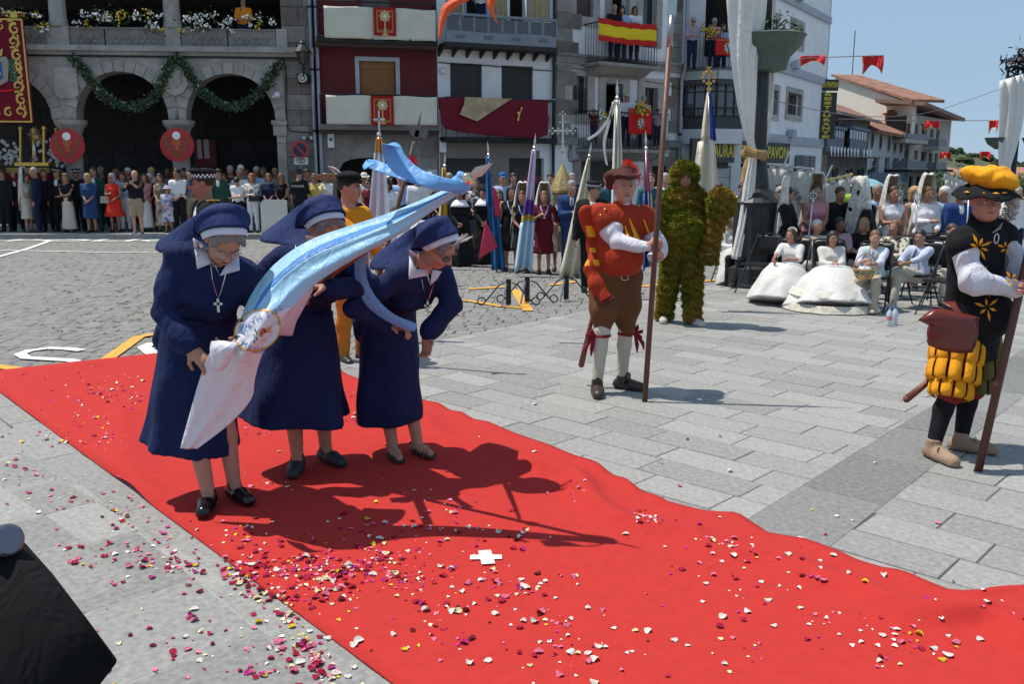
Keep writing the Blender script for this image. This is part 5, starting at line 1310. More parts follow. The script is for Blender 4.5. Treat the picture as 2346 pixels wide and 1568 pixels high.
# ================================================================ PEOPLE: skeletons, bodies, clothes
def V(*a):return np.array(a,dtype=float)
def nrm(v):v=np.asarray(v,float);return v/(np.linalg.norm(v)+1e-9)
def A3(p):return np.array([p[0],p[1],p[2]],float)
def ik(a,c,l1,l2,hint):
 """joint between a and c for two bones, bending towards hint"""
 a,c=A3(a),A3(c);d=c-a;L=np.linalg.norm(d);L2=min(L,(l1+l2)*.999);u=d/(L+1e-9)
 c=a+u*L2;x=(l1*l1-l2*l2+L2*L2)/(2*L2);h=math.sqrt(max(0,l1*l1-x*x));w_=A3(hint)-u*float(A3(hint)@u);w_=nrm(w_)
 return a+u*x+w_*h,c
def frame(fwd,up=(0,0,1)):
 f=nrm(fwd);r=nrm(np.cross(f,up));u=np.cross(r,f);return r,f,u
class Skel:
 """joints in metres. Figure faces -Y when yaw=0. R = the figure's right (at -x)."""
 def __init__(s,h=1.70,yaw=0.0,lean=0.0,pos=(0,0,0),hip=None,turn=0.0,headdir=None,wr=None,wl=None,fr=None,fl=None,elr=None,ell=None,sit=False,girth=1.0,sh=None,side=0.0,headoff=None,neck=None):
  k=h/1.75;s.k=k;s.h=h;s.g=girth;s.yaw=yaw
  s.F=V(math.sin(yaw),-math.cos(yaw),0);s.Rt=V(-math.cos(yaw),-math.sin(yaw),0);U=V(0,0,1);p=A3(pos);s.p=p
  s.hip=A3(hip) if hip is not None else p+U*((.50 if sit else .93)*k)-s.F*.04*lean
  sl=math.sin(lean);cl=math.cos(lean);T=s.F*sl+U*cl;T=nrm(T+s.Rt*side)
  if neck is not None:T=nrm(A3(neck)-s.hip)
  s.T=T
  s.CF=nrm(s.F*math.cos(turn)+s.Rt*math.sin(turn));s.CF=nrm(s.CF-T*float(s.CF@T));s.CR=np.cross(s.CF,T)
  if float(s.CR@s.Rt)<0:s.CR=-s.CR
  s.neck=A3(neck) if neck is not None else s.hip+T*.53*k;s.chest=s.hip+(s.neck-s.hip)*.64
  shw=(sh or .185)*k
  s.shR=s.neck+s.CR*shw-T*.055*k;s.shL=s.neck-s.CR*shw-T*.055*k
  hd=nrm(headdir) if headdir is not None else s.F;s.HF=hd
  upv=nrm(T*.6+U*.7);s.Hr,s.HF,s.Hu=frame(hd,upv)
  s.head=s.neck+T*.07*k+s.Hu*.105*k+s.HF*.025*k+(A3(headoff) if headoff is not None else 0)
  s.hR=s.hip+s.Rt*.085*k;s.hL=s.hip-s.Rt*.085*k
  fr=A3(fr) if fr is not None else p+s.Rt*.10*k+U*.08*k;fl=A3(fl) if fl is not None else p-s.Rt*.10*k+U*.08*k
  lr,ll=[.43*k if sit else np.linalg.norm(A3(a)-b)*.502 for a,b in ((fr,s.hR),(fl,s.hL))]
  s.kR,s.aR=ik(s.hR,fr,lr,lr,s.F+s.Rt*.15);s.kL,s.aL=ik(s.hL,fl,ll,ll,s.F-s.Rt*.15)
  wr=A3(wr) if wr is not None else s.shR-T*.50*k+s.CR*.10*k+s.F*.06;wl=A3(wl) if wl is not None else s.shL-T*.50*k-s.CR*.10*k+s.F*.06
  s.eR,s.wR=ik(s.shR,wr,.285*k,.25*k,A3(elr) if elr is not None else-s.F*.6+s.Rt*.7-U*.8)
  s.eL,s.wL=ik(s.shL,wl,.285*k,.25*k,A3(ell) if ell is not None else-s.F*.6-s.Rt*.7-U*.8)
  s.toe=s.F;s.feet=None
 def box(s,m=.16):
  P_=np.array([s.hip,s.neck,s.head,s.shR,s.shL,s.eR,s.eL,s.wR,s.wL,s.kR,s.kL,s.aR,s.aL]);return P_.min(0)-m,P_.max(0)+m
def torso(F,s,infl=0.0,k=.05,female=False,belly=0.0,low=True):
 q=s.k;g=s.g;fl=(s.CF,.68)
 if low:
  F.cone(s.hR+s.T*.02,s.hL+s.T*.02,.098*q*g,.098*q*g,k,infl=infl,flat=(s.F,.9))
 F.cone(s.hip+s.T*.04*q,s.hip+s.T*.18*q,.155*q*g,(.125 if female else .14)*q*g,k,flat=fl,infl=infl)
 F.cone(s.hip+s.T*.18*q,s.chest+s.T*.04*q,(.125 if female else .145)*q*g,.158*q*g,k,flat=fl,infl=infl)
 F.cone(s.shR-s.CR*.05*q-s.T*.03*q,s.shL+s.CR*.05*q-s.T*.03*q,.078*q*min(g,1.15),.078*q*min(g,1.15),k,infl=infl)
 if female:
  for sg in (-1,1):F.ell(s.chest+s.CR*sg*.068*q+s.CF*.085*q*g-s.T*.0*q,(.066*q*g,)*3,.05,infl=infl)
 if belly:F.ell(s.hip+s.T*.17*q+s.F*(.05+.04*belly)*q*g,(.13*q*g,.13*q*g,.15*q),.06,infl=infl)
def arm(F,s,side,infl=0.0,k=.02,upto=1.0,r=(.052,.043,.036,.027),cuff=None):
 q=s.k*(.5+.5*s.g);sh,e,w_=(s.shR,s.eR,s.wR) if side=='R' else (s.shL,s.eL,s.wL)
 F.cone(sh,e,r[0]*q,r[1]*q,k+.01,infl=infl)
 if upto >= 1:F.cone(e,w_,r[2]*q,(cuff or r[3])*q,k,infl=infl)
 elif upto>.5:F.cone(e,e+(w_-e)*(upto-.5)*2,r[2]*q,r[2]*q*.92,k,infl=infl)
def hand(F,s,side,fwd=None,pal=None,curl=.5,simple=False,grip=None):
 """palm with five fingers; fwd = direction of the fingers, pal = palm normal"""
 q=s.k;e,w_=(s.eR,s.wR) if side=='R' else (s.eL,s.wL);fw=nrm(fwd if fwd is not None else (w_-e));pn=A3(pal) if pal is not None else ((s.CR if side=='L' else-s.CR)*.9+s.F*.2)
 pn=nrm(pn-fw*float(pn@fw));sd=np.cross(fw,pn);tsg=1 if float(sd@(s.F+V(0,0,.3)))>0 else-1;sd=sd*tsg
 F.cone(w_,w_+fw*.03*q,.026*q,.03*q,.015,flat=(pn,.75))
 F.cone(w_+fw*.03*q,w_+fw*.075*q,.036*q,.040*q,.015,flat=(pn,.42))
 nf=((-.030,.88,.0080),(-.011,.97,.0088),(.010,1.0,.0092),(.031,.93,.0090))
 if simple:nf=((-.022,.92,.013),(.0,1.0,.013),(.022,.95,.013))
 for o_,L,r in nf:
  b=w_+fw*.088*q+sd*o_*q;seg=(.040,.028,.022);a=curl*.75;d=fw
  for i,sg in enumerate(seg):
   ca,sa=math.cos(a),math.sin(a);d=fw*ca+pn*sa;e2=b+d*sg*L*q;F.cone(b,e2,r*q,r*.92*q,.004);b=e2;a+=curl*1.15
 b=w_+fw*.028*q+sd*.026*q;d=nrm(fw*.6+sd*.75+pn*(.2+.5*curl));m_=b+d*.042*q;F.cone(b,m_,.014*q,.011*q,.008);F.cone(m_,m_+nrm(fw*.8+sd*(.3-.4*curl)+pn*(.2+.7*curl))*.036*q,.0105*q,.009*q,.004)
def leg(F,s,side,infl=0.0,k=.03,r=(.083,.056,.052,.036),foot=False):
 q=s.k*(.6+.4*s.g);h_,kn,an=(s.hR,s.kR,s.aR) if side=='R' else (s.hL,s.kL,s.aL)
 F.cone(h_,kn,r[0]*q,r[1]*q,k,infl=infl);c=kn+(an-kn)*.33-s.F*.012
 F.cone(kn,c,r[1]*q*.95,r[2]*q,k*.6,infl=infl);F.cone(c,an,r[2]*q,r[3]*q,k*.6,infl=infl)
def foot_dir(s,side):
 d=s.feet[side] if s.feet and side in s.feet else s.F+(s.Rt if side=='R' else-s.Rt)*.22
 return nrm(V(d[0],d[1],0))
def shoe(F,s,side,infl=0.0,L=.20,h=0.0,sole=True,wide=1.0):
 q=s.k;an=s.aR if side=='R' else s.aL;d=foot_dir(s,side);z0=an[2]-.08*q;b=V(an[0],an[1],z0)
 F.cone(b-d*.035*q+V(0,0,.035*q),b+d*.07*q+V(0,0,.034*q),.034*q*wide,.038*q*wide,.02,infl=infl)
 F.cone(b+d*.07*q+V(0,0,.034*q),b+d*(L-.05)*q+V(0,0,.026*q),.039*q*wide,.033*q*wide,.02,infl=infl)
 F.cone(b+V(0,0,.04*q),b+V(0,0,.085*q+h),.036*q,.034*q,.02,infl=infl)
 z=z0+.004
 X,Y,Z=np.meshgrid(*F.ax,indexing='ij',sparse=True);F.F=np.maximum(F.F,(z-Z).astype(np.float32))
def head(F,s,fine=True,female=False,jaw=1.0,fat=0.0):
 q=s.q=s.k*1.10;c=s.head;R_,Fw,U=s.Hr,s.HF,s.Hu;M=(R_,Fw,U)
 at=lambda x,y,z:c+(R_*x+Fw*y+U*z)*q
 F.cone(s.neck-s.T*.05*q,at(0,-.02,-.06),(.062-.010*female)*q,(.054-.008*female)*q,.03)
 F.ell(at(0,-.012,.032),V(.074,.094,.088)*q,.02,M=M)
 F.ell(at(0,.022,-.035),V(.060+fat,.068,.076)*q,.03,M=M)
 F.ell(at(0,.044,-.082),V((.034+fat)*jaw,.032,.024)*q,.03,M=M)
 F.cone(at(-.03,.058,.022),at(.03,.058,.022),.018*q,.018*q,.012)
 F.cone(at(0,.078,.012),at(0,.103,-.026),.0085*q,.0145*q,.010)
 if fine:
  for sg in (-1,1):
   F.ell(at(.031*sg,.086,.006),V(.016,.012,.010)*q,.010,op='sub',M=M)
   F.ell(at(.031*sg,.071,.003),V(.0135,.0125,.010)*q,.004,M=M)
   F.cone(at(.016*sg,.089,.024),at(.046*sg,.078,.023),.0065*q,.005*q,.006)
   F.ell(at(.040*sg,.062,-.028),V(.020,.020,.018)*q,.018,M=M)
   F.ell(at(.013*sg,.094,-.030),V(.008,.009,.007)*q,.006,M=M)
  F.cone(at(-.017,.083,-.053),at(.017,.083,-.053),.0068*q,.0068*q,.004);F.cone(at(-.013,.083,-.065),at(.013,.083,-.065),.0075*q,.0075*q,.004)
  F.cone(at(-.020,.094,-.0585),at(.020,.094,-.0585),.0024*q,.0024*q,.002,op='sub')
 for sg in (-1,1):F.ell(at(.076*sg,-.008,-.002),V(.010,.018,.030)*q,.006,M=M)
 return at
def eyes(par,s,at,brow=None,lid=None,name='eye',world=True):
 q=s.q
 for sg in (-1,1):
  m_=MB();m_.ball(at(.031*sg,.0715,.004),.0125*q,10,6);m_.build(name,mat((.62,.6,.57),.3,var=.02,bump=0),par,smooth=True,world=world)
  m_=MB();m_.ball(at(.031*sg,.0815,.0035),.0052*q,8,5);m_.build('pupil',mat((.012,.01,.01),.2,var=0,bump=0),par,smooth=True,world=world)
  m_=MB();m_.tube([at(.016*sg,.084,.009),at(.031*sg,.0865,.0125),at(.045*sg,.078,.007)],.0028*q,5);m_.build('eyelid',lid or skin((.30,.14,.10)),par,smooth=True,world=world)
  if brow:m_=MB();m_.tube([at(.014*sg,.0965,.022),at(.03*sg,.096,.028),at(.048*sg,.082,.023)],[.0035*q,.004*q,.002*q],5);m_.build('eyebrow',brow,par,smooth=True,world=world)
 m_=MB();m_.tube([at(-.020,.0875,-.0588),at(-.008,.0935,-.0575),at(0,.0945,-.0582),at(.008,.0935,-.0575),at(.020,.0875,-.0588)],.0022*q,5);m_.build('mouth',mat((.16,.035,.03),.5,var=.05,bump=0),par,smooth=True,world=world)
def glasses(par,s,at,dark=False,world=True,rim=None):
 t=MB();rim=rim or metal((.35,.3,.25),.3)
 for sg in (-1,1):
  t.tube([at(.033*sg+.023*math.cos(a*.628),.102-abs(.033*sg+.023*math.cos(a*.628))*.25,.002+.017*math.sin(a*.628)) for a in range(11)],.0016*s.k,4)
  t.tube([at(.057*sg,.088,.006),at(.076*sg,.0,.008)],.0016*s.k,4)
 t.tube([at(-.011,.10,.006),at(.011,.10,.006)],.0016*s.k,4);g_=t.build('glasses',rim,par,world=world)
 for sg in (-1,1):
  m_=MB();m_.add([at(.033*sg+.022*math.cos(a*.785),.101-abs(.033*sg+.022*math.cos(a*.785))*.25,.002+.016*math.sin(a*.785)) for a in range(8)],[tuple(range(8))])
  if dark:m_.build('lens',mat((.012,.012,.014),.1,var=0,bump=0),g_,world=world)
  else:
   key='lens_clear'
   if key not in _M:
    mm,nt,b=newmat('clear_lens');b.inputs['Base Color'].default_value=(.6,.65,.7,1);b.inputs['Roughness'].default_value=.05;b.inputs['Alpha'].default_value=.22;_M[key]=mm
   m_.build('lens',_M[key],g_,world=world)
def hairfield(F,s,at,kind='short',infl=0.0):
 q=s.q;M=(s.Hr,s.HF,s.Hu)
 F.ell(at(0,-.022,.046),V(.083,.098,.088)*q,.012,M=M)
 if kind in ('bob','long','curly','loose'):
  for sg in (-1,1):F.cone(at(.066*sg,-.015,.03),at((.075 if kind != 'long' else .07)*sg,-.02,-.085 if kind != 'long' else-.20),.034*q,.036*q if kind != 'long' else .03*q,.03)
  F.cone(at(0,-.075,.03),at(0,-.075,-.10 if kind != 'long' else-.22),.055*q,.05*q,.03)
 if kind=='bun':F.ell(at(0,-.115,.05),V(.045,.035,.04)*q,.015,M=M)
 if kind=='curly':
  rr_=random.Random(4)
  for _ in range(40):a=rr_.uniform(0,6.28);z=rr_.uniform(-.11,.11);F.ell(at(.09*math.cos(a),-.03+.09*math.sin(a) if math.sin(a)<.3 else-.02,z),(.026*q,)*3,.006,M=M)
# keep the face clear
 F.ell(at(0,.092,-.030),V(.062,.052,.098)*q,.012,op='sub',M=M)
def cutneck(F,s,r=.07,up=.0):F.cone(s.neck+s.T*(.02+up),s.neck+s.T*.20,r*s.k,r*s.k*1.15,.01,op='sub')
def fld(s,vox,m=.16,lo=None,hi=None,drop=0.0):
 a,b=s.box(m);
 if drop:a=a.copy();a[2]-=drop
 a[2]=max(a[2],s.p[2]-.02)
 if lo is not None:a=np.maximum(a,lo)
 if hi is not None:b=np.minimum(b,hi)
 return Field(a,b,vox)
def part(F,name,mt,par,world=True,matfn=None,relax=1,**kw):
 return obj(name,F.mesh(name,matfn,relax),mt,par,world=world,**kw)
def person(s,label,group=None,pos=None):
 p=s.p if pos is None else pos
 return thing('person',Vector((p[0],p[1],p[2])),label,'person',group)
SK={'l':(.50,.27,.19),'m':(.42,.21,.14),'t':(.33,.155,.10),'d':(.22,.10,.065)}
HC={'b':(.022,.014,.010),'n':(.055,.028,.016),'c':(.14,.07,.03),'y':(.36,.22,.09),'g':(.28,.27,.26),'w':(.55,.54,.52),'k':(.012,.010,.010),'r':(.2,.07,.03)}
def at_of(s):
 q=s.k*1.10;return lambda x,y,z:s.head+(s.Hr*x+s.HF*y+s.Hu*z)*q
def dress_generic(s,label,cat='person',group=None,vox=.02,sex='f',sk='m',hair='n',hk='short',top=(.3,.3,.3),sl=.5,bottom='trousers',bc=(.03,.03,.04),blen=.5,bflare=.22,shoes=(.02,.02,.02),one=False,
fine=False,hat=None,dark=False,specs=False,noseat=False,neckc=.07,pattern=None,hands=True,legs=True,belly=0,vest=None,hc2=None,simple=None,extra=None):
 """builds body, hair, garments and shoes of one person; returns the thing"""
 r=person(s,label,group);fem=sex=='f';simple=(vox>.012) if simple is None else simple
 F=fld(s,vox);at=head(F,s,fine,fem);torso(F,s,-.012,female=fem,belly=belly)
 for sd_ in 'RL':
  arm(F,s,sd_)
  if hands:hand(F,s,sd_,curl=getattr(s,'curl',.5),simple=simple,fwd=getattr(s,'hf'+sd_,None),pal=getattr(s,'hp'+sd_,None))
  if legs:leg(F,s,sd_,-.004);F.cone((s.aR if sd_=='R' else s.aL),A3(s.aR if sd_=='R' else s.aL)+foot_dir(s,sd_)*.10*s.k-V(0,0,.045*s.k),.036*s.k,.028*s.k,.01)
 part(F,'body',skin(SK[sk]),r)
 if fine:eyes(r,s,at,brow=hairm(HC[hair]))
 elif vox<.03:
  for sg in (-1,1):m_=MB();m_.ball(at(.031*sg,.080,.004),V(.013,.010,.008)*s.k,6,4);m_.build('eye',mat((.03,.02,.018),.4),r,smooth=True)
  m_=MB();m_.tube([at(-.022,.090,-.058),at(0,.098,-.057),at(.022,.090,-.058)],.0045*s.k,4);m_.build('mouth',mat((.20,.05,.045),.5),r)
 if hk != 'bald':
  F=Field(s.head-.30,s.head+.22,min(vox,.012));hairfield(F,s,at,hk);part(F,'hair',hairm(HC[hair]),r)
 wr=dict(amp=.004 if vox>.012 else .005,f=15.0,seed=float(s.p[0]*3))
 tc=cloth(top) if pattern is None else pattern
# upper garment
 if True:
  F=fld(s,vox);torso(F,s,.010 if not vest else .006,female=fem,belly=belly)
  for sd_ in 'RL':
   if sl>0:arm(F,s,sd_,.016,upto=sl)
  if one:F.skirt(s.hip+s.T*.14*s.k,s.hip+s.T*0+V(0,0,-blen*s.k),.16*s.k*s.g,bflare*s.k*s.g,.05,.78,s.F,9,.05,s.p[0])
  cutneck(F,s,neckc);F.wrinkle(**wr)
  if not one and bottom=='trousers' and sex=='m':F.half(s.hip-s.T*.04,-s.T)
  elif not one:F.half(s.hip+s.T*(.0 if not vest else .0),-s.T)
  part(F,'dress' if one else 'shirt',tc,r)
  if vest:
   F=fld(s,vox);torso(F,s,.024,female=fem,belly=belly)
   if vest[1]>0:
    for sd_ in 'RL':arm(F,s,sd_,.026,upto=vest[1])
   F.half(s.hip-s.T*vest[2],-s.T)
   F.cone(s.neck+s.T*.02+s.CF*.02,s.chest+s.CF*.16,.06*s.k,.035*s.k,.005,op='sub');cutneck(F,s,.06);F.wrinkle(**wr);part(F,'jacket',cloth(vest[0]),r)
 if not one and bottom=='trousers':
  F=fld(s,vox);F.cone(s.hR+s.T*.03,s.hL+s.T*.03,.108*s.k*s.g,.108*s.k*s.g,.05)
  F.cone(s.hip,s.hip+s.T*.10,.14*s.k*s.g,.135*s.k*s.g,.05,flat=(s.F,.75))
  for sd_ in 'RL':leg(F,s,sd_,.020)
  F.wrinkle(**wr)
  if blen<.8:
   kz=max(s.kR[2],s.kL[2]);F.half((0,0,kz+(.45-blen)*.5 if blen<.5 else s.p[2]+.93*s.k*(1-blen)),(0,0,-1))
  else:F.half((0,0,s.p[2]+.05),(0,0,-1))
  part(F,'trousers',cloth(bc),r)
 elif not one and bottom=='skirt':
  F=fld(s,vox,m=.3);F.skirt(s.hip+s.T*.12*s.k,s.hip+V(0,0,-blen*s.k),.145*s.k*s.g,bflare*s.k*s.g,.03,.8,s.F,9,.05,s.p[0]);F.wrinkle(**wr);part(F,'skirt',cloth(bc),r)
 if shoes and legs:
  for sd_ in 'RL':
   an=s.aR if sd_=='R' else s.aL;F=Field(an-V(.26,.26,.13),an+V(.26,.26,.10),min(vox,.012));shoe(F,s,sd_,.006);part(F,'shoe',mat(shoes,.4),r)
 if dark:glasses(r,s,at,True,rim=mat((.02,.02,.02),.3))
 elif specs:glasses(r,s,at,False)
 if hat:hats(r,s,at,hat)
 if extra:extra(r,s,at)
 return r
def hats(r,s,at,hat):
 q=s.k
 def ring(rad_,z,n=18,y0=-.02,tilt=0.0):return [at(rad_*.92*math.cos(i*2*math.pi/n),y0+rad_*1.12*math.sin(i*2*math.pi/n),z+tilt*math.sin(i*2*math.pi/n)) for i in range(n)]
 def loft(rings,mt,nm):
  n=len(rings[0]);m_=MB();v=[p for g_ in rings for p in g_];f=[(i*n+j,i*n+(j+1)%n,(i+1)*n+(j+1)%n,(i+1)*n+j) for i in range(len(rings)-1) for j in range(n)]+[tuple((len(rings)-1)*n+j for j in range(n))];m_.add(v,f);return m_.build(nm,mt,r,smooth=False)
 if hat[0]=='cap':
  loft([ring(.088,.055),ring(.088,.09),ring(.07,.125),ring(.03,.143)],cloth(hat[1]),'cap');m_=MB();m_.sheet([[at(-.06,.07,.06),at(0,.09,.065),at(.06,.07,.06)],[at(-.05,.13,.045),at(0,.16,.045),at(.05,.13,.045)]],.004);m_.build('visor',cloth(hat[1]),r)
 if hat[0]=='sun':
  loft([ring(.15,.05),ring(.09,.062),ring(.085,.10),ring(.06,.13),ring(.02,.138)],cloth(hat[1]),'sun_hat')
 if hat[0]=='peaked':
  m0=cloth((.012,.013,.02));loft([ring(.087,.048),ring(.088,.085)],m0,'cap_band')
# chequered band
  cb=[];n=36
  for row in range(2):
   m_=MB()
   for i in range(n):
    if (i+row)%2:continue
    a0,a1=2*math.pi*i/n,2*math.pi*(i+1)/n;z0=.052+row*.015
    m_.add([at(.0905*.92*math.cos(a),-.02+.0905*1.12*math.sin(a),z) for a,z in ((a0,z0),(a1,z0),(a1,z0+.015),(a0,z0+.015))],[(0,1,2,3)])
   m_.build('white_check',mat((.75,.75,.76),.6),r,kind='stuff')
  loft([ring(.088,.085),ring(.115,.108,tilt=.008),ring(.105,.126,tilt=.008),ring(.04,.130)],m0,'cap_crown');m_=MB();m_.sheet([[at(-.065,.068,.055),at(-.03,.085,.058),at(.03,.085,.058),at(.065,.068,.055)],[at(-.055,.105,.030),at(-.025,.125,.028),at(.025,.125,.028),at(.055,.105,.030)]],.004);m_.build('peak',mat((.01,.01,.01),.15),r)
  m_=MB();m_.ball(at(0,.094,.095),V(.014,.006,.016)*q,8,5);m_.build('badge',M_silver,r)
def sheet_rows(rows,par,nm,mt,sub=4,thick=.004,**kw):
 """smooth skin through control rows (Catmull-Rom both ways)"""
 def cr(p,n_):
  out=[];m=len(p)
  for i in range(m-1):
   a,b,c,d=p[max(i-1,0)],p[i],p[i+1],p[min(i+2,m-1)]
   for k in range(n_):
    t=k/n_;out.append(.5*((2*b)+(-a+c)*t+(2*a-5*b+4*c-d)*t*t+(-a+3*b-3*c+d)*t**3))
  out.append(p[-1]);return out
 R1=[cr([A3(p) for p in r_],sub) for r_ in rows];cols_=list(zip(*R1));R2=list(zip(*[cr(list(c),sub) for c in cols_]))
 m_=MB();m_.sheet([[Vector(p) for p in r_] for r_ in R2],thick);return m_.build(nm,mt,par,smooth=True,**kw)
def mantilla(r,s,at,col=(.70,.68,.62),dens=.5,length=.75,spread=.26,comb=.17):
 """lace veil over a high comb"""
 m_=MB();n=9
 m_.sheet([[at(.075*math.sin(a),-.05,.10+k*comb*(1-.15*abs(a))) for a in [(-1+2*i/n)*1.0 for i in range(n+1)]] for k in (0,.5,1)],.004);m_.build('comb',mat((.10,.05,.02),.4) if col[0]>.3 else M_iron,r)
 rows=[]
 bk=-s.F;sg=float(np.sign(s.Hr@s.Rt)) or 1
 for y,z,w_,fs,ds,sd_ in ((-.015,.10+comb,.085,.07,.20,.13),(-.05,.11+comb,.095,-.01,.34,.19),(-.11,.03+comb,.10,-.07,length*.75,.23)):
  c_=lambda x_:at(w_*x_,y,z-.02*abs(x_));e_=lambda x_:s.neck+s.Rt*sg*sd_*x_+s.F*fs-V(0,0,ds*s.k)
  m1=lambda x_:c_(x_)*.45+e_(x_)*.55+s.Rt*sg*x_*.02
  rows.append([e_(-1),m1(-1),c_(-1),c_(0),c_(1),m1(1),e_(1)])
 for d,sp in ((.30,.8),(length,1.0)):
  rows.append([s.neck+s.Rt*sg*x_*spread*sp*s.k+bk*(.17-.10*abs(x_))*s.k-V(0,0,max(d,.2)*s.k)+V(0,0,.02*math.sin(x_*9)) for x_ in (-1,-.8,-.4,0,.4,.8,1)])
 sheet_rows(rows,r,'mantilla',lace_mat(col,dens),4,0)
from mathutils.bvhtree import BVHTree
def bvh_of(me):return BVHTree.FromPolygons([v.co.copy() for v in me.vertices],[tuple(p.vertices) for p in me.polygons])
def drape(bvh,quad,par,name,mt,off=.006,n=5,thick=.003,m=None):
 """lay a patch of cloth on a surface; corners surveyed as picture points, order top left, top right, bottom right, bottom left"""
 rows=[];last=None;m=m or n
 for i in range(n+1):
  row=[]
  for j in range(m+1):
   a,b=i/n,j/m;u=(quad[0][0]*(1-b)+quad[1][0]*b)*(1-a)+(quad[3][0]*(1-b)+quad[2][0]*b)*a;v=(quad[0][1]*(1-b)+quad[1][1]*b)*(1-a)+(quad[3][1]*(1-b)+quad[2][1]*b)*a
   d=ray(u,v).normalized();h=bvh.ray_cast(O,d)
   if h[0] is not None:last=(h[0]-O).length;row.append(h[0]-d*off)
   else:row.append(O+d*((last or 4.5)-off))
  rows.append(row)
# smooth stray jumps in depth
 mb_=MB();mb_.sheet(rows,thick);return mb_.build(name,mt,par,smooth=True)
# ================================================================ FOREGROUND FIGURES
def W3(u,v,Y):return A3(P(u,v,Y))
def G3(u,v,z=0.0):return A3(G(u,v,z))
M_navy=cloth((.0075,.016,.070),.85);M_nwhite=cloth((.62,.62,.70));M_veil=cloth((.013,.025,.100),.8)
def band_veil(r,s,at,tail,fold=1.0):
 """white band and navy veil swept over the head to a trailing edge 'tail' (list of points, viewer left to right)"""
 A_=[-1.9,-1.35,-.7,0,.7,1.35,1.9]
 arc=lambda rx,rz,y,z,yd=0:[at(rx*math.sin(a),y-yd*abs(a)**1.5,z+rz*math.cos(a)) for a in A_]
 b0=arc(.092,.098,.070,.018,.030);b1=arc(.098,.106,.036,.020,.030)
 sheet_rows([b0,b1],r,'white_band',M_nwhite,4,.004)
 c0=arc(.106,.113,.040,.024,.030);c1=arc(.113,.120,-.02,.026,.02);c2=arc(.118,.112,-.10,.016,.0);c1=[p-s.Hu*.018*abs(i-3)**1.5*.25 for i,p in enumerate(c1)];c2=[p-V(0,0,.05)*(abs(i-3)/3)**2 for i,p in enumerate(c2)]
 n=len(A_);c4=[]
 for i in range(n):
  k=i/(n-1)*(len(tail)-1);j=min(int(k),len(tail)-2);c4.append(tail[j]*(1-(k-j))+tail[j+1]*(k-j))
 c3=[c2[i]*.5+c4[i]*.5+(s.T*.02 if 0<i<6 else 0)+V(0,0,.02*math.sin(i*2.2))*fold for i in range(n)]
 sheet_rows([c0,c1,c2,c3,c4],r,'veil',M_veil,5,.005)
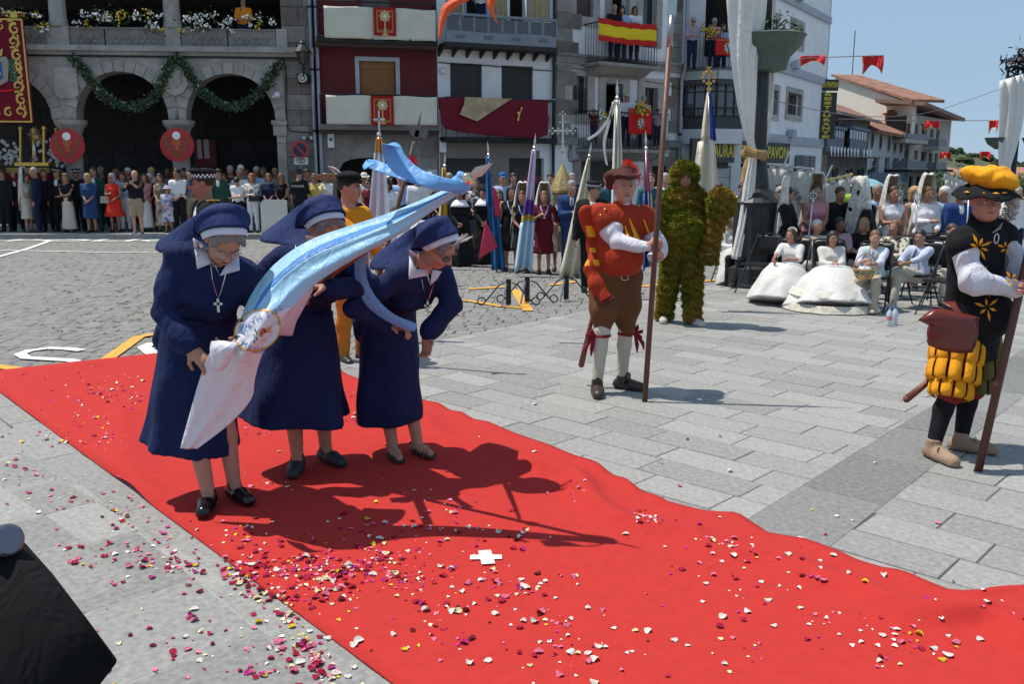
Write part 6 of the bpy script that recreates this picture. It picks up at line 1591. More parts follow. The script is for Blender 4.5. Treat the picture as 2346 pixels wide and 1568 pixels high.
def nun(label,h,pos,yaw,hip,neck,headdir,wr,wl,fr,fl,hem,hemr,tail,shoec,feet,elr=None,ell=None,girth=1.05,sk='m',hg='g',hf=None,specs=None,headoff=None,waist=.15,pleat=8,amp=.05,phase=0.0,sandals=False,turn=0.0,asp=.8,curl=.6,collar=(),chain=()):
 s=Skel(h=h,yaw=yaw,pos=pos,hip=hip,neck=neck,headdir=headdir,wr=wr,wl=wl,fr=fr,fl=fl,elr=elr,ell=ell,girth=girth,headoff=headoff,turn=turn);s.feet=feet
 r=person(s,label);F=fld(s,.0065);at=head(F,s,True,True,fat=.004);torso(F,s,-.02,female=True)
 for sd_ in 'RL':
  arm(F,s,sd_);hand(F,s,sd_,curl=curl,fwd=(hf or {}).get(sd_),pal=(hf or {}).get('p'+sd_));leg(F,s,sd_);shoe(F,s,sd_,-.006)
 part(F,'body',skin((.44,.22,.15)),r);eyes(r,s,at,brow=hairm((.2,.17,.15)))
 F=Field(s.head-.26,s.head+.26,.006);hairfield(F,s,at,'short');M_=(s.Hr,s.HF,s.Hu)
 for i in range(9):a=-1.2+i*.3;F.cone(at(.07*math.sin(a),.045,.03+.065*math.cos(a)),at(.078*math.sin(a),.062+.01*(i%2),.0+.072*math.cos(a)),.016,.010,.01)
 F.wrinkle(.003,90,1.0);part(F,'hair',hairm((.17,.165,.16)),r)
# navy suit: jacket, skirt
 F=fld(s,.009,m=.22);torso(F,s,.012,female=True,k=.06)
 for sd_ in 'RL':arm(F,s,sd_,.016,r=(.052,.050,.048,.038),upto=.94,cuff=.040)
 F.half(s.hip-s.T*.10,-s.T*.8-s.F*.1)
 cutneck(F,s,.050,.0);F.wrinkle(.008,13,pos[0]);F.wrinkle(.003,31,pos[0]);jk=part(F,'jacket',M_navy,r);bv=bvh_of(jk.data)
 F=fld(s,.010,m=.34);F.skirt(s.hip+s.T*waist,hem,.165*girth,hemr,.04,asp,s.F,pleat,amp,phase);F.wrinkle(.006,8,pos[0]);part(F,'skirt',M_navy,r)
 if collar:
  drape(bv,collar[0],r,'throat',skin((.44,.22,.15)),.004,8,.002)
  for q_ in collar[1:]:drape(bv,q_,r,'collar',M_nwhite,.014,7,.004)
  pts=[]
  for u,v_ in (chain or [(735,600),(735,615)]):d=ray(u,v_).normalized();h=bv.ray_cast(O,d);pts.append((h[0] if h[0] is not None else O+d*4.5)-d*.022)
  m_=MB();m_.tube(pts,.0022,4);ch=m_.build('chain',M_silver,r);cz=pts[len(pts) // 2]-Vector((0,.004,.012));m_=MB();m_.box(cz-Vector((0,0,.022)),(.013,.008,.066));m_.box(cz-Vector((0,0,.014)),(.042,.008,.013));m_.build('cross',M_silver,ch)
 for sd_ in 'RL':
  an=s.aR if sd_=='R' else s.aL;F=Field(an-V(.26,.26,.12),an+V(.26,.26,.02),.006);shoe(F,s,sd_,.007,L=.215)
  d=foot_dir(s,sd_);b=V(an[0],an[1],an[2]-.05)
  if not sandals:F.ell(b+d*.035+V(0,0,.045),(.034,.034,.05),.01,op='sub');part(F,'shoe',mat(shoec,.22 if shoec[0]<.012 else .6,'plain',var=.05,bump=.05),r)
  else:
   F.half((0,0,an[2]-.062),(0,0,1));part(F,'sandal_sole',mat((.02,.018,.018),.7),r);sdv=V(-d[1],d[0],0);lw=MB()
   for k in (.02,.055,.09,.125):
    for sg in (-1,1):lw.tube([b+d*k+sdv*sg*.042+V(0,0,-.018),b+d*(k+.012)+sdv*sg*.02+V(0,0,.022-k*.12),b+d*(k+.03)-sdv*sg*.038+V(0,0,-.012)],.0075,5)
   lw.tube([b-d*.04+sdv*.03+V(0,0,.03),b-d*.055+V(0,0,.03),b-d*.04-sdv*.03+V(0,0,.03),b+d*.02+V(0,0,.06),b-d*.04+sdv*.03+V(0,0,.03)],.007,5);lw.build('sandal_straps',mat((.035,.03,.035),.5,var=.4),r)
 if specs:glasses(r,s,at,specs=='dark',rim=metal((.5,.5,.5),.3) if specs != 'dark' else mat((.03,.02,.02),.3))
 band_veil(r,s,at,tail)
# sleeve cuffs
 return s,r,at
Z0=.012
n1,r1_,at1=nun('nun on the left in a navy habit gathering the white end of the flag',1.66,G3(507,1150,Z0),.32,W3(447,775,4.64),W3(496,592,4.36),(.36,-.6,-.76),W3(437,800,4.22),W3(560,760,4.30),
G3(476,1170,Z0)+V(-.01,.05,.08),G3(536,1150,Z0)+V(-.01,.05,.08),W3(437,1018,4.62),.245,[W3(436,585,4.5),W3(392,584,4.62),W3(356,572,4.74),W3(372,545,4.86),W3(430,548,4.95),W3(500,565,4.85),W3(552,580,4.65)],(.006,.006,.007),{'R':(.15,-1),'L':(.75,-.8)},elr=(-1,.1,-.3),ell=(.15,1,-.9),girth=1.10,hg='g',specs='clear',
hf={'R':(.75,-.25,-.6),'pR':(-.1,.6,-.8),'L':(-.6,-.3,-.5)},amp=.05,pleat=7,phase=1.0,collar=([(468,570),(520,590),(510,612),(488,612)],[(442,545),(466,560),(489,602),(452,617)],[(466,562),(480,578),(503,630),(489,602)],[(524,596),(546,574),(549,620),(503,632)]),chain=[(482,600),(486,640),(494,670),(500,684),(506,670),(514,640),(518,622)])
n2,r2_,at2=nun('middle nun lowering the flag pole, her face half hidden by the cloth',1.68,G3(715,1075,Z0),.62,W3(684,765,5.15),W3(724,572,4.93),(.55,-.62,-.60),W3(655,690,4.78),W3(752,662,4.72),
G3(683,1082,Z0)+V(-.01,.04,.08),G3(752,1062,Z0)+V(-.02,.04,.08),W3(672,955,5.12),.335,[W3(682,566,4.85),W3(642,560,4.98),W3(594,550,5.12),W3(622,520,5.3),W3(680,512,5.4),W3(740,525,5.3),W3(790,530,5.1)],(.02,.024,.03),{'R':(.05,-1),'L':(.75,-.75)},elr=(-1,0,-.3),ell=(1,.1,-.35),girth=1.08,hg='g',specs='clear',
hf={'L':(-.85,-.25,.15),'pL':(-.1,-.2,-1),'R':(.6,-.3,.2)},amp=.10,pleat=5,phase=2.2,curl=.9,collar=([(700,540),(730,545),(725,570),(705,570)],[(676,564),(700,558),(704,592),(678,594)],[(735,570),(760,560),(760,600),(725,600)]))
n3,r3_,at3=nun('nun in navy habit on the right bowing low and holding the blue ribbon',1.64,G3(930,1045,Z0),.85,W3(872,745,5.42),W3(962,604,5.04),(.78,-.36,-.72),W3(893,748,4.98),W3(978,766,5.10),
G3(905,1050,Z0)+V(-.02,.04,.08),G3(962,1043,Z0)+V(-.02,.04,.08),W3(893,955,5.42),.235,[W3(960,605,4.98),W3(905,614,5.1),W3(848,616,5.3),W3(862,582,5.45),W3(910,560,5.6),W3(960,565,5.6),W3(1010,585,5.4)],(.03,.03,.03),{'R':(.45,-1),'L':(.75,-.9)},elr=(-.7,-.2,-.6),ell=(1,.2,-.3),girth=1.08,hg='g',specs='dark',
hf={'R':(.95,-.3,-.05),'pR':(-.1,-.3,-.9),'L':(.0,-.1,-1)},sandals=True,amp=.05,pleat=6,headoff=(.02,-.01,.0),collar=([(965,590),(995,598),(985,630),(970,620)],[(938,572),(962,588),(977,632),(936,640)],[(962,588),(974,600),(984,652),(977,630)],[(990,618),(1012,622),(1000,640),(984,654)]),chain=[(966,640),(970,662),(975,684),(980,690),(984,680),(990,662),(994,650)])
m_=MB()
for k in range(26):a=R.uniform(-.8,.8);p=at3(.07*a,.06,.075);m_.tube([p,p+V(.05,-.01,.01)*R.uniform(.6,1),p+V(.085,0,.05+.03*a)*R.uniform(.7,1.1)],[.003,.0025,.001],4)
m_.build('loose_hair',hairm((.5,.49,.47)),r3_,kind='stuff')
# ---- blue and white flag with its pole, ribbons
fg=thing('processional_flag',P(1070,410,4.2),'blue and white satin flag dipped over the nuns with a silver spear tip','flag')
M_fb=mat((.33,.56,.74),.38,'cloth',name='satin_light_blue',var=.04,bump=.1);M_fm=mat((.075,.23,.52),.45,'cloth',name='satin_mid_blue',var=.05,bump=.1);M_fw=mat((.66,.64,.70),.5,'cloth',name='satin_white',var=.03,bump=.1)
tip=W3(1066,413,4.2);hnd=W3(722,655,4.78);dpl=nrm(tip-hnd);butt=hnd-dpl*.62
m_=MB();m_.tube([butt,hnd,tip],.017,10);m_.build('pole',mat((.22,.05,.015),.35,'wood',name='varnished_pole',var=.2),fg,smooth=True)
for a_,b_ in ((tip-dpl*.42,tip-dpl*.37),(hnd+dpl*.10,hnd+dpl*.15)):m_=MB();m_.tube([a_,b_],.026,12);m_.build('pole_sleeve',mat((.05,.055,.07),.3,'metal',.5),fg,smooth=True)
m_=MB();m_.ball(tip+dpl*.012,.031,14,8);m_.build('gilt_ball',metal((.80,.62,.40),.12),fg,smooth=True)
t0=tip+dpl*.03;t1=W3(1130,373,4.12);sdv=nrm(np.cross(t1-t0,V(0,1,.2)));L_=np.linalg.norm(t1-t0);dd=nrm(t1-t0);nn=np.cross(sdv,dd)
m_=MB();bl_=[t0+sdv*.010,t0+dd*L_*.38+sdv*.026,t1,t0+dd*L_*.38-sdv*.026,t0-sdv*.010]
m_.add([t0+nn*.004,*bl_,t0+dd*L_*.4+nn*.005,t0+dd*L_*.4-nn*.005],[(1,2,6),(2,3,6),(3,4,6),(4,5,6),(5,1,6),(2,1,7),(3,2,7),(4,3,7),(5,4,7),(1,5,7)]);m_.build('spear_blade',mat((.55,.54,.50),.35,'metal',.35,name='spear_steel',var=.05),fg)
# main cloth: stations (upper edge, lower edge) from the knot to the hand
ST=[((1066,408,4.22),(1062,436,4.22)),((1022,432,4.24),(1046,448,4.22)),((955,462,4.27),(985,488,4.22)),((880,492,4.32),(920,535,4.23)),((800,518,4.36),(850,573,4.24)),((715,548,4.38),(785,610,4.25)),((645,592,4.36),(728,648,4.22)),((592,648,4.30),(690,682,4.18)),((556,712,4.20),(655,718,4.12)),((536,775,4.12),(628,765,4.10)),((512,792,4.10),(600,815,4.12)),((486,800,4.12),(585,868,4.18)),((460,862,4.22),(576,915,4.24)),((436,945,4.28),(528,970,4.28)),((413,1027,4.30),(452,1029,4.30))]
NC=9;rows=[]
for i,(a,b) in enumerate(ST):
 A,B=W3(*a),W3(*b);row=[];w_=np.linalg.norm(B-A);ax=nrm(np.cross(B-A,V(0,1,0)))
 for j in range(NC):
  c=j/(NC-1);bulge=math.sin(c*math.pi)*w_*.32;fld_=.010*math.sin(c*14+i*.5)*min(1,i/3)+.012*math.sin(c*6-i*.9)
  row.append(A+(B-A)*c+V(0,-1,.0)*(bulge+fld_)*(1 if i<11 else .35))
 rows.append(row)
def cr1(p,n_):
 out=[];m=len(p)
 for i in range(m-1):
  a,b,c,d=p[max(i-1,0)],p[i],p[i+1],p[min(i+2,m-1)]
  for k in range(n_):t=k/n_;out.append(.5*((2*b)+(-a+c)*t+(2*a-5*b+4*c-d)*t*t+(-a+3*b-3*c+d)*t**3))
 out.append(p[-1]);return out
R1=[cr1(r_,5) for r_ in rows];RR=[list(x) for x in zip(*[cr1(list(c),6) for c in zip(*R1)])]
nr,ncc=len(RR),len(RR[0]);v=[p for r_ in RR for p in r_]
def zone(i,j):
 t=i/6;c=j/(ncc-1)
 edge=9.4-1.9*c**1.2
 if t>edge:return 2
 if .27+.02*math.sin(t)<c<.47-.02*t*.6 and t>.5:return 1
 return 0
fs_=[[],[],[]]
for i in range(nr-1):
 for j in range(ncc-1):fs_[zone(i+.5,j+.5)].append((i*ncc+j,i*ncc+j+1,(i+1)*ncc+j+1,(i+1)*ncc+j))
for z_,nm,mt in ((0,'light_blue_cloth',M_fb),(1,'blue_stripe',M_fm),(2,'white_cloth',M_fw)):
 o_=obj(nm,mesh(nm,v,fs_[z_],True),mt,fg,world=True);md=o_.modifiers.new('thick','SOLIDIFY');md.thickness=.003;md.offset=1
def on_flag(t,c,off=.006):
 i=min(int(t*6),nr-2);j=min(int(c*(ncc-1)),ncc-2);a,b,d=A3(RR[i][j]),A3(RR[i+1][j]),A3(RR[i][j+1]);ft,fc=t*6-i,c*(ncc-1)-j
 n=nrm(np.cross(d-a,b-a));n=-n if n[1]>0 else n
 return a+(b-a)*ft+(d-a)*fc+n*off,nrm(b-a),nrm(d-a),n
fbv=BVHTree.FromPolygons([Vector(p) for p in v],fs_[0]+fs_[1]+fs_[2])
def fhit(u,v_,off=.006):d=ray(u,v_).normalized();h=fbv.ray_cast(O,d);return (h[0] if h[0] is not None else P(u,v_,4.1))-d*off
def eo(a,k):x,y=57*k*math.cos(a),46*k*math.sin(a);c_,s_=math.cos(-.55),math.sin(-.55);return 590+x*c_-y*s_,757+x*s_+y*c_
for k0,k1,nm,mt,of in ((0,.93,'white_oval',M_fw,.006),(.93,1.0,'gold_rim',mat((.62,.33,.04),.5,'metal',.2),.008)):
 m_=MB();m_.sheet([[fhit(*eo(i*math.pi/22,k),of) for i in range(45)] for k in ([k1,.7,.45,.2,.02] if k0==0 else [k1,k0])],.001);m_.build(nm,mt,fg)
for ch,u,v_,rot,sz in (('S',642,706,196,13),('D',628,714,200,17),('E',613,720,204,17),('M',592,728,212,17),('A',579,737,218,17),('R',569,746,224,17),('I',561,754,230,17),('A',555,763,236,17),('M',559,790,-28,17),('A',573,799,-18,17),('D',588,804,-8,17),('R',602,805,4,17)):
 tm=text_mesh(ch,1,.0,.0);a=rad(rot)
 for vv in tm.vertices:x,y=vv.co.x*sz*1.15,vv.co.y*sz*1.15;vv.co=fhit(u+x*math.cos(a)-y*math.sin(a),v_-(x*math.sin(a)+y*math.cos(a)),.009)
 obj('letter',tm,mat((.14,.2,.42),.6),fg,world=True)
def fpoly(pts,nm,mt,of=.009):m_=MB();m_.add([fhit(*p_,of) for p_ in pts],[tuple(range(len(pts)))]);m_.build(nm,mt,fg)
fpoly([(600,752),(610,754),(616,766),(610,778),(600,780),(594,768)],'crest',mat((.30,.06,.02),.5));fpoly([(612,752),(624,745),(622,764),(616,768)],'crest_flame',mat((.65,.25,.02),.5));fpoly([(596,756),(604,758),(602,774),(594,770)],'crest_field',mat((.60,.20,.02),.5),.011)
for u,v_ in ((585,757),(589,764),(583,770),(589,777),(583,783)):fpoly([(u-3,v_-3),(u,v_-5),(u+2,v_+3),(u-1,v_+4)],'leaf_mark',mat((.04,.16,.13),.6))
# pinkish underside hanging behind
sheet_rows([[W3(*p_) for p_ in r_] for r_ in (((712,655,4.5),(700,662,4.42),(672,690,4.3),(648,722,4.22)),((716,668,4.55),(700,692,4.45),(665,722,4.35),(630,748,4.25)),((688,712,4.55),(680,735,4.48),(655,752,4.38),(620,762,4.28)),((670,770,4.55),(655,770,4.48),(635,768,4.4),(612,764,4.3)))],fg,'under_fold',mat((.66,.60,.66),.5,'cloth',var=.03),4,.003)
# the collar folded over the nun's hand
sheet_rows([[W3(*p_) for p_ in r_] for r_ in (((485,783,4.08),(515,782,4.02),(545,790,4.02)),((482,800,4.06),(508,803,3.99),(535,806,4.00)),((486,828,4.08),(505,838,4.04),(525,830,4.04)),((490,848,4.12),(505,850,4.10),(520,838,4.08)))],fg,'folded_corner',M_fw,4,.003)
def ribbon(name,st,mt=None):
 rows=[[W3(*a),(W3(*a)+W3(*b))/2+V(0,-.007,0),W3(*b)] for a,b in st];sheet_rows(rows,fg,name,mt or M_rb,4,.003)
M_rb=mat((.16,.38,.72),.45,'cloth',name='satin_ribbon',var=.05,bump=.1)
ribbon('ribbon',[((1066,408,4.2),(1070,432,4.2)),((1040,412,4.16),(1050,436,4.16)),((1000,402,4.15),(1000,436,4.14)),((960,386,4.2),(945,416,4.15)),((930,358,4.22),(905,398,4.2)),((916,332,4.25),(880,364,4.22)),((900,326,4.24),(875,336,4.2)),((924,338,4.16),(877,328,4.16))])
ribbon('ribbon',[((1050,425,4.18),(1040,440,4.18)),((1000,412,4.22),(985,432,4.2)),((940,396,4.26),(925,414,4.22)),((890,378,4.3),(880,398,4.26)),((862,368,4.32),(850,388,4.28)),((840,366,4.3),(832,378,4.28)),((845,372,4.24),(834,388,4.22)),((862,372,4.2),(850,378,4.2))])
ribbon('ribbon',[((846,572,4.6),(820,570,4.6)),((838,610,4.7),(812,606,4.72)),((844,650,4.78),(816,648,4.8)),((868,690,4.82),(838,700,4.84)),((905,722,4.86),(885,736,4.88)),((945,738,4.9),(930,756,4.9)),((956,744,4.92),(950,760,4.92))],M_rb)
# knot cloth
F=Field(tip-.12,tip+.12,.006);F.ell(tip-dpl*.03,(.05,.04,.045),.02);F.cone(tip-dpl*.02,tip-dpl*.10+V(0,0,.01),.04,.03,.02);F.wrinkle(.006,60,2);part(F,'knot',M_rb,fg)
# ---- man in red doublet with long pike
def hose_leg(F,s,sd_,infl=.004):leg(F,s,sd_,infl)
s=Skel(h=1.76,yaw=.30,pos=G3(1410,893),hip=G3(1410,893)+V(-.02,.02,.93),neck=G3(1410,893)+V(.02,-.0,1.47),headdir=(.10,-1,-.06),wr=W3(1486,564,6.80),wl=W3(1496,588,6.86),fr=G3(1372,905)+V(-.01,.05,.08),fl=G3(1432,893)+V(-.02,.05,.08),elr=(-.5,.3,-1),ell=(.7,.3,-1),girth=1.08,sh=.195);s.feet={'R':(-.05,-1),'L':(.85,-.6)}
mr=person(s,'bearded man in a red slashed doublet and brown breeches holding a long pike');F=fld(s,.0075);at=head(F,s,True,False,1.1,.003);torso(F,s,-.02,belly=1)
for sd_ in 'RL':arm(F,s,sd_);leg(F,s,sd_,-.006)
hand(F,s,'R',fwd=(.92,.1,.15),pal=(.1,.9,.0),curl=1.25);hand(F,s,'L',fwd=(.55,-.7,.1),pal=(-.5,-.2,.0),curl=1.25)
part(F,'body',skin((.50,.23,.16)),mr);eyes(mr,s,at,brow=hairm((.3,.28,.25)))
F=Field(s.head-.25,s.head+.25,.007);hairfield(F,s,at,'short');part(F,'hair',hairm(HC['g']),mr)
F=Field(s.head-.25,s.head+.15,.006);M_=(s.Hr,s.HF,s.Hu);F.ell(at(0,.078,-.088),V(.024,.020,.026),.01,M=M_);F.cone(at(-.022,.092,-.047),at(.022,.092,-.047),.006,.006,.004);part(F,'goatee',hairm((.42,.38,.33)),mr)
M_rd=cloth((.33,.034,.011));M_yl=cloth((.75,.36,.02));M_br=cloth((.13,.055,.022))
s_red=s
F=fld(s,.009);torso(F,s,.024,belly=1.2,k=.05);F.cone(s.shR,s.shR+(s.eR-s.shR)*.24,.092,.092,.03);F.cone(s.shL,s.shL+(s.eL-s.shL)*.24,.09,.09,.03);F.half(s.hip+V(0,0,.02),(0,0,-1));F.cone(s.neck,s.neck+s.T*.06,.078,.07,.01);F.cone(s.neck+s.T*.03,s.neck+s.T*.2,.06,.062,.004,op='sub');F.wrinkle(.004,10,1)
o_=part(F,'doublet',M_rd,mr);db=bvh_of(o_.data)
for q_ in ([(1440,501),(1443,501),(1467,551),(1455,551)],[(1431,519),(1433,519),(1446,553),(1438,553)],[(1420,513),(1422,513),(1427,540),(1423,540)],[(1473,503),(1476,503),(1489,534),(1484,536)]):drape(db,q_,mr,'yellow_slash',M_yl,.006,6,.003,2)
for q_ in ([(1385,478),(1388,477),(1388,481),(1385,482)],[(1374,492),(1377,491),(1377,495),(1374,496)],[(1462,470),(1465,470),(1465,474),(1462,474)]):drape(db,q_,mr,'button',M_gold,.008,2,.004)
F=fld(s,.009);torso(F,s,.0,belly=1)
for sd_ in 'RL':arm(F,s,sd_,.008,r=(.052,.060,.052,.032),k=.04)
F.half(s.hip,-s.T);F.cone(s.neck,s.neck+s.T*.06,.064,.068,.01);F.cone(s.neck+s.T*.02,s.neck+s.T*.2,.057,.060,.004,op='sub');F.wrinkle(.009,16,3);part(F,'white_shirt',cloth((.60,.60,.66),fold=.9),mr)
# hanging false sleeve with yellow bands
a0=s.shR+s.CR*.10-s.F*.0;pts=[a0,W3(1362,560,7.10),W3(1361,618,7.0),W3(1370,658,6.93),W3(1398,700,6.88)];F=Field(np.min(pts,0)-.15,np.max(pts,0)+.15,.009)
for a,b,c,d in zip(pts,pts[1:],(.066,.066,.062,.056),(.066,.062,.056,.056)):F.cone(a,b,c,d,.03,flat=(s.F,.5))
F.half(W3(1391,686,6.89),nrm(pts[4]-pts[3]));F.wrinkle(.006,14,2)
def sl2(cen):z=cen[:,2];y=((z>1.25)&(z<1.34))|((z>1.13)&(z<1.165))|((z>1.03)&(z<1.075));x=(cen[:,0]-a0[0]);return (y&(np.sin(x*60+z*14)>-.5)).astype(int)
part(F,'hanging_sleeve',[M_rd,M_yl],mr,matfn=sl2)
ce=W3(1391,686,6.89);cd=nrm(pts[4]-pts[3]);cs=nrm(np.cross(cd,s.F));m_=MB();m_.sheet([[Vector(ce+cd*dz+cs*(.058*rr_*math.cos(a))+s.F*(.030*rr_*math.sin(a))) for a in [i*.3142 for i in range(21)]] for rr_,dz in ((1.02,.003),(.02,.003))]);m_.build('cuff_opening_shade',mat((.10,.02,.012),.9),mr)  # flat disc closing the cuff, its dark colour painting the shaded opening
F=fld(s,.009);F.cone(s.hR,s.hL,.14,.14,.06)
F.cone(s.hip+s.T*.02,s.hip+s.T*.13,.165,.16,.05,flat=(s.F,.8))
for sd_ in 'RL':h_,kn=(s.hR,s.kR) if sd_=='R' else (s.hL,s.kL);F.cone(h_,h_+(kn-h_)*.6,.125,.118,.05);F.cone(h_+(kn-h_)*.6,kn+V(0,0,-.02),.115,.062,.04)
F.wrinkle(.007,12,4);part(F,'breeches',M_br,mr)
F=fld(s,.0075)
for sd_ in 'RL':leg(F,s,sd_,.004)
F.half((0,0,.60),(0,0,1));part(F,'stockings',cloth((.50,.46,.38)),mr)
for sd_,kn in (('R',s.kR),('L',s.kL)):
 m_=MB();c=kn+V(0,0,-.04);m_.tube([c+V(.062*math.cos(a*.524),.062*math.sin(a*.524),0) for a in range(13)],.011,5);rt=s.Rt if sd_=='R' else-s.Rt;k=c+rt*.075+s.F*.01
 for dz,dx in ((.07,.02),(.02,.06),(-.06,.05),(-.16,.02),(-.14,.07)):m_.tube([k,k+rt*dx+V(0,0,dz*.6),k+rt*dx*1.2+V(0,0,dz)],[.012,.018,.006],5)
 m_.ball(k,.02,8,5);m_.build('knee_ribbon',cloth((.20,.012,.02)),mr)
for sd_ in 'RL':
 an=s.aR if sd_=='R' else s.aL;F=Field(an-V(.28,.28,.12),an+V(.28,.28,.10),.007);shoe(F,s,sd_,.012,L=.23,h=.01);d=foot_dir(s,sd_);F.ell(an+d*.06-V(0,0,.02)+np.cross(d,V(0,0,1))*.035,(.022,.022,.02),.005,op='sub');F.half(an+V(0,0,.06),nrm(V(-d[0],-d[1],1.2)));part(F,'leather_shoe',mat((.045,.025,.018),.45),mr)
 m_=MB();m_.plate([(-.03,0),(.03,0),(.035,.06),(.0,.085),(-.035,.06)],lambda a,b,c:Vector(an+d*(.055+c)+np.cross(d,V(0,0,1))*a+V(0,0,b-.02)),0,.008);m_.build('shoe_tongue',mat((.045,.025,.018),.45),mr)
# beret and plume
F=Field(s.head-.3,s.head+.3,.008);F.ell(at(.03,-.04,.088),V(.130,.125,.048),.02,M=(nrm(s.Hr-s.Hu*.3),s.HF,nrm(s.Hu+s.Hr*.3)));F.cone(at(-.0,.05,.07),at(0,-.06,.07),.09,.09,.02,flat=(s.Hu,.3));F.ell(at(0,0,.0),V(.085,.10,.10),.004,op='sub',M=M_);F.cone(at(.09,-.02,.05),at(.10,-.05,-.01),.04,.025,.03);F.wrinkle(.008,26,5);part(F,'beret',cloth((.07,.022,.016)),mr)
m_=MB()
for k in range(240):
 t=R.random();p=at(.01-.125*t,-.01-.02*t,.150-.13*t**2);d=V(R.gauss(0,1),R.gauss(0,1),R.gauss(0,1));d=nrm(d)*.045;m_.add([p,p+d+s.Hu*.01,p+d*.9+V(.006,0,.006)],[(0,1,2)])
m_.build('red_plume',cloth((.75,.035,.015)),mr,kind='stuff')
m_=MB();a=s.hip+s.Rt*.13-s.F*.05+V(0,0,-.15);b=W3(1332,836,7.25);m_.tube([a,b],[.012,.026],8);m_.ball(b,.027,8,5);m_.build('scabbard',mat((.16,.055,.03),.5,'wood'),mr,smooth=True)
m_=MB();c=s.hip+s.CF*.19+V(0,0,.02);m_.tube([c+V(.03*math.cos(a),0,.018*math.sin(a)) for a in [i*.524 for i in range(13)]],.004,5);m_.build('buckle',M_silver,mr)
pk=thing('pike',G(1477,921),'tall wooden pike with a broad steel blade held by the man in red','pike')
pb_=G3(1477,921);pt_=W3(1534,100,6.85);m_=MB();m_.tube([pb_,pb_*.5+pt_*.5,pt_],.0215,12);m_.build('shaft',mat((.10,.04,.024),.5,'wood',name='dark_shaft',var=.25),pk,smooth=True)
dq=nrm(pt_-pb_);m_=MB();m_.tube([pt_-dq*.02,pt_+dq*.2],[.024,.018],12);m_.build('socket',metal((.35,.34,.33),.35),pk,smooth=True)
sdq=V(1,0,0);b0=pt_+dq*.14;m_=MB();bl_=[(-.012,0),(-.034,.08),(-.03,.3),(0,.62),(.03,.3),(.034,.08),(.012,0)];fr_=lambda a,b,c:Vector(b0+sdq*a+dq*b+V(0,-1,0)*c);m_.plate(bl_,fr_,-.004,.004);m_.build('blade',metal((.5,.5,.5),.3),pk)
# ---- soldier in black slashed doublet and orange paned breeches
oy=G3(2180,1048);s=Skel(h=1.66,yaw=.55,pos=oy,hip=W3(2215,770,5.50),neck=W3(2247,522,5.40),headdir=(-.10,-1,-.08),wr=W3(2322,660,5.22),wl=W3(2368,665,5.15),fr=G3(2148,1058)+V(0,.07,.08),fl=G3(2208,1038)+V(0,.05,.08),elr=(-.3,-.5,-1),ell=(.8,.2,-.6),girth=1.14,sh=.195);s.feet={'R':(.25,-1),'L':(1,-.55)}
orr=person(s,'man in a black slashed doublet, orange paned breeches and orange beret at the right');F=fld(s,.0075);at=head(F,s,True,False,1.25,.007);torso(F,s,-.02,belly=.6)
for sd_ in 'RL':arm(F,s,sd_);leg(F,s,sd_,-.006)
hand(F,s,'R',fwd=(.85,-.2,.15),pal=(-.1,.9,-.1),curl=1.2);hand(F,s,'L',fwd=(-.6,-.5,.1),pal=(-.2,.6,.0),curl=1.2)
part(F,'body',skin((.46,.215,.15)),orr);eyes(orr,s,at,brow=hairm((.03,.02,.015)))
F=Field(s.head-.25,s.head+.25,.007);hairfield(F,s,at,'short');part(F,'hair',hairm(HC['n']),orr)
M_bk=cloth((.010,.010,.012),.95);M_or=cloth((.78,.33,.012));M_lea=mat((.14,.022,.016),.28,'plain',name='oxblood_leather',var=.25,bump=.1);M_M=(s.Hr,s.HF,s.Hu)
F=fld(s,.009);torso(F,s,.030,belly=.8,k=.05);F.cone(s.shR+s.CR*.0,s.shR+(s.eR-s.shR)*.12+s.CR*.02,.072,.080,.03);F.cone(s.shL,s.shL+(s.eL-s.shL)*.12,.088,.10,.03);F.skirt(s.hip+s.T*.12,s.hip-s.T*.12,.18,.225,.04,.85,s.F);F.cone(s.neck,s.neck+s.T*.055,.08,.074,.01);F.cone(s.neck+s.T*.02,s.neck+s.T*.2,.062,.064,.004,op='sub');F.wrinkle(.004,10,1);o_=part(F,'doublet',M_bk,orr);db=bvh_of(o_.data)
def petal(u,v_,a,L,w_):c_,s_=math.cos(a),math.sin(a);f=lambda x,y:(u+x*c_-y*s_,v_+x*s_+y*c_);drape(db,[f(L*.15,-w_*.15),f(L*.6,-w_),f(L,0),f(L*.6,w_)],orr,'orange_slash',M_or,.006,4,.003)
for cu,cv,rr_,n_ in ((2243,567,30,8),(2255,646,34,7),(2304,568,20,6),(2262,705,30,6),(2318,640,20,5)):
 for k in range(n_):petal(cu,cv,k*2*math.pi/n_+.35,rr_*(.75+.35*(k%2)),3.4)
F=fld(s,.009)
for sd_ in 'RL':arm(F,s,sd_,.008,r=(.056,.068,.056,.034),k=.04)
F.cone(s.wR-nrm(s.wR-s.eR)*.03,s.wR,.05,.058,.01);F.wrinkle(.013,17,3);part(F,'white_shirt',cloth((.60,.60,.67),fold=1.0),orr)
m_=MB();m_.sheet([[at(-.055,.04,-.16),at(-.02,.085,-.17)],[at(-.085,.045,-.12),at(-.055,.095,-.145)]],.004);m_.build('shirt_collar',cloth((.5,.45,.48)),orr)
m_=MB();m_.tube([at(-.035+.012*math.cos(a),.115,-.20+.028*math.sin(a)) for a in [i*.524 for i in range(13)]],.003,5);m_.build('collar_lace',cloth((.7,.7,.72)),orr)
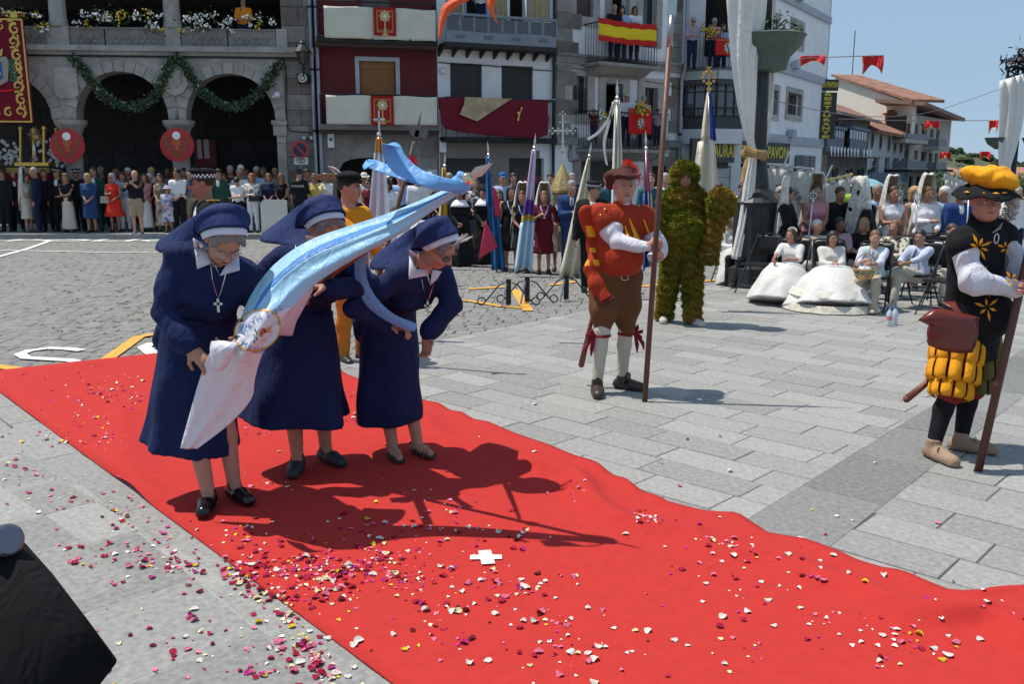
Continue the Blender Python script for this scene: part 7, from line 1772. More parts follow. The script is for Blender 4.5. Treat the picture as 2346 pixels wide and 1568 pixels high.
# paned breeches: red lining with separate bands bulging over it in three tiers
F=fld(s,.010);F.cone(s.hR,s.hL,.13,.13,.06)
for sd_ in 'RL':
 h_,kn=(s.hR,s.kR) if sd_=='R' else (s.hL,s.kL)
 for a,b,ra,rb in ((0,.45,.135,.14),(.45,.75,.125,.12),(.75,1.02,.105,.08)):F.cone(h_+(kn-h_)*a,h_+(kn-h_)*b,ra,rb,.02)
part(F,'breeches_lining',cloth((.20,.02,.015)),orr)
def panes(h_,kn,mt,nm,side):
 ax=nrm(kn-h_);e1=nrm(np.cross(ax,s.F));e2=np.cross(ax,e1)
 for (a,b,r0,n_) in ((-.12,.52,.138,11),(.40,.84,.134,11),(.74,1.12,.106,10)):
  for k in range(n_):
   an=2*math.pi*(k+.5*(a>.4))/n_;w_=2*math.pi/n_*.40;rows=[]
   for i in range(8):
    t=i/7;rad_=r0+.008+.011*math.sin(t*math.pi*.9)+.008*t-.02*(i==7);c=h_+(kn-h_)*(a+(b-a)*t)
    rows.append([c+(e1*math.cos(an+w_*x)+e2*math.sin(an+w_*x))*(rad_+.004*(1-abs(x))) for x in (-1,0,1)])
   m_=MB();m_.sheet([[Vector(p) for p in r_] for r_ in rows],.004);m_.build(nm,mt,orr,smooth=True)
panes(s.hR,s.kR,M_or,'orange_pane',1);panes(s.hL,s.kL,cloth((.10,.085,.025)),'olive_pane',-1)
F=fld(s,.0075)
for sd_ in 'RL':leg(F,s,sd_,.006)
F.half(s.kR+V(0,0,.1),(0,0,1));part(F,'black_hose',cloth((.008,.008,.010)),orr)
for sd_ in 'RL':
 an=s.aR if sd_=='R' else s.aL;F=Field(an-V(.28,.28,.12),an+V(.28,.28,.12),.007);shoe(F,s,sd_,.012,L=.235,h=.035);F.half(an+V(0,0,.045),(0,0,1));part(F,'suede_boot',cloth((.33,.22,.15)),orr)
 d=foot_dir(s,sd_);m_=MB();sv=np.cross(d,V(0,0,1))
 for sg in (-1,1):m_.tube([an+d*.06+V(0,0,.0),an+d*.08+sv*.03*sg+V(0,0,.015),an+d*.09+sv*.045*sg-V(0,0,.01)],.003,4)
 m_.build('laces',mat((.05,.03,.02),.6),orr);F=Field(an-V(.28,.28,.12),an+V(.28,.28,.12),.008);shoe(F,s,sd_,.017,L=.24);F.half(an-V(0,0,.066),(0,0,1));part(F,'sole',mat((.30,.15,.08),.7),orr)
F=Field(s.head-.36,s.head+.36,.008);F.ell(at(-.02,-.02,.120),V(.165,.155,.078),.02,M=(nrm(s.Hr+s.Hu*.25),s.HF,nrm(s.Hu-s.Hr*.25)));F.ell(at(0,0,.0),V(.09,.105,.10),.004,op='sub',M=M_M);F.wrinkle(.010,24,5);part(F,'beret_crown',M_or,orr)
rows=[[at(r_*1.0*math.sin(a),-.01+r_*1.08*math.cos(a),z+.012*math.sin(a*5+r_*30)) for a in [-2.7+i*.36 for i in range(16)]] for r_,z in ((.092,.088),(.125,.068),(.158,.046),(.178,.026))]
br_=sheet_rows(rows,orr,'slashed_brim',M_bk,2,.006)
m_=MB()
for a,r_ in ((-.25,.15),(.1,.16),(.55,.15),(1.05,.16),(-.9,.16),(-1.5,.15)):p=at(r_*math.sin(a),-.01+r_*1.08*math.cos(a),.058);t_=nrm(s.Hr*math.cos(a)-s.HF*math.sin(a));q_=nrm(s.Hr*math.sin(a)+s.HF*math.cos(a));m_.add([p-t_*.02,p+q_*.008,p+t_*.02,p-q_*.008+V(0,0,.006)],[(0,1,2,3)])
m_.build('brim_slash',M_or,orr,kind='stuff')
m_=MB()
for k in range(420):
 t=R.random();p=at(-.14-.05*math.sin(t*3),-.09-.04*t,.08-.26*t);d=nrm(V(R.gauss(0,1),R.gauss(0,1),R.gauss(0,1)))*.05;m_.add([p,p+d,p+d*.9+V(.008,0,.008)],[(0,1,2)])
m_.build('pale_plume',cloth((.55,.53,.46)),orr,kind='stuff')
# belt, pouch, dagger
rows=[[s.hip+s.T*(.06+dz)+(s.CR*math.cos(a)+s.CF*math.sin(a)*.80)*.213 for a in [i*.209 for i in range(31)]] for dz in (0,.045)];m_=MB();m_.sheet([[Vector(p) for p in r_] for r_ in rows],.005);m_.build('belt',M_lea,orr,smooth=True)
m_=MB();c=s.hip+s.T*.08+s.CF*.185-s.CR*.02;m_.tube([c+s.CR*.022*math.cos(a)+s.T*.026*math.sin(a) for a in [i*.524 for i in range(13)]],.004,5);m_.build('buckle',M_silver,orr)
pch=thing('leather_pouch',Vector(W3(2170,760,5.2)),'glossy oxblood leather pouch on the belt of the man in the orange beret','pouch')
def pquad(pts,Y,nm,thick,mt,puff=.02):
 rows=[]
 for i in range(7):
  a=i/6;row=[]
  for j in range(9):b=j/8;u=(pts[0][0]*(1-b)+pts[1][0]*b)*(1-a)+(pts[3][0]*(1-b)+pts[2][0]*b)*a;v_=(pts[0][1]*(1-b)+pts[1][1]*b)*(1-a)+(pts[3][1]*(1-b)+pts[2][1]*b)*a;row.append(P(u,v_,Y-puff*math.sin(a*math.pi)**.6*math.sin(b*math.pi)**.5+.04*a*0))
  rows.append(row)
 m_=MB();m_.sheet(rows,thick);m_.build(nm,mt,pch,smooth=True)
pquad([(2140,725),(2225,735),(2215,800),(2122,782)],5.17,'bag_body',.06,M_lea,.03);pquad([(2142,705),(2245,728),(2200,776),(2103,733)],5.12,'flap',.006,M_lea,.04)
sheet_rows([[W3(2155,692,5.22),W3(2175,702,5.16),W3(2192,716,5.12)],[W3(2190,690,5.2),W3(2196,706,5.14),W3(2210,722,5.12)]],pch,'strap',M_lea,4,.005)
m_=MB();m_.tube([W3(2150,850,5.5),W3(2118,882,5.48),W3(2078,914,5.46)],[.016,.020,.024],8);m_.ball(W3(2077,915,5.46),.024,8,5);m_.build('scabbard',mat((.16,.05,.03),.5,'wood'),orr,smooth=True)
st_=thing('wooden_staff',G(2241,1080),'thick dark wooden staff leaning in the hands of the orange beret man','staff');m_=MB();b0=G3(2241,1080);t0=W3(2352,600,5.22);m_.tube([b0,b0*.5+t0*.5,t0,t0+(t0-b0)*.9],.0235,12);m_.build('shaft',mat((.10,.035,.022),.5,'wood',name='reddish_shaft',var=.3),st_,smooth=True)
# ---- man covered in moss with a moss club
s=Skel(h=1.80,yaw=.10,pos=G3(1556,742),headdir=(-.05,-1,-.08),wl=W3(1634,594,10.1),wr=W3(1510,600,10.2),elr=(-1,.2,-1),ell=(1,0,-.6),fr=G3(1522,738)+V(0,.05,.08),fl=G3(1588,745)+V(0,.05,.08),girth=1.1);s.feet={'R':(-.2,-1),'L':(.4,-1)}
ms=person(s,'man wholly covered in green moss with a hooded moss suit');F=fld(s,.012);at=head(F,s,True);torso(F,s)
for sd_ in 'RL':arm(F,s,sd_);hand(F,s,sd_,curl=.9);leg(F,s,sd_)
part(F,'body',skin(SK['t']),ms);eyes(ms,s,at,brow=hairm((.03,.02,.01)))
M_moss=mat((.16,.165,.018),.95,'moss',name='green_moss',var=.55,bump=1.0,scale=.25);M_moss2=mat((.27,.165,.03),.95,'moss',name='brown_moss',var=.5,bump=1.0,scale=.25)
F=fld(s,.016,m=.32);torso(F,s,.05,belly=1)
for sd_ in 'RL':arm(F,s,sd_,.035,k=.04);leg(F,s,sd_,.05,k=.04)
F.ell(at(0,-.02,.03),V(.155,.14,.17),.05,M=(s.Hr,s.HF,s.Hu));F.cone(s.neck-s.T*.06,s.neck+s.T*.05,.15,.13,.05)
for sd_ in 'RL':an=s.aR if sd_=='R' else s.aL;F.cone(an,an-V(0,0,.04),.085,.10,.04)
F.ripple(.012,lambda X,Y,Z:np.sin(Z*62+2*np.sin(X*18))+.6*np.sin(X*55+Z*20)*np.sin(Y*50));F.cone(at(0,.075,-.01),at(0,.3,-.02),.080,.10,.01,op='sub');F.half((0,0,.03),(0,0,-1));sm=part(F,'moss_suit',M_moss,ms)
def tufts(o_,mts,n,size,par,seed=2,filt=None):
 rr_=random.Random(seed);me=o_.data;nv=len(me.vertices);Bs=[MB() for _ in mts]
 for _ in range(n):
  vv=me.vertices[rr_.randrange(nv)];p=vv.co;nn_=vv.normal;k=mnoise.noise(p*3.2)+.3*rr_.uniform(-1,1);mb_=Bs[0 if k<.12 else 1] if len(Bs)>1 else Bs[0]
  d=(nn_+Vector((rr_.gauss(0,.6),rr_.gauss(0,.6),rr_.gauss(0,.6)-.15))).normalized()*size*rr_.uniform(.5,1.3);t=d.orthogonal().normalized()*size*.22
  i0=len(mb_.v);mb_.v+=[p-t,p+t,p+d];mb_.f.append((i0,i0+1,i0+2));mb_.m.append(0)
 for mb_,mt,nm in zip(Bs,mts,('moss_tufts','brown_moss_tufts')):mb_.build(nm,mt,par,kind='stuff')
tufts(sm,[M_moss,M_moss2],42000,.034,ms)
cl=thing('moss_club',Vector(W3(1625,560,10.2)),'club thickly wrapped in browning moss held by the moss man','club');a,b,c=W3(1622,590,10.2),W3(1640,510,10.15),W3(1652,468,10.1);F=Field(c-.7,c+.3,.016);F.cone(a,b,.085,.10,.05);F.ell(c,(.15,.15,.19),.06);F.cone(W3(1630,615,10.15),a,.07,.09,.03);F.ripple(.012,lambda X,Y,Z:np.sin(Z*60+X*40)+np.sin(X*50)*np.sin(Y*60));sm=part(F,'moss_wrap',M_moss2,cl);tufts(sm,[M_moss2,M_moss],9000,.034,cl,4)
for sd_ in 'RL':
 an=s.aR if sd_=='R' else s.aL;F=Field(an-V(.28,.28,.12),an+V(.28,.28,.12),.012);shoe(F,s,sd_,.012,L=.24);part(F,'shoe',mat((.45,.42,.38),.7),ms)
# ================================================================ BYSTANDERS
CL={'k':(.010,.010,.012),'n':(.012,.018,.05),'N':(.02,.05,.14),'w':(.68,.68,.70),'c':(.52,.48,.40),'r':(.62,.035,.02),'m':(.13,.008,.02),'g':(.15,.15,.16),'G':(.02,.06,.04),'b':(.30,.42,.62),'y':(.58,.52,.16),'l':(.33,.55,.05),'p':(.50,.22,.26),'s':(.33,.26,.17),'o':(.75,.22,.02),'t':(.03,.10,.13),'e':(.38,.33,.26),'x':(.36,.30,.36)}
def prints(a,b,sc_=9.0):
 key=('pr',a,b,sc_)
 if key in _M:return _M[key]
 m,nt,bs=newmat('printed_cloth');tc=nt.nodes.new('ShaderNodeTexCoord');n=nt.nodes.new('ShaderNodeTexNoise');n.inputs['Scale'].default_value=sc_;rp=nt.nodes.new('ShaderNodeValToRGB');rp.color_ramp.elements[0].position=.5;rp.color_ramp.elements[1].position=.54;rp.color_ramp.elements[0].color=rgb(a);rp.color_ramp.elements[1].color=rgb(b)
 nt.links.new(tc.outputs['Object'],n.inputs['Vector']);nt.links.new(n.outputs[0],rp.inputs[0]);nt.links.new(rp.outputs[0],bs.inputs['Base Color']);bs.inputs['Roughness'].default_value=.85;_M[key]=m;return m
def stand(u,Y,z=.09,h=1.68,yaw=0.0,arms='down',seed=0,girth=1.0,look=None,hd=None):
 x=P(u,430,Y).x;p=V(x,Y,z);r_=random.Random(int(u*7+Y*100)+seed);k=h/1.75;F_=V(math.sin(yaw),-math.cos(yaw),0);Rt=V(-math.cos(yaw),-math.sin(yaw),0);j=lambda a:r_.uniform(-a,a)
 wr=wl=None
 if arms=='clasp':wr=p+F_*.20*k+Rt*.05*k+V(0,0,.98*k);wl=p+F_*.22*k-Rt*.05*k+V(0,0,.96*k)
 if arms=='fold':wr=p+F_*.24*k-Rt*.05+V(0,0,1.12*k);wl=p+F_*.25*k+Rt*.08+V(0,0,1.10*k)
 if arms=='phone':wr=p+F_*.34*k+Rt*.08*k+V(0,0,1.42*k);wl=p+F_*.34*k-Rt*.06*k+V(0,0,1.42*k)
 if arms=='up1':wr=p+F_*.28*k+Rt*.1+V(0,0,1.25*k)
 if arms=='hold':wr=p+F_*.28*k+Rt*.02*k+V(0,0,1.16*k);wl=p+F_*.22*k-Rt*.12*k+V(0,0,1.0*k)
 if arms=='down':wr=p+Rt*(.26+j(.02))*k+F_*.06+V(0,0,.84*k);wl=p-Rt*(.26+j(.02))*k+F_*.06+V(0,0,.84*k)
 if hd is None:a=yaw+j(.4) if look is None else look;hd=(math.sin(a),-math.cos(a),-.08+j(.1))
 s=Skel(h=h,pos=p,yaw=yaw,lean=j(.06),headdir=hd,wr=wr,wl=wl,girth=girth);s.curl=.8 if arms != 'down' else .4;return s
def man(u,Y,lab,top='w',bc='n',hair='n',hk='short',sk='m',h=1.74,arms='down',yaw=0.0,sl=.6,**k):
 z=k.pop('z',.09);hd=k.pop('hd',None);v=.028 if Y>19 else .017;s=stand(u,Y,z,h,yaw,arms,girth=k.pop('girth',1.05),hd=hd)
 b=k.pop('bl',1.0);return s,dress_generic(s,lab,vox=v,sex='m',sk=sk,hair=hair,hk=hk,top=CL[top],bottom='trousers',bc=CL[bc],blen=b,sl=sl,**k)
def woman(u,Y,lab,top='k',bc=None,hair='n',hk='bob',sk='m',h=1.62,arms='clasp',yaw=0.0,sl=0.0,bl=.50,**k):
 z=k.pop('z',.09);hd=k.pop('hd',None);v=.028 if Y>19 else .017;s=stand(u,Y,z,h,yaw,arms,girth=k.pop('girth',1.0),hd=hd)
 if bc is None:return s,dress_generic(s,lab,vox=v,sex='f',sk=sk,hair=hair,hk=hk,top=CL[top],one=True,blen=bl,sl=sl,**k)
 return s,dress_generic(s,lab,vox=v,sex='f',sk=sk,hair=hair,hk=hk,top=CL[top],bottom=k.pop('bottom','skirt'),bc=CL[bc],blen=bl,sl=sl,**k)
gC='people standing in front of the arcade'
def mant(col=(.66,.64,.58),**k):return lambda r,s,at:mantilla(r,s,at,col,**k)
def suit(lapel='w'):return dict(vest=(CL[lapel],1.0,.12))
YF=KY+.75
# front row before the arcade, left to right
man(8,YF+.3,'man in black at the far left under the maroon banner','k','k',group=gC,vest=(CL['k'],1,.12));man(34,YF+.5,'man in black suit left of the lace veiled woman','w','k','k',group=gC,vest=(CL['k'],1,.12),yaw=.4)
woman(58,YF,'woman in cream dress and long white lace veil facing right by the float','c',hair='n',yaw=1.3,group=gC,sl=.5,extra=mant(length=.8),bl=.52)
man(82,YF-.1,'man in navy suit standing right of the lace veiled woman','w','n','g',yaw=-1.2,group=gC,vest=(CL['n'],1,.12),h=1.78);man(104,YF+.4,'bareheaded man in black uniform beside the navy suited man','k','k',yaw=.3,group=gC,vest=(CL['k'],1,.12))
man(133,YF+.3,'officer in black uniform with a gold banded cap under the left column sign','w','k',group=gC,vest=(CL['k'],1,.15),hat=('peaked',),h=1.76)
woman(152,YF-.1,'woman with loose fair hair, black top and long pale skirt','k','c','c','long',group=gC,arms='fold',bl=.82);man(178,YF+.6,'officer in dark cap behind the loose haired woman','k','k',group=gC,hat=('peaked',),vest=(CL['k'],1,.12),sk='t')
woman(204,YF-.15,'blonde woman in a plain navy knee dress with clasped hands','N',hair='y',group=gC,sl=.35,bl=.50,girth=1.15);man(217,YF+.3,'man in dark green suit behind the woman in navy dress','w','G','n',group=gC,vest=(CL['G'],1,.12),h=1.8)
s,_=woman(258,YF,'woman in a bright red sleeveless flared dress with a grey bag','r',hair='g',group=gC,bl=.44,bflare=.30,dark=True,sk='t',arms='hold');m_=MB();m_.box(s.p+V(-.14,-.24,.92),(.24,.08,.18),top=(.8,.9));m_.build('shoulder_bag',cloth(CL['e']),_)
man(283,YF+.5,'woman in blue vest top behind the bald photographer','b','w',group=gC,arms='fold',h=1.66,hk='bob')
s,_=man(310,KY+.2,'bald man in black t-shirt and khaki shorts holding up a phone','k','s',hk='bald',z=.05,group=gC,arms='phone',bl=.45,girth=1.25,shoes=(.02,.10,.2),sk='l',hd=(-.1,-1,.05));m_=MB();m_.box(s.p+V(-.05,-.42,1.47),(.15,.01,.075));m_.build('phone',M_iron,_)
woman(331,YF+.25,'woman in a white wrap skirt beside the bald photographer','p','w','n',group=gC,bl=.8);woman(344,YF+.5,'woman in dark red dress behind the patterned dress woman','m',hair='w',hk='short',group=gC,bl=.6,sl=.3)
woman(368,YF+.1,'woman in long pale patterned dress holding a girl','e',hair='n',group=gC,bl=.72,pattern=prints((.45,.42,.32),(.20,.18,.12),5));woman(381,YF-.2,'small girl in white sun hat and flowered dress','b',h=1.28,hair='c',group=gC,hat=('sun',(.55,.5,.68)),pattern=prints((.5,.5,.6),(.12,.14,.35),9),sl=.2)
man(408,YF-.05,'man in white polo shirt and black trousers with folded hands','w','k','k',group=gC,arms='clasp',sk='t');man(437,YF+.15,'man in dark t-shirt and khaki shorts beside the white polo man','g','s',group=gC,bl=.45)
man(503,YF+.2,'man in green dress uniform right of the near policeman','w','G','n',group=gC,vest=(CL['G'],1,.12));woman(516,YF+.7,'woman in white frilled top at the back between the policeman and barrier','w','k','n','long',group=gC)
man(545,YF,'boy in white t-shirt looking down at his hands','w','k','k',h=1.55,group=gC,arms='fold',hd=(0,-.7,-.8));man(550,YF+.6,'man in white t-shirt behind the boy looking down','w','n','g',group=gC,sk='t');man(554,YF+1.1,'tall grey haired man at the back before the dark arch','g','n','w',group=gC,h=1.86)
s,_=woman(578,YF-.1,'woman in white printed blouse and white trousers with a black bag','w','w','r','curly',bottom='trousers',bl=1,sl=.7,group=gC,arms='fold',pattern=prints((.66,.64,.60),(.2,.2,.18),12));m_=MB();m_.box(s.p+V(.10,-.22,.96),(.30,.08,.17),top=(.9,.9));m_.build('handbag',M_iron,_)
woman(616,YF+.1,'woman in navy top leaning on the pale barrier','n','k','c',group=gC,sl=.5);woman(645,YF+.1,'woman in black top and sunglasses behind the pale barrier','k','k','c','long',group=gC,dark=True)
s,r_=man(686,YF-.3,'policeman seen from behind in a black shirt with a printed back','k','k','k',yaw=3.14,group=gC,hat=('cap',CL['k']),sl=.5);fp=Facade((s.p[0],s.p[1]-.16),0);ftext(fp,'POLICIA',0,1.38,.06,.02,mat((.6,.6,.6),.6),r_,w=.34)
man(703,YF+.5,'dark haired man in grey shirt behind the policeman with printed back','g','n','k',group=gC,sk='t');woman(721,YF,'woman in yellow top photographing with a phone','y','w','c',group=gC,arms='phone',sl=.3);woman(745,YF+.3,'white haired woman in a pale blouse left of the orange tunic man','w','n','w','short',group=gC,sl=.5)
rc_=random.Random(31);hues='wgnkcbmpex'
spots=[(148,'behind the fair haired woman in the pale skirt'),(190,'in the arch shade left of the man in green suit'),(236,'between the green suit and the red dress'),(268,'behind the woman in the bright red dress'),(296,'in the shade above the photographer'),(322,'in the shade right of the photographer'),(352,'behind the woman in dark red'),(388,'behind the white hatted girl'),(398,'beside the middle column foot'),(424,'behind the white polo man'),(448,'in the arch shade left of the policeman cap'),(478,'behind the near policeman'),(530,'in the arch shade behind the white frilled top'),(566,'deep in the right arch behind the boy'),(590,'in the right arch behind the printed blouse'),(606,'at the right end of the arch shade'),(632,'behind the pale barrier near the arch pier')]
for i,(u,wh) in enumerate(spots):
 f=i%2;h_=1.60+.14*rc_.random()+(.1 if not f else 0);t_=hues[(i*3)%10];hn='nkgcwnyrbk'[i%10];nm={'w':'white','g':'grey','n':'navy','k':'black','c':'cream','b':'light blue','m':'maroon','p':'pink','e':'beige','x':'lilac'}[t_]
 (woman if f else man)(u,YF+1.1+.5*(i%3),f'{"woman" if f else "man"} in {nm} top {wh}',t_,'n',hn,'bob' if f else 'short',sk='mtld'[i%4],h=h_+.06,group='back row in the arcade shade',legs=False,bl=.5 if f else 1,arms='down',sl=.4)
# behind the nuns and flags
gM='spectators behind the flags'
for u,Y,f,t_,hn,lab,kw in ((835,23.5,0,'w','k','man in a pale straw hat left of the white banner',dict(hat=('sun',(.6,.58,.5)))),(846,22,1,'m','k','dark haired woman in sunglasses left of the white banner',dict(dark=True)),(893,23,0,'m','k','person in a white cap right of the white banner',dict(hat=('cap',(.7,.7,.7)))),(889,19.5,1,'w','k','woman with short dark hair and white blouse under the ribbon',dict(hk='bob',sl=.5)),(917,22,0,'b','w','white haired man in light blue shirt behind the halberd shaft',{}),(957,21,0,'w','k','dark haired man in white shirt under the blue ribbons',{}),(985,23,0,'w','g','man in a white cap beneath the ribbon knot',dict(hat=('cap',(.6,.6,.62)))),(1029,22.5,0,'g','g','grey haired man behind the gold flag top',{}),(1088,20.5,1,'e','c','woman with curly reddish hair between the black nuns',dict(hk='curly',pattern=prints((.5,.5,.5),(.05,.05,.05),9))),(1072,21.5,0,'N','k','man in blue patterned shirt behind the first black nun',{}),(1152,20.5,0,'b','k','person in a blue cap behind the two women in black',dict(hat=('cap',(.03,.12,.35)))),(1176,22,0,'N','k','man in a blue shirt behind the blue and red flag',{}),(1262,22,0,'k','k','dark haired man left of the gold canopy',{}),(1345,19,0,'k','n','dark suited man behind the right policeman',{}),(1392,18.5,0,'t','g','man in teal shirt right of the right policeman',{}),(1490,18,0,'t','n','short haired man in teal shirt behind the pike',{}),(1523,19,0,'w','g','grey haired man between the pike and the moss man',{}),(1400,22,1,'w','y','blonde woman behind the cream flag',{}),(1120,23.5,0,'g','k','man in grey before the left garage shutter',{}),(1215,23,0,'k','k','man in black by the shutter behind the lilac flag',{}),(1310,23.5,0,'n','g','grey haired man in navy beyond the gold canopy',{}),(1006,20,1,'k','y','fair haired woman in black beneath the flag tip',{})):
 (woman if f else man)(u,Y,lab,t_,'n',hn,group=gM,z=-.02,sk='mtl'[int(u)%3],legs=Y<20.6,**kw)
# the row with flags
gR='women lined up beside the flags'
def black_nun(u,Y,lab,kn=1.0):
 s=stand(u,Y,-.02,1.46,0,'clasp',girth=1.15);r=dress_generic(s,lab,group='black habited nuns',vox=.016,sex='f',sk='t',hk='short',top=CL['k'],one=True,blen=.90,bflare=.32,sl=1,neckc=.05);at=at_of(s)
 arcb=[-2.0,-1.3,-.6,0,.6,1.3,2.0];rows=[[at(.09*math.sin(a)*w_,y-.02*abs(a),.02+.10*math.cos(a)*w_) for a in arcb] for w_,y in ((1.0,.06),(1.15,.0),(1.2,-.09))]+[[s.neck+s.Rt*x*-.24-s.F*.14-V(0,0,.35) for x in (-1,-.6,-.3,0,.3,.6,1)]];sheet_rows(rows,r,'black_veil',M_bk,3)
 rows=[[s.neck+V(0,0,.03-dz)+(s.Rt*math.cos(a)+s.F*math.sin(a)*.9)*ra for a in [-.3+i*.374 for i in range(11)]] for ra,dz in ((.075,-.01),(.15,.04),(.20,.12))];sheet_rows(rows,r,'white_bib',mat((.78,.78,.80),.6),2);return s
black_nun(1054,17.2,'black habited nun with a wide white bib holding a gold ribbon');black_nun(1108,17.6,'black habited nun partly hidden by the blue and red flag')
def medal(s,r):
 m_=MB();c=s.chest+s.F*.15-V(0,0,.03)
 for sg in (-1,1):m_.tube([s.neck+s.Rt*sg*.07+s.F*.05,s.chest+s.Rt*sg*.045+s.F*.135+V(0,0,.06),c],.010,4)
 m_.build('blue_ribbon',cloth((.35,.5,.72)),r);m_=MB();m_.ball(c-V(0,0,.02),V(.022,.008,.022),8,5);m_.build('medal',M_silver,r)
for u,Y,t_,hn,lab,ex,kw in ((1142,16.6,'k','n','woman in black dress and blue medal ribbon right of the blue and red flag',None,dict(sl=.5)),(1171,16.3,'k','k','tall young woman in black dress with long dark hair',None,dict(h=1.52,hk='long',arms='down')),(1197,16.0,'k','n','woman in short black dress with a white lace mantilla and medal',mant(length=.95),dict(bl=.42)),(1247,15.8,'m','c','woman in burgundy dress and white mantilla steadying the lilac flag',mant(length=.6),dict(sl=.3,arms='up1')),(1283,16.2,'e','c','woman in beige dress with a tall white mantilla and medal',mant(length=.7),dict(hk='loose',sl=.5))):
 kw.setdefault('h',1.44);s,r_=woman(u,Y,lab,t_,hair=hn,group=gR,z=-.02,extra=ex,**kw);medal(s,r_)
def tie(s,r,col=(.02,.02,.05)):
 m_=MB();c=s.neck+s.F*.075-V(0,0,.02);m_.tube([c,c-V(0,0,.10)+s.F*.06,s.hip+V(0,0,.22)+s.F*.155],[.010,.022,.026],6,flat=.4);m_.build('tie',cloth(col),r)
s,r_=man(1309,15.8,'grey haired man in a blue suit holding the crape tied flag','w','N','g',z=-.02,h=1.62,arms='hold',vest=((.02,.05,.16),1,.12),specs=True,shoes=(.01,.01,.01));tie(s,r_)
s,r_=man(1357,13.4,'policeman in black uniform and chequered cap beside the iron racks','w','k','k',z=-.02,h=1.62,vest=(CL['k'],1,.16),hat=('peaked',),hd=(.8,-.5,-.1));tie(s,r_,CL['k']);m_=MB();m_.ball(s.chest+s.Rt*.09+s.F*.15,V(.022,.008,.03),8,5);m_.build('badge',M_gold,r_)
# near policeman, orange tunic halberdier
s=Skel(h=1.78,yaw=-.9,pos=V(P(470,430,8.6).x,8.6,-.02),headdir=(-.93,-.35,-.02),girth=1.05);r_=dress_generic(s,'policeman in black uniform, chequered cap and mirrored sunglasses behind the left nun',vox=.011,sex='m',sk='t',hair='k',top=CL['w'],vest=(CL['k'],1,.16),bc=CL['k'],blen=1,hat=('peaked',),fine=True);at=at_of(s)
for sg in (-1,1):m_=MB();m_.ball(at(.036*sg,.094,.004),V(.024,.024,.016),10,6);m_.build('sunglass_lens',mat((.02,.12,.35),.08,metal=.6),r_,smooth=True)
m_=MB();m_.tube([at(-.06,.08,.014),at(0,.10,.016),at(.06,.08,.014)],.004,5);m_.build('sunglass_frame',M_iron,r_)
F=Field(s.head-.2,s.head+.1,.007);F.ell(at(0,.070,-.088),V(.034,.030,.030),.01,M=(s.Hr,s.HF,s.Hu));F.cone(at(-.026,.09,-.046),at(.026,.09,-.046),.007,.007,.004);part(F,'beard',hairm((.14,.12,.11)),r_)
m_=MB();c=s.shL+s.T*.085;m_.box(c,(.07,.11,.012),rot=Matrix.Rotation(-.9,3,'Z'));m_.build('epaulette',M_gold,r_)
s=Skel(h=1.74,yaw=.75,pos=V(P(795,430,8.3).x,8.3,-.02),headdir=(.95,-.3,-.03),wr=V(P(880,560,8.0).x,8.0,1.05),girth=1.0);r_=dress_generic(s,'man in an orange tunic and black feathered hat holding a halberd',vox=.011,sex='m',sk='m',hair='k',top=(.62,.24,.01),bc=(.45,.17,.02),blen=1,sl=1,neckc=.062,fine=True);at=at_of(s)
F=Field(s.head-.26,s.head+.30,.008);F.ell(at(0,-.01,.10),V(.11,.12,.05),.02,M=(s.Hr,s.HF,s.Hu));F.ell(at(0,0,.06),V(.112,.128,.016),.02,M=(s.Hr,s.HF,s.Hu));F.ell(at(0,0,-.02),V(.085,.10,.09),.004,op='sub',M=(s.Hr,s.HF,s.Hu));part(F,'black_hat',M_bk,r_)
F=Field(s.head-.2,s.head+.1,.007);F.cone(at(-.024,.093,-.045),at(.024,.093,-.045),.006,.006,.004);part(F,'moustache',hairm((.03,.02,.015)),r_)
for nm,mt,a,L,w_ in (('brown_feather',cloth((.20,.13,.07)),-.13,.22,.035),('white_feather',cloth((.7,.7,.7)),-.03,.14,.028),('red_feather',cloth((.5,.02,.02)),-.02,.15,.012)):
 b_=at(.06,-.02,.10);t_=at(.06,a-L,.13+(.05 if 'white' in nm or 'red' in nm else-.05));sheet_rows([[b_,b_*.5+t_*.5+V(0,0,w_),t_],[b_-V(0,0,.01),b_*.5+t_*.5-V(0,0,w_),t_-V(0,0,.005)]],r_,nm,mt,5,.003)
hb=thing('halberd',Vector(s.p),'halberd with a dark steel head and red tassel behind the blue ribbons','halberd');b0,t0=W3(868,640,8.1),W3(952,318,7.9);m_=MB();m_.tube([b0+(b0-t0)*.35,t0],.02,8);m_.build('shaft',M_wood,hb,smooth=True)
M_st=mat((.16,.16,.15),.45,'metal',.8,name='dark_steel',var=.3)
for q_,nm in (([(947,318),(957,320),(961,300),(966,250),(953,296)],'spike'),([(945,312),(938,302),(942,296),(955,298),(968,300),(978,288),(981,308),(974,318),(960,314)],'axe_head'),([(938,372),(948,374),(955,318),(948,317)],'socket')):
 m_=MB();fr_=lambda a,b,c:P(a,b,7.9-c);m_.plate(q_,fr_,-.012,.012);m_.build(nm,M_st,hb)
m_=MB()
for k in range(60):c=W3(942+R.uniform(-5,8),362+R.uniform(-8,6),7.9+R.uniform(-.03,.03));m_.tube([c,c+V(R.uniform(-.03,.03),R.uniform(-.03,.03),-.06)],.006,3,cap=False)
m_.build('red_tassel',cloth((.55,.05,.06)),hb,kind='stuff')
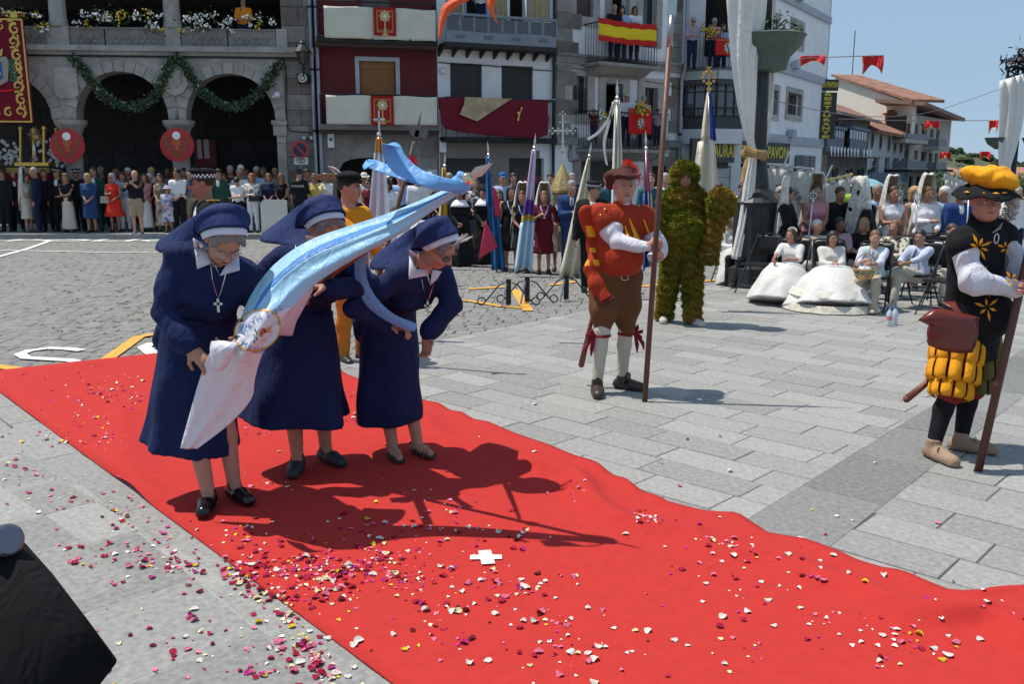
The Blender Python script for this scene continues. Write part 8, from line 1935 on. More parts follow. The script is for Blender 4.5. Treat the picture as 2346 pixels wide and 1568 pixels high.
# standing group on the right
gS='people standing behind the chairs'
YS=13.9
def shrink(f):return lambda u,Y,lab,*a,**k:f(u,Y,lab,*a,**{**k,'h':k.get('h',1.64)*.925})
man_,woman_=man,woman;man,woman=shrink(man_),shrink(woman_)
s,_=man(1787,YS+.4,'bearded man in black suit holding the white banner pole','w','k','g',arms='up1',vest=(CL['k'],1,.12),group=gS,z=0);woman(1806,YS-.3,'woman in black jacket with white lapels and mantilla turned to the right','w','k','k','bun',yaw=1.1,hd=(1,-.25,-.1),vest=(CL['k'],1,.1),sl=1,extra=mant(length=.7),group=gS,z=0)
woman(1870,YS,'woman in sleeveless pink dress with a white mantilla','p',hair='n',hk='bun',extra=mant(length=.55),group=gS,z=0,bl=.6,h=1.70);man(1925,YS+.1,'man in black clerical suit and glasses','k','k','n',sk='t',vest=(CL['k'],1,.1),specs=True,group=gS,z=0)
man(1960,YS+.8,'man in lime green shirt and black sunglasses','l','n','g',dark=True,group=gS,z=0,sk='t',h=1.80);woman(1978,YS-.2,'woman in black with a white mantilla seen from behind','k',hair='k',yaw=2.4,extra=mant(length=.6),group=gS,z=0,sl=1)
man(2009,YS+.6,'balding man in pale blue shirt smiling behind the mantillas','b','n','g',group=gS,z=0,sk='t',h=1.68)
s,_=woman(2046,YS-.2,'young woman in white dress and tall mantilla holding a silver staff','w',hair='n',hk='bun',arms='hold',extra=mant(length=.8,spread=.3),group=gS,z=0,h=1.66,bl=.75);woman(2096,YS+.5,'bare shouldered woman between the two tall mantillas','s',hair='y',hk='loose',group=gS,z=0,yaw=.5)
woman(2125,YS-.1,'smiling woman in white buttoned jacket with a tall lace mantilla','w','w','c','bun',sl=.9,arms='hold',extra=mant(length=.85,spread=.3,comb=.19),group=gS,z=0,h=1.66,bl=.7);man(2168,YS+.3,'white haired man in pale striped shirt and glasses','b','n','w',specs=True,hd=(-1,-.3,-.05),group=gS,z=0,sl=1)
man(2202,YS-.2,'man in blue suit and sunglasses left of the orange beret man','w','N','k',sk='t',dark=True,vest=((.02,.05,.18),1,.12),group=gS,z=0);man(1700,YS+4.5,'distant man in dark clothes left of the lamp post','w','k','k',group=gS,z=0)
man(2330,YS+.6,'man in pale shirt behind the orange beret man','w','n','g',group=gS,z=0);woman(2290,YS+1.4,'woman in navy behind the orange beret brim','n','n','y',group=gS,z=0);man(1648,YS+5,'dark clad man behind the moss club','k','k','k',group=gS,z=0)
# seated people; gown = long skirt spreading over the knees to the floor
def sitter(u,v,lab,h,yaw,wr,wl,hd,gown=None,**k):
 h=.87*h;p=G3(u,v+(18 if v>660 else 14));F_=V(math.sin(yaw),-math.cos(yaw),0);Rt=V(-math.cos(yaw),-math.sin(yaw),0);kk=h/1.75;hipz=.41;ft=k.pop('ft',.42*kk+.06);Y_=p[1]
 s=Skel(h=h,pos=p,yaw=yaw,hip=p+V(0,0,hipz),headdir=hd,wr=p+F_*wr[0]-Rt*wr[1]+V(0,0,wr[2]),wl=p+F_*wl[0]-Rt*wl[1]+V(0,0,wl[2]),fr=p+F_*ft+Rt*.09+V(0,0,.08),fl=p+F_*(ft+.03)-Rt*.10+V(0,0,.08),sit=True,girth=k.pop('girth',.95));s.curl=.8
 leg_=k.pop('cross',None)
 if leg_:s.kL=s.hip+F_*.40*kk+Rt*.05+V(0,0,.10);s.aL=s.kL+Rt*.30*kk+F_*.12-V(0,0,.10)
 r=dress_generic(s,lab,vox=.014,fine=k.pop('fine',True),bottom=k.pop('bottom','none' if gown else 'trousers'),blen=1,group=k.pop('group',None),**k)
 if gown:
  F=fld(s,.015,m=.62);kn=(s.kR+s.kL)/2;ft_=(s.aR+s.aL)/2;F.cone(s.hR,s.kR+V(0,0,.02),.11,.12*gown[1],.06);F.cone(s.hL,s.kL+V(0,0,.02),.11,.12*gown[1],.06);F.cone(s.hR,s.hL,.13,.13,.05)
  F.skirt(kn+V(0,0,.10)-s.F*.12,V(kn[0],kn[1],s.p[2]+.015)+s.F*.02,.20*gown[1],gown[2],.08,.95,s.F,9,.05,u,ease=.7);F.wrinkle(.007,10,u);part(F,'gown',gown[0],r)
 return s,r
M_wg=mat((.62,.61,.59),.55,'cloth',name='white_satin',var=.04,fold=.3);gK='children in communion clothes'
s,r_=sitter(1806,672,'girl in a plain white satin gown with glasses and a flower wreath',1.42,-.6,(.36,-.12,.60),(.30,.08,.60),(-.75,-.6,-.05),(M_wg,1.15,.46),sex='f',hair='n',hk='loose',top=(.62,.61,.60),sl=.35,specs=True,group=gK,shoes=None,sk='m')
at=at_of(s);m_=MB();[m_.ball(at(.085*math.cos(a),-.03+.0*a,.07+.06*math.sin(a)),.013,6,4) for a in [i*.33 for i in range(10)]];m_.build('flower_wreath',mat((.7,.62,.55),.6),r_,kind='stuff');
m_=MB();m_.box(s.hip+V(0,0,.12)+s.F*.13,(.13,.05,.04));m_.build('blue_sash_flower',mat((.35,.5,.65),.6),r_)
s,r_=sitter(1896,682,'girl in a wide layered white lace gown with glasses, hands in lap',1.40,-.2,(.26,-.02,.58),(.27,.05,.56),(-.05,-1,-.18),(M_wg,1.35,.60),sex='f',hair='k',hk='bob',top=(.60,.57,.54),sl=1,specs=True,group=gK,shoes=None,sk='m')
kn=(s.kR+s.kL)/2
for z,ra,mt in ((.24,.502,lace_mat((.72,.68,.60),.6,34)),(.055,.583,lace_mat((.62,.58,.48),.6,40))):
 rows=[[V(kn[0],kn[1],zz)+s.F*.02+V(math.cos(a),math.sin(a)*.95,0)*(rr_+.012*math.sin(a*20)) for a in [i*.2094 for i in range(31)]] for zz,rr_ in ((z+.05,ra-.02),(z-.04,ra+.04))];m_=MB();m_.sheet([[Vector(p) for p in q_] for q_ in rows]);m_.build('lace_trim',mt,r_,smooth=True)
s,r_=sitter(1992,692,'boy in pale blue waistcoat and beige trousers holding a flower basket',1.48,-.55,(.30,-.06,.66),(.33,.04,.62),(-.25,-1,-.12),sex='m',hair='c',top=(.52,.54,.64),sl=.65,bc=(.42,.36,.28),vest=((.44,.55,.56),0,.02),shoes=(.42,.34,.25),group=gK,sk='l');tie(s,r_,(.25,.27,.3))
bk=thing('flower_basket',Vector(s.p+s.F*.42+V(0,0,.50)),'small wicker basket with a hoop handle held by the waistcoat boy','basket');c=s.p+s.F*.42+V(-.02,0,.44);M_wk=mat((.42,.25,.10),.7,'wood',name='wicker',var=.4)
for i in range(7):m_=MB();z=.02+i*.018;ra=.095+.045*(i/6)**.7;m_.tube([c+V(ra*math.cos(a),ra*.8*math.sin(a),z+.004*math.sin(a*12+i*3.1)) for a in [k*.196 for k in range(33)]],.0065,4);m_.build('wicker_ring',M_wk if i != 4 else mat((.06,.2,.05),.7),bk)
m_=MB();m_.tube([c+V(.14*math.cos(a),0,.12+.20*math.sin(a)) for a in [k*.262 for k in range(13)]],.007,5);m_.build('handle',M_wk,bk);m_=MB();m_.lathe([(.085,.0),(.09,.01)],c,14,1,.8);m_.build('base',M_wk,bk);m_=MB();[m_.ball(c+V(R.uniform(-.08,.08),R.uniform(-.06,.06),.13),.03,6,4) for _ in range(12)];m_.build('white_petals',mat((.75,.74,.70),.7),bk,kind='stuff')
s,r_=sitter(2096,686,'boy in pale blue shirt with crossed legs on the black chair',1.46,-.95,(.30,-.10,.60),(.33,.02,.60),(-.75,-.75,-.1),sex='m',hair='k',top=(.46,.52,.66),sl=.7,bc=(.50,.47,.40),shoes=(.5,.42,.33),group=gK,sk='m',cross=True);tie(s,r_,(.03,.05,.1))
gT='seated spectators of the second row'
sitter(1862,652,'grey haired woman seated with a pale fan behind the satin gown girl',1.55,-.3,(.25,-.1,.75),(.3,.05,.6),(.2,-1,0),sex='f',hair='w',hk='short',top=(.5,.45,.42),sl=.7,bc=(.4,.38,.35),group=gT,fine=False);sitter(1912,648,'dark skinned woman in pale pink seated behind the lace gown girl',1.62,-.1,(.25,-.1,.6),(.3,.05,.6),(.1,-1,-.1),sex='f',hair='k',hk='bun',sk='d',top=(.45,.3,.32),sl=.7,bc=(.3,.2,.2),group=gT,fine=False)
sitter(1970,650,'blonde woman in black with a black veil seated behind the waistcoat boy',1.62,-.6,(.25,-.1,.6),(.3,.05,.6),(-.9,-.45,0),sex='f',hair='y',hk='bob',top=CL['k'],sl=.9,bc=CL['k'],group=gT,fine=False,extra=mant((.012,.012,.013),dens=.8,comb=.14,length=.5))
sitter(2040,662,'brown haired woman with white glasses in a leafy printed jacket',1.64,-.7,(.25,-.1,.6),(.3,.05,.6),(-.8,-.6,0),sex='f',hair='c',hk='curly',top=CL['c'],sl=.8,bc=CL['k'],pattern=prints((.60,.56,.46),(.07,.07,.03),16),group=gT,specs=True);sitter(2165,678,'seated person in white shorts behind the orange beret man',1.6,-.3,(.25,-.1,.6),(.3,.05,.6),(0,-1,0),sex='m',hair='n',top=CL['w'],sl=.5,bc=CL['c'],group=gT,fine=False)
sitter(1672,632,'person in a wide white robe seated behind the moss man',1.62,.3,(.25,-.1,.6),(.3,.05,.6),(.5,-.9,0),(M_wg,1.2,.42),sex='f',hair='w',hk='short',top=CL['w'],sl=1,fine=False,extra=mant(length=.5));sitter(1716,640,'person in black trousers seated behind the lamp post base',1.62,-1.0,(.25,-.1,.6),(.3,.05,.6),(-.5,-.9,0),sex='m',hair='n',top=CL['k'],sl=1,bc=CL['k'],fine=False)
# people on the balconies
def on_balcony(fr,u,vtop,d,lab,f,t_,hn,h=1.68,**k):
 q_=fr(*fr.uv(u,vtop,d),d);Y=q_.y;z=q_.z-h;s=stand(u,Y,z,h,k.pop('yaw',0),k.pop('arms','clasp'));off=q_.x-s.p[0];s=Skel(h=h,pos=V(q_.x,Y,z),yaw=0,headdir=(R.uniform(-.5,.5),-1,-.25),wr=V(q_.x-.08,Y-.25,z+1.05),wl=V(q_.x+.08,Y-.25,z+1.05));return dress_generic(s,lab,vox=.03,group='people on the balconies',sex='f' if f else 'm',hair=hn,hk=k.pop('hk','bob' if f else 'short'),top=CL[t_],sl=.5,bc=CL['n'],blen=1,bottom='trousers',sk='m',**k)
on_balcony(FA,556,-6,-.35,'man in an orange vest and sunglasses behind the balcony flowers',0,'o','k',dark=True);on_balcony(FD,1408,10,.3,'bald man in black above the striped flag',0,'k','g',hk='bald');on_balcony(FD,1425,14,.3,'dark haired woman in the middle above the striped flag',1,'b','k');on_balcony(FD,1454,15,.35,'woman in white and sunglasses above the striped flag',1,'w','n',hk='long',dark=True)
on_balcony(FD,1436,214,.4,'man in white t-shirt and straw hat above the lower crest cloth',0,'w','k',hat=('sun',(.5,.46,.36)));on_balcony(FD,1475,220,.4,'grey haired woman leaning over the lower crest cloth',1,'e','g',hk='short');on_balcony(FD,1414,214,.1,'dark haired man left of the straw hat',0,'k','k');on_balcony(FD,1507,250,.4,'child in checked shirt at the right end of the iron balcony',0,'x','k',h=1.2);on_balcony(FD,1361,250,.4,'child in red at the left end of the iron balcony',0,'m','c',h=1.1)
on_balcony(FE0,1588,40,.6,'grey bearded man in lilac on the balcony over the gallery',0,'x','g',dark=True);on_balcony(FE0,1636,42,.6,'woman in printed blouse on the balcony over the gallery',1,'p','g',dark=True,hk='short');on_balcony(FE0,1655,55,.3,'woman in blue by the drape on the gallery balcony',1,'b','n');on_balcony(FC,1102,-52,.3,'person in green and white polo on the grey metal balcony',0,'w','n')
# ================================================================ THINGS HELD, HUNG AND SET DOWN
def hang_flag(u0,v0,u1,v1,Y,label,zones,top='spike',width=None,mats=None,depth=.05,pole=True,cat='flag',spread=(8,26),drop=None,lean=None):
 """a flag furled along its pole: (u0,v0) pole top, (u1,v1) foot; zones = [(share, colour)]"""
 a,b=W3(u0,v0,Y),W3(u1,v1,Y);g_=G3(u1,v1,-.03) if v1>500 else b;t=thing('pole_flag',Vector(b),label,cat,'flags on tall poles')
 m_=MB();m_.tube([b,a],.016,8);m_.build('pole',metal((.5,.5,.48),.35),t,smooth=True);d=nrm(a-b);m_=MB()
 if top=='cross':m_.box(a+d*.12,(.016,.012,.24));m_.box(a+d*.15,(.12,.012,.016));m_.ball(a,.025,8,5)
 elif top=='spike':m_.ball(a,.028,8,6);m_.tube([a,a+d*.10,a+d*.24],[.010,.020,.002],6)
 else:
  m_.ball(a,.03,8,6)
  for k in range(10):an=k*.628;c=a+d*(.14+.075*math.sin(an));m_.ball(c+V(.075*math.cos(an),0,0),.018,6,4)
  m_.tube([a,a+d*.26],.010,5);m_.box(a+d*.26,(.07,.01,.012))
 m_.build('finial',M_silver if top != 'crown' else M_gold,t);ln=np.linalg.norm(a-b);L=drop or ln*.72;w0,w1=spread[0]/px(Y),spread[1]/px(Y);sgn=1 if w1>0 else-1;n=14;acc=0
 def pt(k,x):w_=(abs(w0)+(abs(w1)-abs(w0))*k**.8);c=a-d*(.03+L*k*(1+.05*abs(x)));return c+V(1,0,0)*(x*w_*sgn+.0)+V(0,-1,0)*(depth*(.4+k)*math.sin(x*9+k*2)+.03)
 for sh,col,x0,x1 in zones:
  adv=sh<1;sh=abs(sh)
  if sh>1:adv=False;sh-=1
  rows=[[pt(acc+sh*i/8,x0+(x1-x0)*j/16) for j in range(17)] for i in range(9)];m_=MB();m_.sheet([[Vector(p) for p in r_] for r_ in rows[::-1]],.004);m_.build('cloth',cloth(col),t,smooth=True)
  if adv:acc+=sh
 return t
Wc=(.72,.71,.72)
hang_flag(868,308,862,700,9.4,'white flag with a gold top and a silver cross behind the blue ribbons',[(.12,(.7,.35,.08),-.6,1),(.87,(.74,.74,.80),-.6,1)],'cross',spread=(7,38),drop=1.25)
hang_flag(1019,380,1016,632,16.6,'yellow and white furled flag left of the black nuns',[(1,(.55,.33,.03),-.7,.55),(1,(.62,.55,.52),-1,-.7)],spread=(6,17),drop=1.75)
hang_flag(1119,355,1138,622,16.2,'blue and crimson flag slanting over the second black nun',[(.42,(.035,.15,.36),-1,.3),(.58,(.035,.15,.36),-.5,1)],spread=(6,22),drop=2.0)
sheet_rows([[W3(1127,425,16.1),W3(1134,432,16.1)],[W3(1131,460,16.1),W3(1143,462,16.1)],[W3(1134,496,16.1),W3(1147,494,16.1)]],None,'flag_tail',cloth((.5,.03,.08)),4,.01,label='crimson edge of the blue and crimson flag',cat='flag cloth')
sheet_rows([[W3(1112,505,16.0),W3(1120,520,16.0)],[W3(1102,560,15.95),W3(1138,560,16.0)],[W3(1097,594,15.95),W3(1140,566,16.0)]],None,'flag_tail',cloth((.55,.05,.09)),4,.01,label='long crimson tail of the blue and crimson flag',cat='flag cloth')
hang_flag(1224,338,1200,618,15.4,'lilac and pale blue flag with a gold band held by the woman in burgundy',[(.42,(.62,.52,.70),-.7,.6),(.12,(.14,.06,.35),-.8,.7),(.05,(.5,.35,.06),-.9,.8),(.41,(.45,.60,.74),-1,.9)],spread=(7,22),drop=2.0)
hang_flag(1350,358,1308,650,15.2,'cream flag tied with black crape before the blue suited man',[(1,(.60,.55,.44),-.9,.7),(1.2,(.012,.012,.012),.7,1)],spread=(4,34),drop=2.0)
hang_flag(1414,224,1414,560,12.5,'tall cream flag with streaming ribbons left of the red beret',[(1,(.72,.70,.62),-.9,.9)],spread=(5,17),drop=1.6)
for lab,st in (('long cream ribbon blowing left from the tall cream flag',[(1410,228),(1400,262),(1372,300),(1346,318)]),('cream ribbon hanging beside the tall cream flag',[(1406,232),(1392,290),(1384,330),(1390,376)])):sheet_rows([[W3(u-3,v,12.4),W3(u+3,v+4,12.4)] for u,v in st],None,'ribbon',cloth((.72,.70,.62)),5,.003,label=lab,cat='ribbon')
hang_flag(1480,340,1486,600,12.6,'pink and blue flag on a white pole behind the red beret',[(.35,(.55,.12,.28),-.5,.6),(1.65,(.04,.10,.35),-.9,.0),(.65,(.6,.5,.42),0,.9)],spread=(6,16),drop=1.6)
hang_flag(1624,204,1626,600,11.4,'tall blue and cream flag with a gilt crown behind the moss man',[(1.34,(.66,.60,.48),-.8,.0),(.34,(.03,.06,.32),0,.6),(.65,(.66,.60,.48),-1,.5)],'crown',spread=(5,52),drop=1.7)
# silver processional cross over a gold canopy
pc=thing('processional_cross',W3(1289,620,16.3),'tall silver cross rising from a gold embroidered canopy','cross');c=W3(1289,398,16.3);dn=lambda v,o=0:Vector(W3(1289+o,v,16.3))
m_=MB();m_.lathe([(.02,.0),(.24,-.46),(.245,-.50),(.22,-.53),(.21,-1.15)],dn(376),10);m_.build('canopy',mat((.36,.27,.11),.55,'tile',name='gold_brocade',scale=2.5,var=.5,bump=.7),pc)
m_=MB();m_.tube([dn(376),dn(262)],.022,8);m_.ball(dn(345),.05,10,6);m_.ball(dn(325),.035,10,6);m_.tube([dn(300,-22),dn(300,22)],.020,8)
for o_,v_ in ((-23,300),(23,300),(0,262),(0,300),(-10,300),(10,300),(0,280)):
 p=dn(v_,o_);[m_.ball(p+Vector((.045*math.cos(a),0,.045*math.sin(a))),.020,6,4) for a in (0,1.57,3.14,4.71)]
m_.build('silver_cross',M_silver,pc);m_=MB();m_.tube([dn(470),Vector((dn(600).x,dn(600).y,-.03))],.02,8);m_.build('pole',M_wood,pc)
# white standards with crossbars
def standard(uA,vA,uB,vB,H,Y,label,word,sw,polev):
 a,b=W3(uA,vA,Y),W3(uB,vB,Y);c=(a+b)/2;t=thing('standard',Vector((c[0],Y,0)),label,'banner');m_=MB();m_.tube([a,b],.016,8);m_.ball(a,.03,8,5);m_.ball(b,.03,8,5);m_.build('crossbar',M_silver if sw else M_gold,t);m_=MB();m_.tube([V(c[0]-.3,Y+.1,.9),V(c[0]+.05,Y+.03,c[2]+.25)],.014,8);m_.build('pole',M_silver,t)
 rows=[[a+(b-a)*(j/20)-V(0,0,.06+H*i/10)+V(0,-.03*math.sin(j*.9+i*.4)-.01,0) for j in range(21)] for i in range(11)];m_=MB();m_.sheet([[Vector(p) for p in r_] for r_ in rows[::-1]],.004);m_.build('cloth',cloth((.52,.50,.47)),t,smooth=True)
 for k in range(6):p=a+(b-a)*(.06+k*.176);m_=MB();m_.box(p-V(0,.0,.02),(.09,.02,.10));m_.build('loop',cloth((.5,.48,.45)),t)
 if word:
  n_=len(word)
  for k,ch in enumerate(word):
   if ch==' ':continue
   q_=k/(n_-1);an=math.pi*(.92-.95*q_);p=a+(b-a)*(.46+.44*math.cos(an))-V(0,.06,.06+H*(.78-.50*max(0,math.sin(an))-.05));tm=text_mesh(ch,.15,.002,.004);ra=an-math.pi/2
   for vv in tm.vertices:x,z=vv.co.x,vv.co.y;vv.co=Vector(p+V(x*math.cos(ra)-z*math.sin(ra),-vv.co.z,x*math.sin(ra)+z*math.cos(ra)))
   obj('letter',tm,mat((.16,.12,.11),.7),t,world=True)
standard(1740,374,1862,388,1.25,14.9,'white banner with arched letters on a silver crossbar beside the lamp post','MARIA DE VERACRUZ',True,560)
standard(1848,424,1950,400,.95,15.6,'white banner on a gilt slanting crossbar behind the pink dress woman','',False,560);standard(2165,402,2225,425,.8,16.5,'pale banner on a white crossbar left of the orange beret','',True,500)
# silver staffs
for u0,v0,u1,v1,Y,lab in ((2059,455,2035,640,13.6,'silver ornate staff held by the young woman in white'),(2100,462,2098,560,13.5,'silver staff held by the smiling mantilla woman'),(1862,460,1846,600,13.4,'grey staff before the pink dress woman'),(2220,450,2212,560,13.2,'silver staff beside the blue suited man'),(1962,470,1964,560,14.2,'slender staff before the pale blue shirt man')):
 a,b=W3(u0,v0,Y),W3(u1,v1,Y);b=b-(a-b)*max(0,(b[2])/(a[2]-b[2]));t=thing('silver_staff',Vector(b),lab,'staff','silver staffs');m_=MB();m_.tube([b,a],.012,8);m_.build('rod',M_silver,t,smooth=True);m_=MB();[m_.ball(a+V(.05*math.cos(k*.785),0,.07+.05*math.sin(k*.785)),.018,6,4) for k in range(8)];m_.ball(a,.03,8,5);m_.tube([a,a+V(0,0,.16)],.008,5);m_.build('head',M_silver,t)
# black folding chairs
def chair(p,yaw,label,group='black folding chairs'):
 t=thing('folding_chair',Vector((p[0],p[1],0)),label,'chair',group,yaw);m0=mat((.012,.012,.014),.45,'metal',.2,name='chair_black');B=lambda:MB()
 m_=B();m_.box((0,0,.43),(.40,.38,.03),top=(.97,.97));m_.build('seat',m0,t,world=False)
 rows=[[(-.20+.4*i/8,.20+.03*math.sin(i/8*3.14)+.03*(z-.55),z) for i in range(9)] for z in (.56,.68,.80,.84)];rows[-1]=[(x*.9,y,z) for x,y,z in rows[-1]];m_=B();m_.sheet(rows,.02);m_.build('backrest',m0,t,world=False,smooth=True)
 for sg in (-1,1):
  m_=B();m_.tube([(sg*.21,-.26,.0),(sg*.21,.0,.42),(sg*.20,.23,.84)],.011,6);m_.build('leg',m0,t,world=False);m_=B();m_.tube([(sg*.19,.26,.0),(sg*.19,.02,.42),(sg*.19,-.12,.44)],.011,6);m_.build('leg',m0,t,world=False)
 for y,z in ((-.19,.12),(.20,.12),(.14,.20)):m_=B();m_.tube([(-.2,y,z),(.2,y,z)],.008,5);m_.build('stretcher',m0,t,world=False)
 m_=B();m_.tube([(-.20,.23,.84),(-.16,.24,.865),(.16,.24,.865),(.20,.23,.84)],.011,6);m_.build('top_rail',m0,t,world=False)
 return t
def chair_at(u,v,yaw,lab):p=G3(u,v);return chair(p,yaw,lab)
for u,v,yaw,lab in ((1806,690,-.6,'folding chair under the girl in the plain satin gown'),(1896,700,-.2,'folding chair under the girl in the lace gown'),(1992,710,-.55,'folding chair under the waistcoat boy'),(2096,704,-.95,'folding chair under the boy with crossed legs'),(2040,680,-.7,'folding chair under the woman in the leafy jacket'),(2165,696,-.3,'folding chair at the right under the white shorts'),(1862,666,-.3,'folding chair under the grey haired fan woman'),(1912,662,-.1,'folding chair under the pale pink dressed woman'),(1970,664,-.6,'folding chair under the black veiled woman'),(1672,646,.3,'folding chair under the white robed person'),(1716,654,-1.0,'folding chair behind the lamp post base')):chair_at(u,v,yaw,lab)
chair_at(1735,672,-.9,'empty black folding chair beside the lamp post base');chair_at(2125,672,-.6,'empty folding chair behind the boy with crossed legs');chair_at(2160,722,-1.0,'folding chair half hidden by the leather pouch')
# lamp posts
M_lp=mat((.028,.032,.032),.5,'metal',.3,name='lamp_iron',var=.2);M_bowl=mat((.085,.12,.10),.6,'metal',.1,name='grey_green_bowl',var=.2);M_dr=cloth((.72,.71,.67))
c=Vector(G3(1722,655));lp=thing('lamp_post',c,'tall black iron lamp post with a green flower bowl beside the seated children','lamp post');pt_=P(1760,0,c.y);
m_=MB();m_.lathe([(.44,0),(.42,.30),(.33,.34),(.33,.40),(.33,1.25),(.36,1.3),(.30,1.36),(.19,1.5),(.15,1.8),(.12,2.0),(.16,2.04),(.12,2.1),(.10,3.2)],c,16);m_.build('base',M_lp,lp)
m_=MB();m_.tube([c+Vector((0,0,3.2)),c+Vector((0,0,6.6))],[.10,.085],14);m_.build('shaft',M_lp,lp,smooth=True);bz=P(1765,165,c.y).z
m_=MB();m_.lathe([(.13,0),(.25,.03),(.29,.20),(.42,.34),(.50,.50),(.52,.52),(.47,.54)],c+Vector((.1,0,bz)),20);m_.build('flower_bowl',M_bowl,lp);m_=MB();leafball(m_,c+Vector((.25,0,bz+.58)),.13,160,R,.05);m_.build('leaves',M_leaf,lp,kind='stuff')
for k,ch in enumerate(('18','57','27')):tm=text_mesh(ch,.16,.004);o_=obj('cast_number',tm,mat((.05,.055,.055),.4),lp,world=True);[setattr(vv,'co',Vector((c.x+vv.co.x,c.y-.338-vv.co.z,1.15-k*.2+vv.co.y))) for vv in tm.vertices]
def drapery(lab,rows_,Yb,grp=None):
 t=thing('white_drapery',Vector(W3(*rows_[0][0],Yb)),lab,'drapery',grp);rr_=[]
 for i,(a,b) in enumerate(rows_):
  A,B=W3(*a,Yb),W3(*b,Yb);rr_.append([A+(B-A)*(j/12)+V(0,-.22*math.sin(j/12*math.pi)*min(1,np.linalg.norm(B-A))-.05*math.sin(j*1.9+i*.5)*np.linalg.norm(B-A),0) for j in range(13)])
 sheet_rows(rr_,t,'cloth',M_dr,3,.006);return t
YL=c.y-.2
dr=drapery('white drapery swept down the left side of the lamp post',[((1663,-40),(1760,-40)),((1664,0),(1758,0)),((1668,60),(1752,60)),((1673,130),(1737,130)),((1682,200),(1733,210)),((1693,260),(1730,270)),((1705,310),(1728,320)),((1716,352),(1734,356)),((1704,420),(1730,420)),((1694,500),(1722,500)),((1682,560),(1708,560)),((1676,592),(1702,598))],YL)
drapery('narrow white drapery on the right side of the lamp post',[((1768,-40),(1778,-40)),((1766,60),(1776,60)),((1762,150),(1774,180)),((1758,260),(1768,262)),((1745,340),(1755,345))],YL+.5)
m_=MB();p=W3(1735,357,YL-.12);m_.tube([W3(1700,352,YL-.1),W3(1712,346,YL-.3),W3(1730,352,YL-.35),W3(1752,356,YL-.2),W3(1748,362,YL)],[.05,.09,.06,.08,.05],10,flat=.6);m_.tube([W3(1712,360,YL-.3),W3(1706,385,YL-.3),W3(1700,418,YL-.3)],[.05,.08,.07],8,flat=.35);m_.build('burlap_bow',mat((.34,.21,.09),.9,'cloth',name='burlap',var=.3),dr)
c2=Vector((P(2318,430,44).x,44,0));l2=thing('lamp_post',c2,'distant draped lamp post at the right edge with dark lanterns','lamp post');zt=P(2310,150,44).z;m_=MB();m_.lathe([(.4,0),(.3,1.2),(.12,1.5),(.09,zt)],c2,12);m_.build('shaft',M_lp,l2);m_=MB();leafball(m_,c2+Vector((0,0,zt)),.35,260,R,.22);m_.build('dark_foliage',M_iron,l2,kind='stuff');m_=MB();[m_.lathe([(.3,0),(.1,.35),(.05,.8)],c2+Vector((sg*.75,0,zt-1.0)),8) for sg in (-1,1)];m_.tube([c2+Vector((-.75,0,zt-.2)),c2+Vector((0,0,zt-.6)),c2+Vector((.75,0,zt-.2))],.04,6);m_.build('lanterns',M_iron,l2)
for sg in (-1,1):m_=MB();m_.lathe([(.1,0),(.45,.25),(.6,.55)],c2+Vector((sg*.9,0,P(2300,342,44).z)),14);m_.build('flower_bowl',M_bowl,l2)
drapery('white drapery on the distant lamp post at the right edge',[((2290,185),(2352,165)),((2288,260),(2348,260)),((2286,340),(2330,340)),((2288,400),(2308,405))],43.6)
# pennants and wires
def pennant(u,v,w_,h_,Y,lab,kick=0.0,mt=None):
 a=W3(u-w_/2,v,Y);b=W3(u+w_/2,v-kick,Y);hh=h_/px(Y);t=thing('pennant',Vector(a),lab,'pennant','red swallowtail pennants');n=12;m_=MB();top=[];bot=[]
 for i in range(n+1):
  x=i/n;e=abs(x-.5)*2;p=a+(b-a)*x;top.append(p);bot.append(p-V(0,.12*math.sin(x*7+u),hh*(.45+.55*e**1.3))+V(.04*math.sin(x*5),0,0))
 mid=[(p+q_)/2-V(0,.06*math.sin(i*1.1+u),0) for i,(p,q_) in enumerate(zip(top,bot))];sheet_rows([top,mid,bot],t,'cloth',mt or cloth((.62,.03,.035)),2,.004);m_=MB();m_.tube([Vector(p) for p in bot],.6/px(Y),4);m_.tube([Vector(a),Vector(bot[0])],.6/px(Y),4);m_.tube([Vector(b),Vector(bot[-1])],.6/px(Y),4);m_.build('gold_edge',M_gold,t)
for u,v,w_,h_,Y,lab in ((1862,128,60,22,24,'red pennant blowing against the white side wall'),(2000,128,50,40,22,'red swallowtail pennant alone in the sky'),(2136,276,34,20,34,'crumpled red pennant before the cream balconies'),(2277,276,22,30,34,'red pennant touching the right drapery'),(2167,349,26,16,48,'small red pennant above the hill at the left'),(2257,347,24,20,48,'small red pennant above the hill at the right'),(2240,382,24,20,56,'red pennant low over the tiled roofs'),(2215,392,16,14,60,'tiny red pennant left of the low roof pennant')):pennant(u,v,w_,h_,Y,lab,2 if Y<30 else 0)
for lab,st in (('orange red pennant tail streaming at the top beside the grey balcony',[(1066,-6,24),(1040,6,26),(1022,22,20),(1012,50,12),(1006,88,3)]),('orange red pennant tail hanging over the grey metal balcony',[(1128,-8,20),(1124,12,16),(1130,34,10),(1140,54,4)])):sheet_rows([[W3(u-w_/2,v-3,9.5),W3(u,v,9.45),W3(u+w_/2,v+4,9.5)] for u,v,w_ in st],None,'pennant',mat((.72,.12,.04),.7,'cloth'),5,.003,label=lab,cat='pennant',group='red swallowtail pennants')
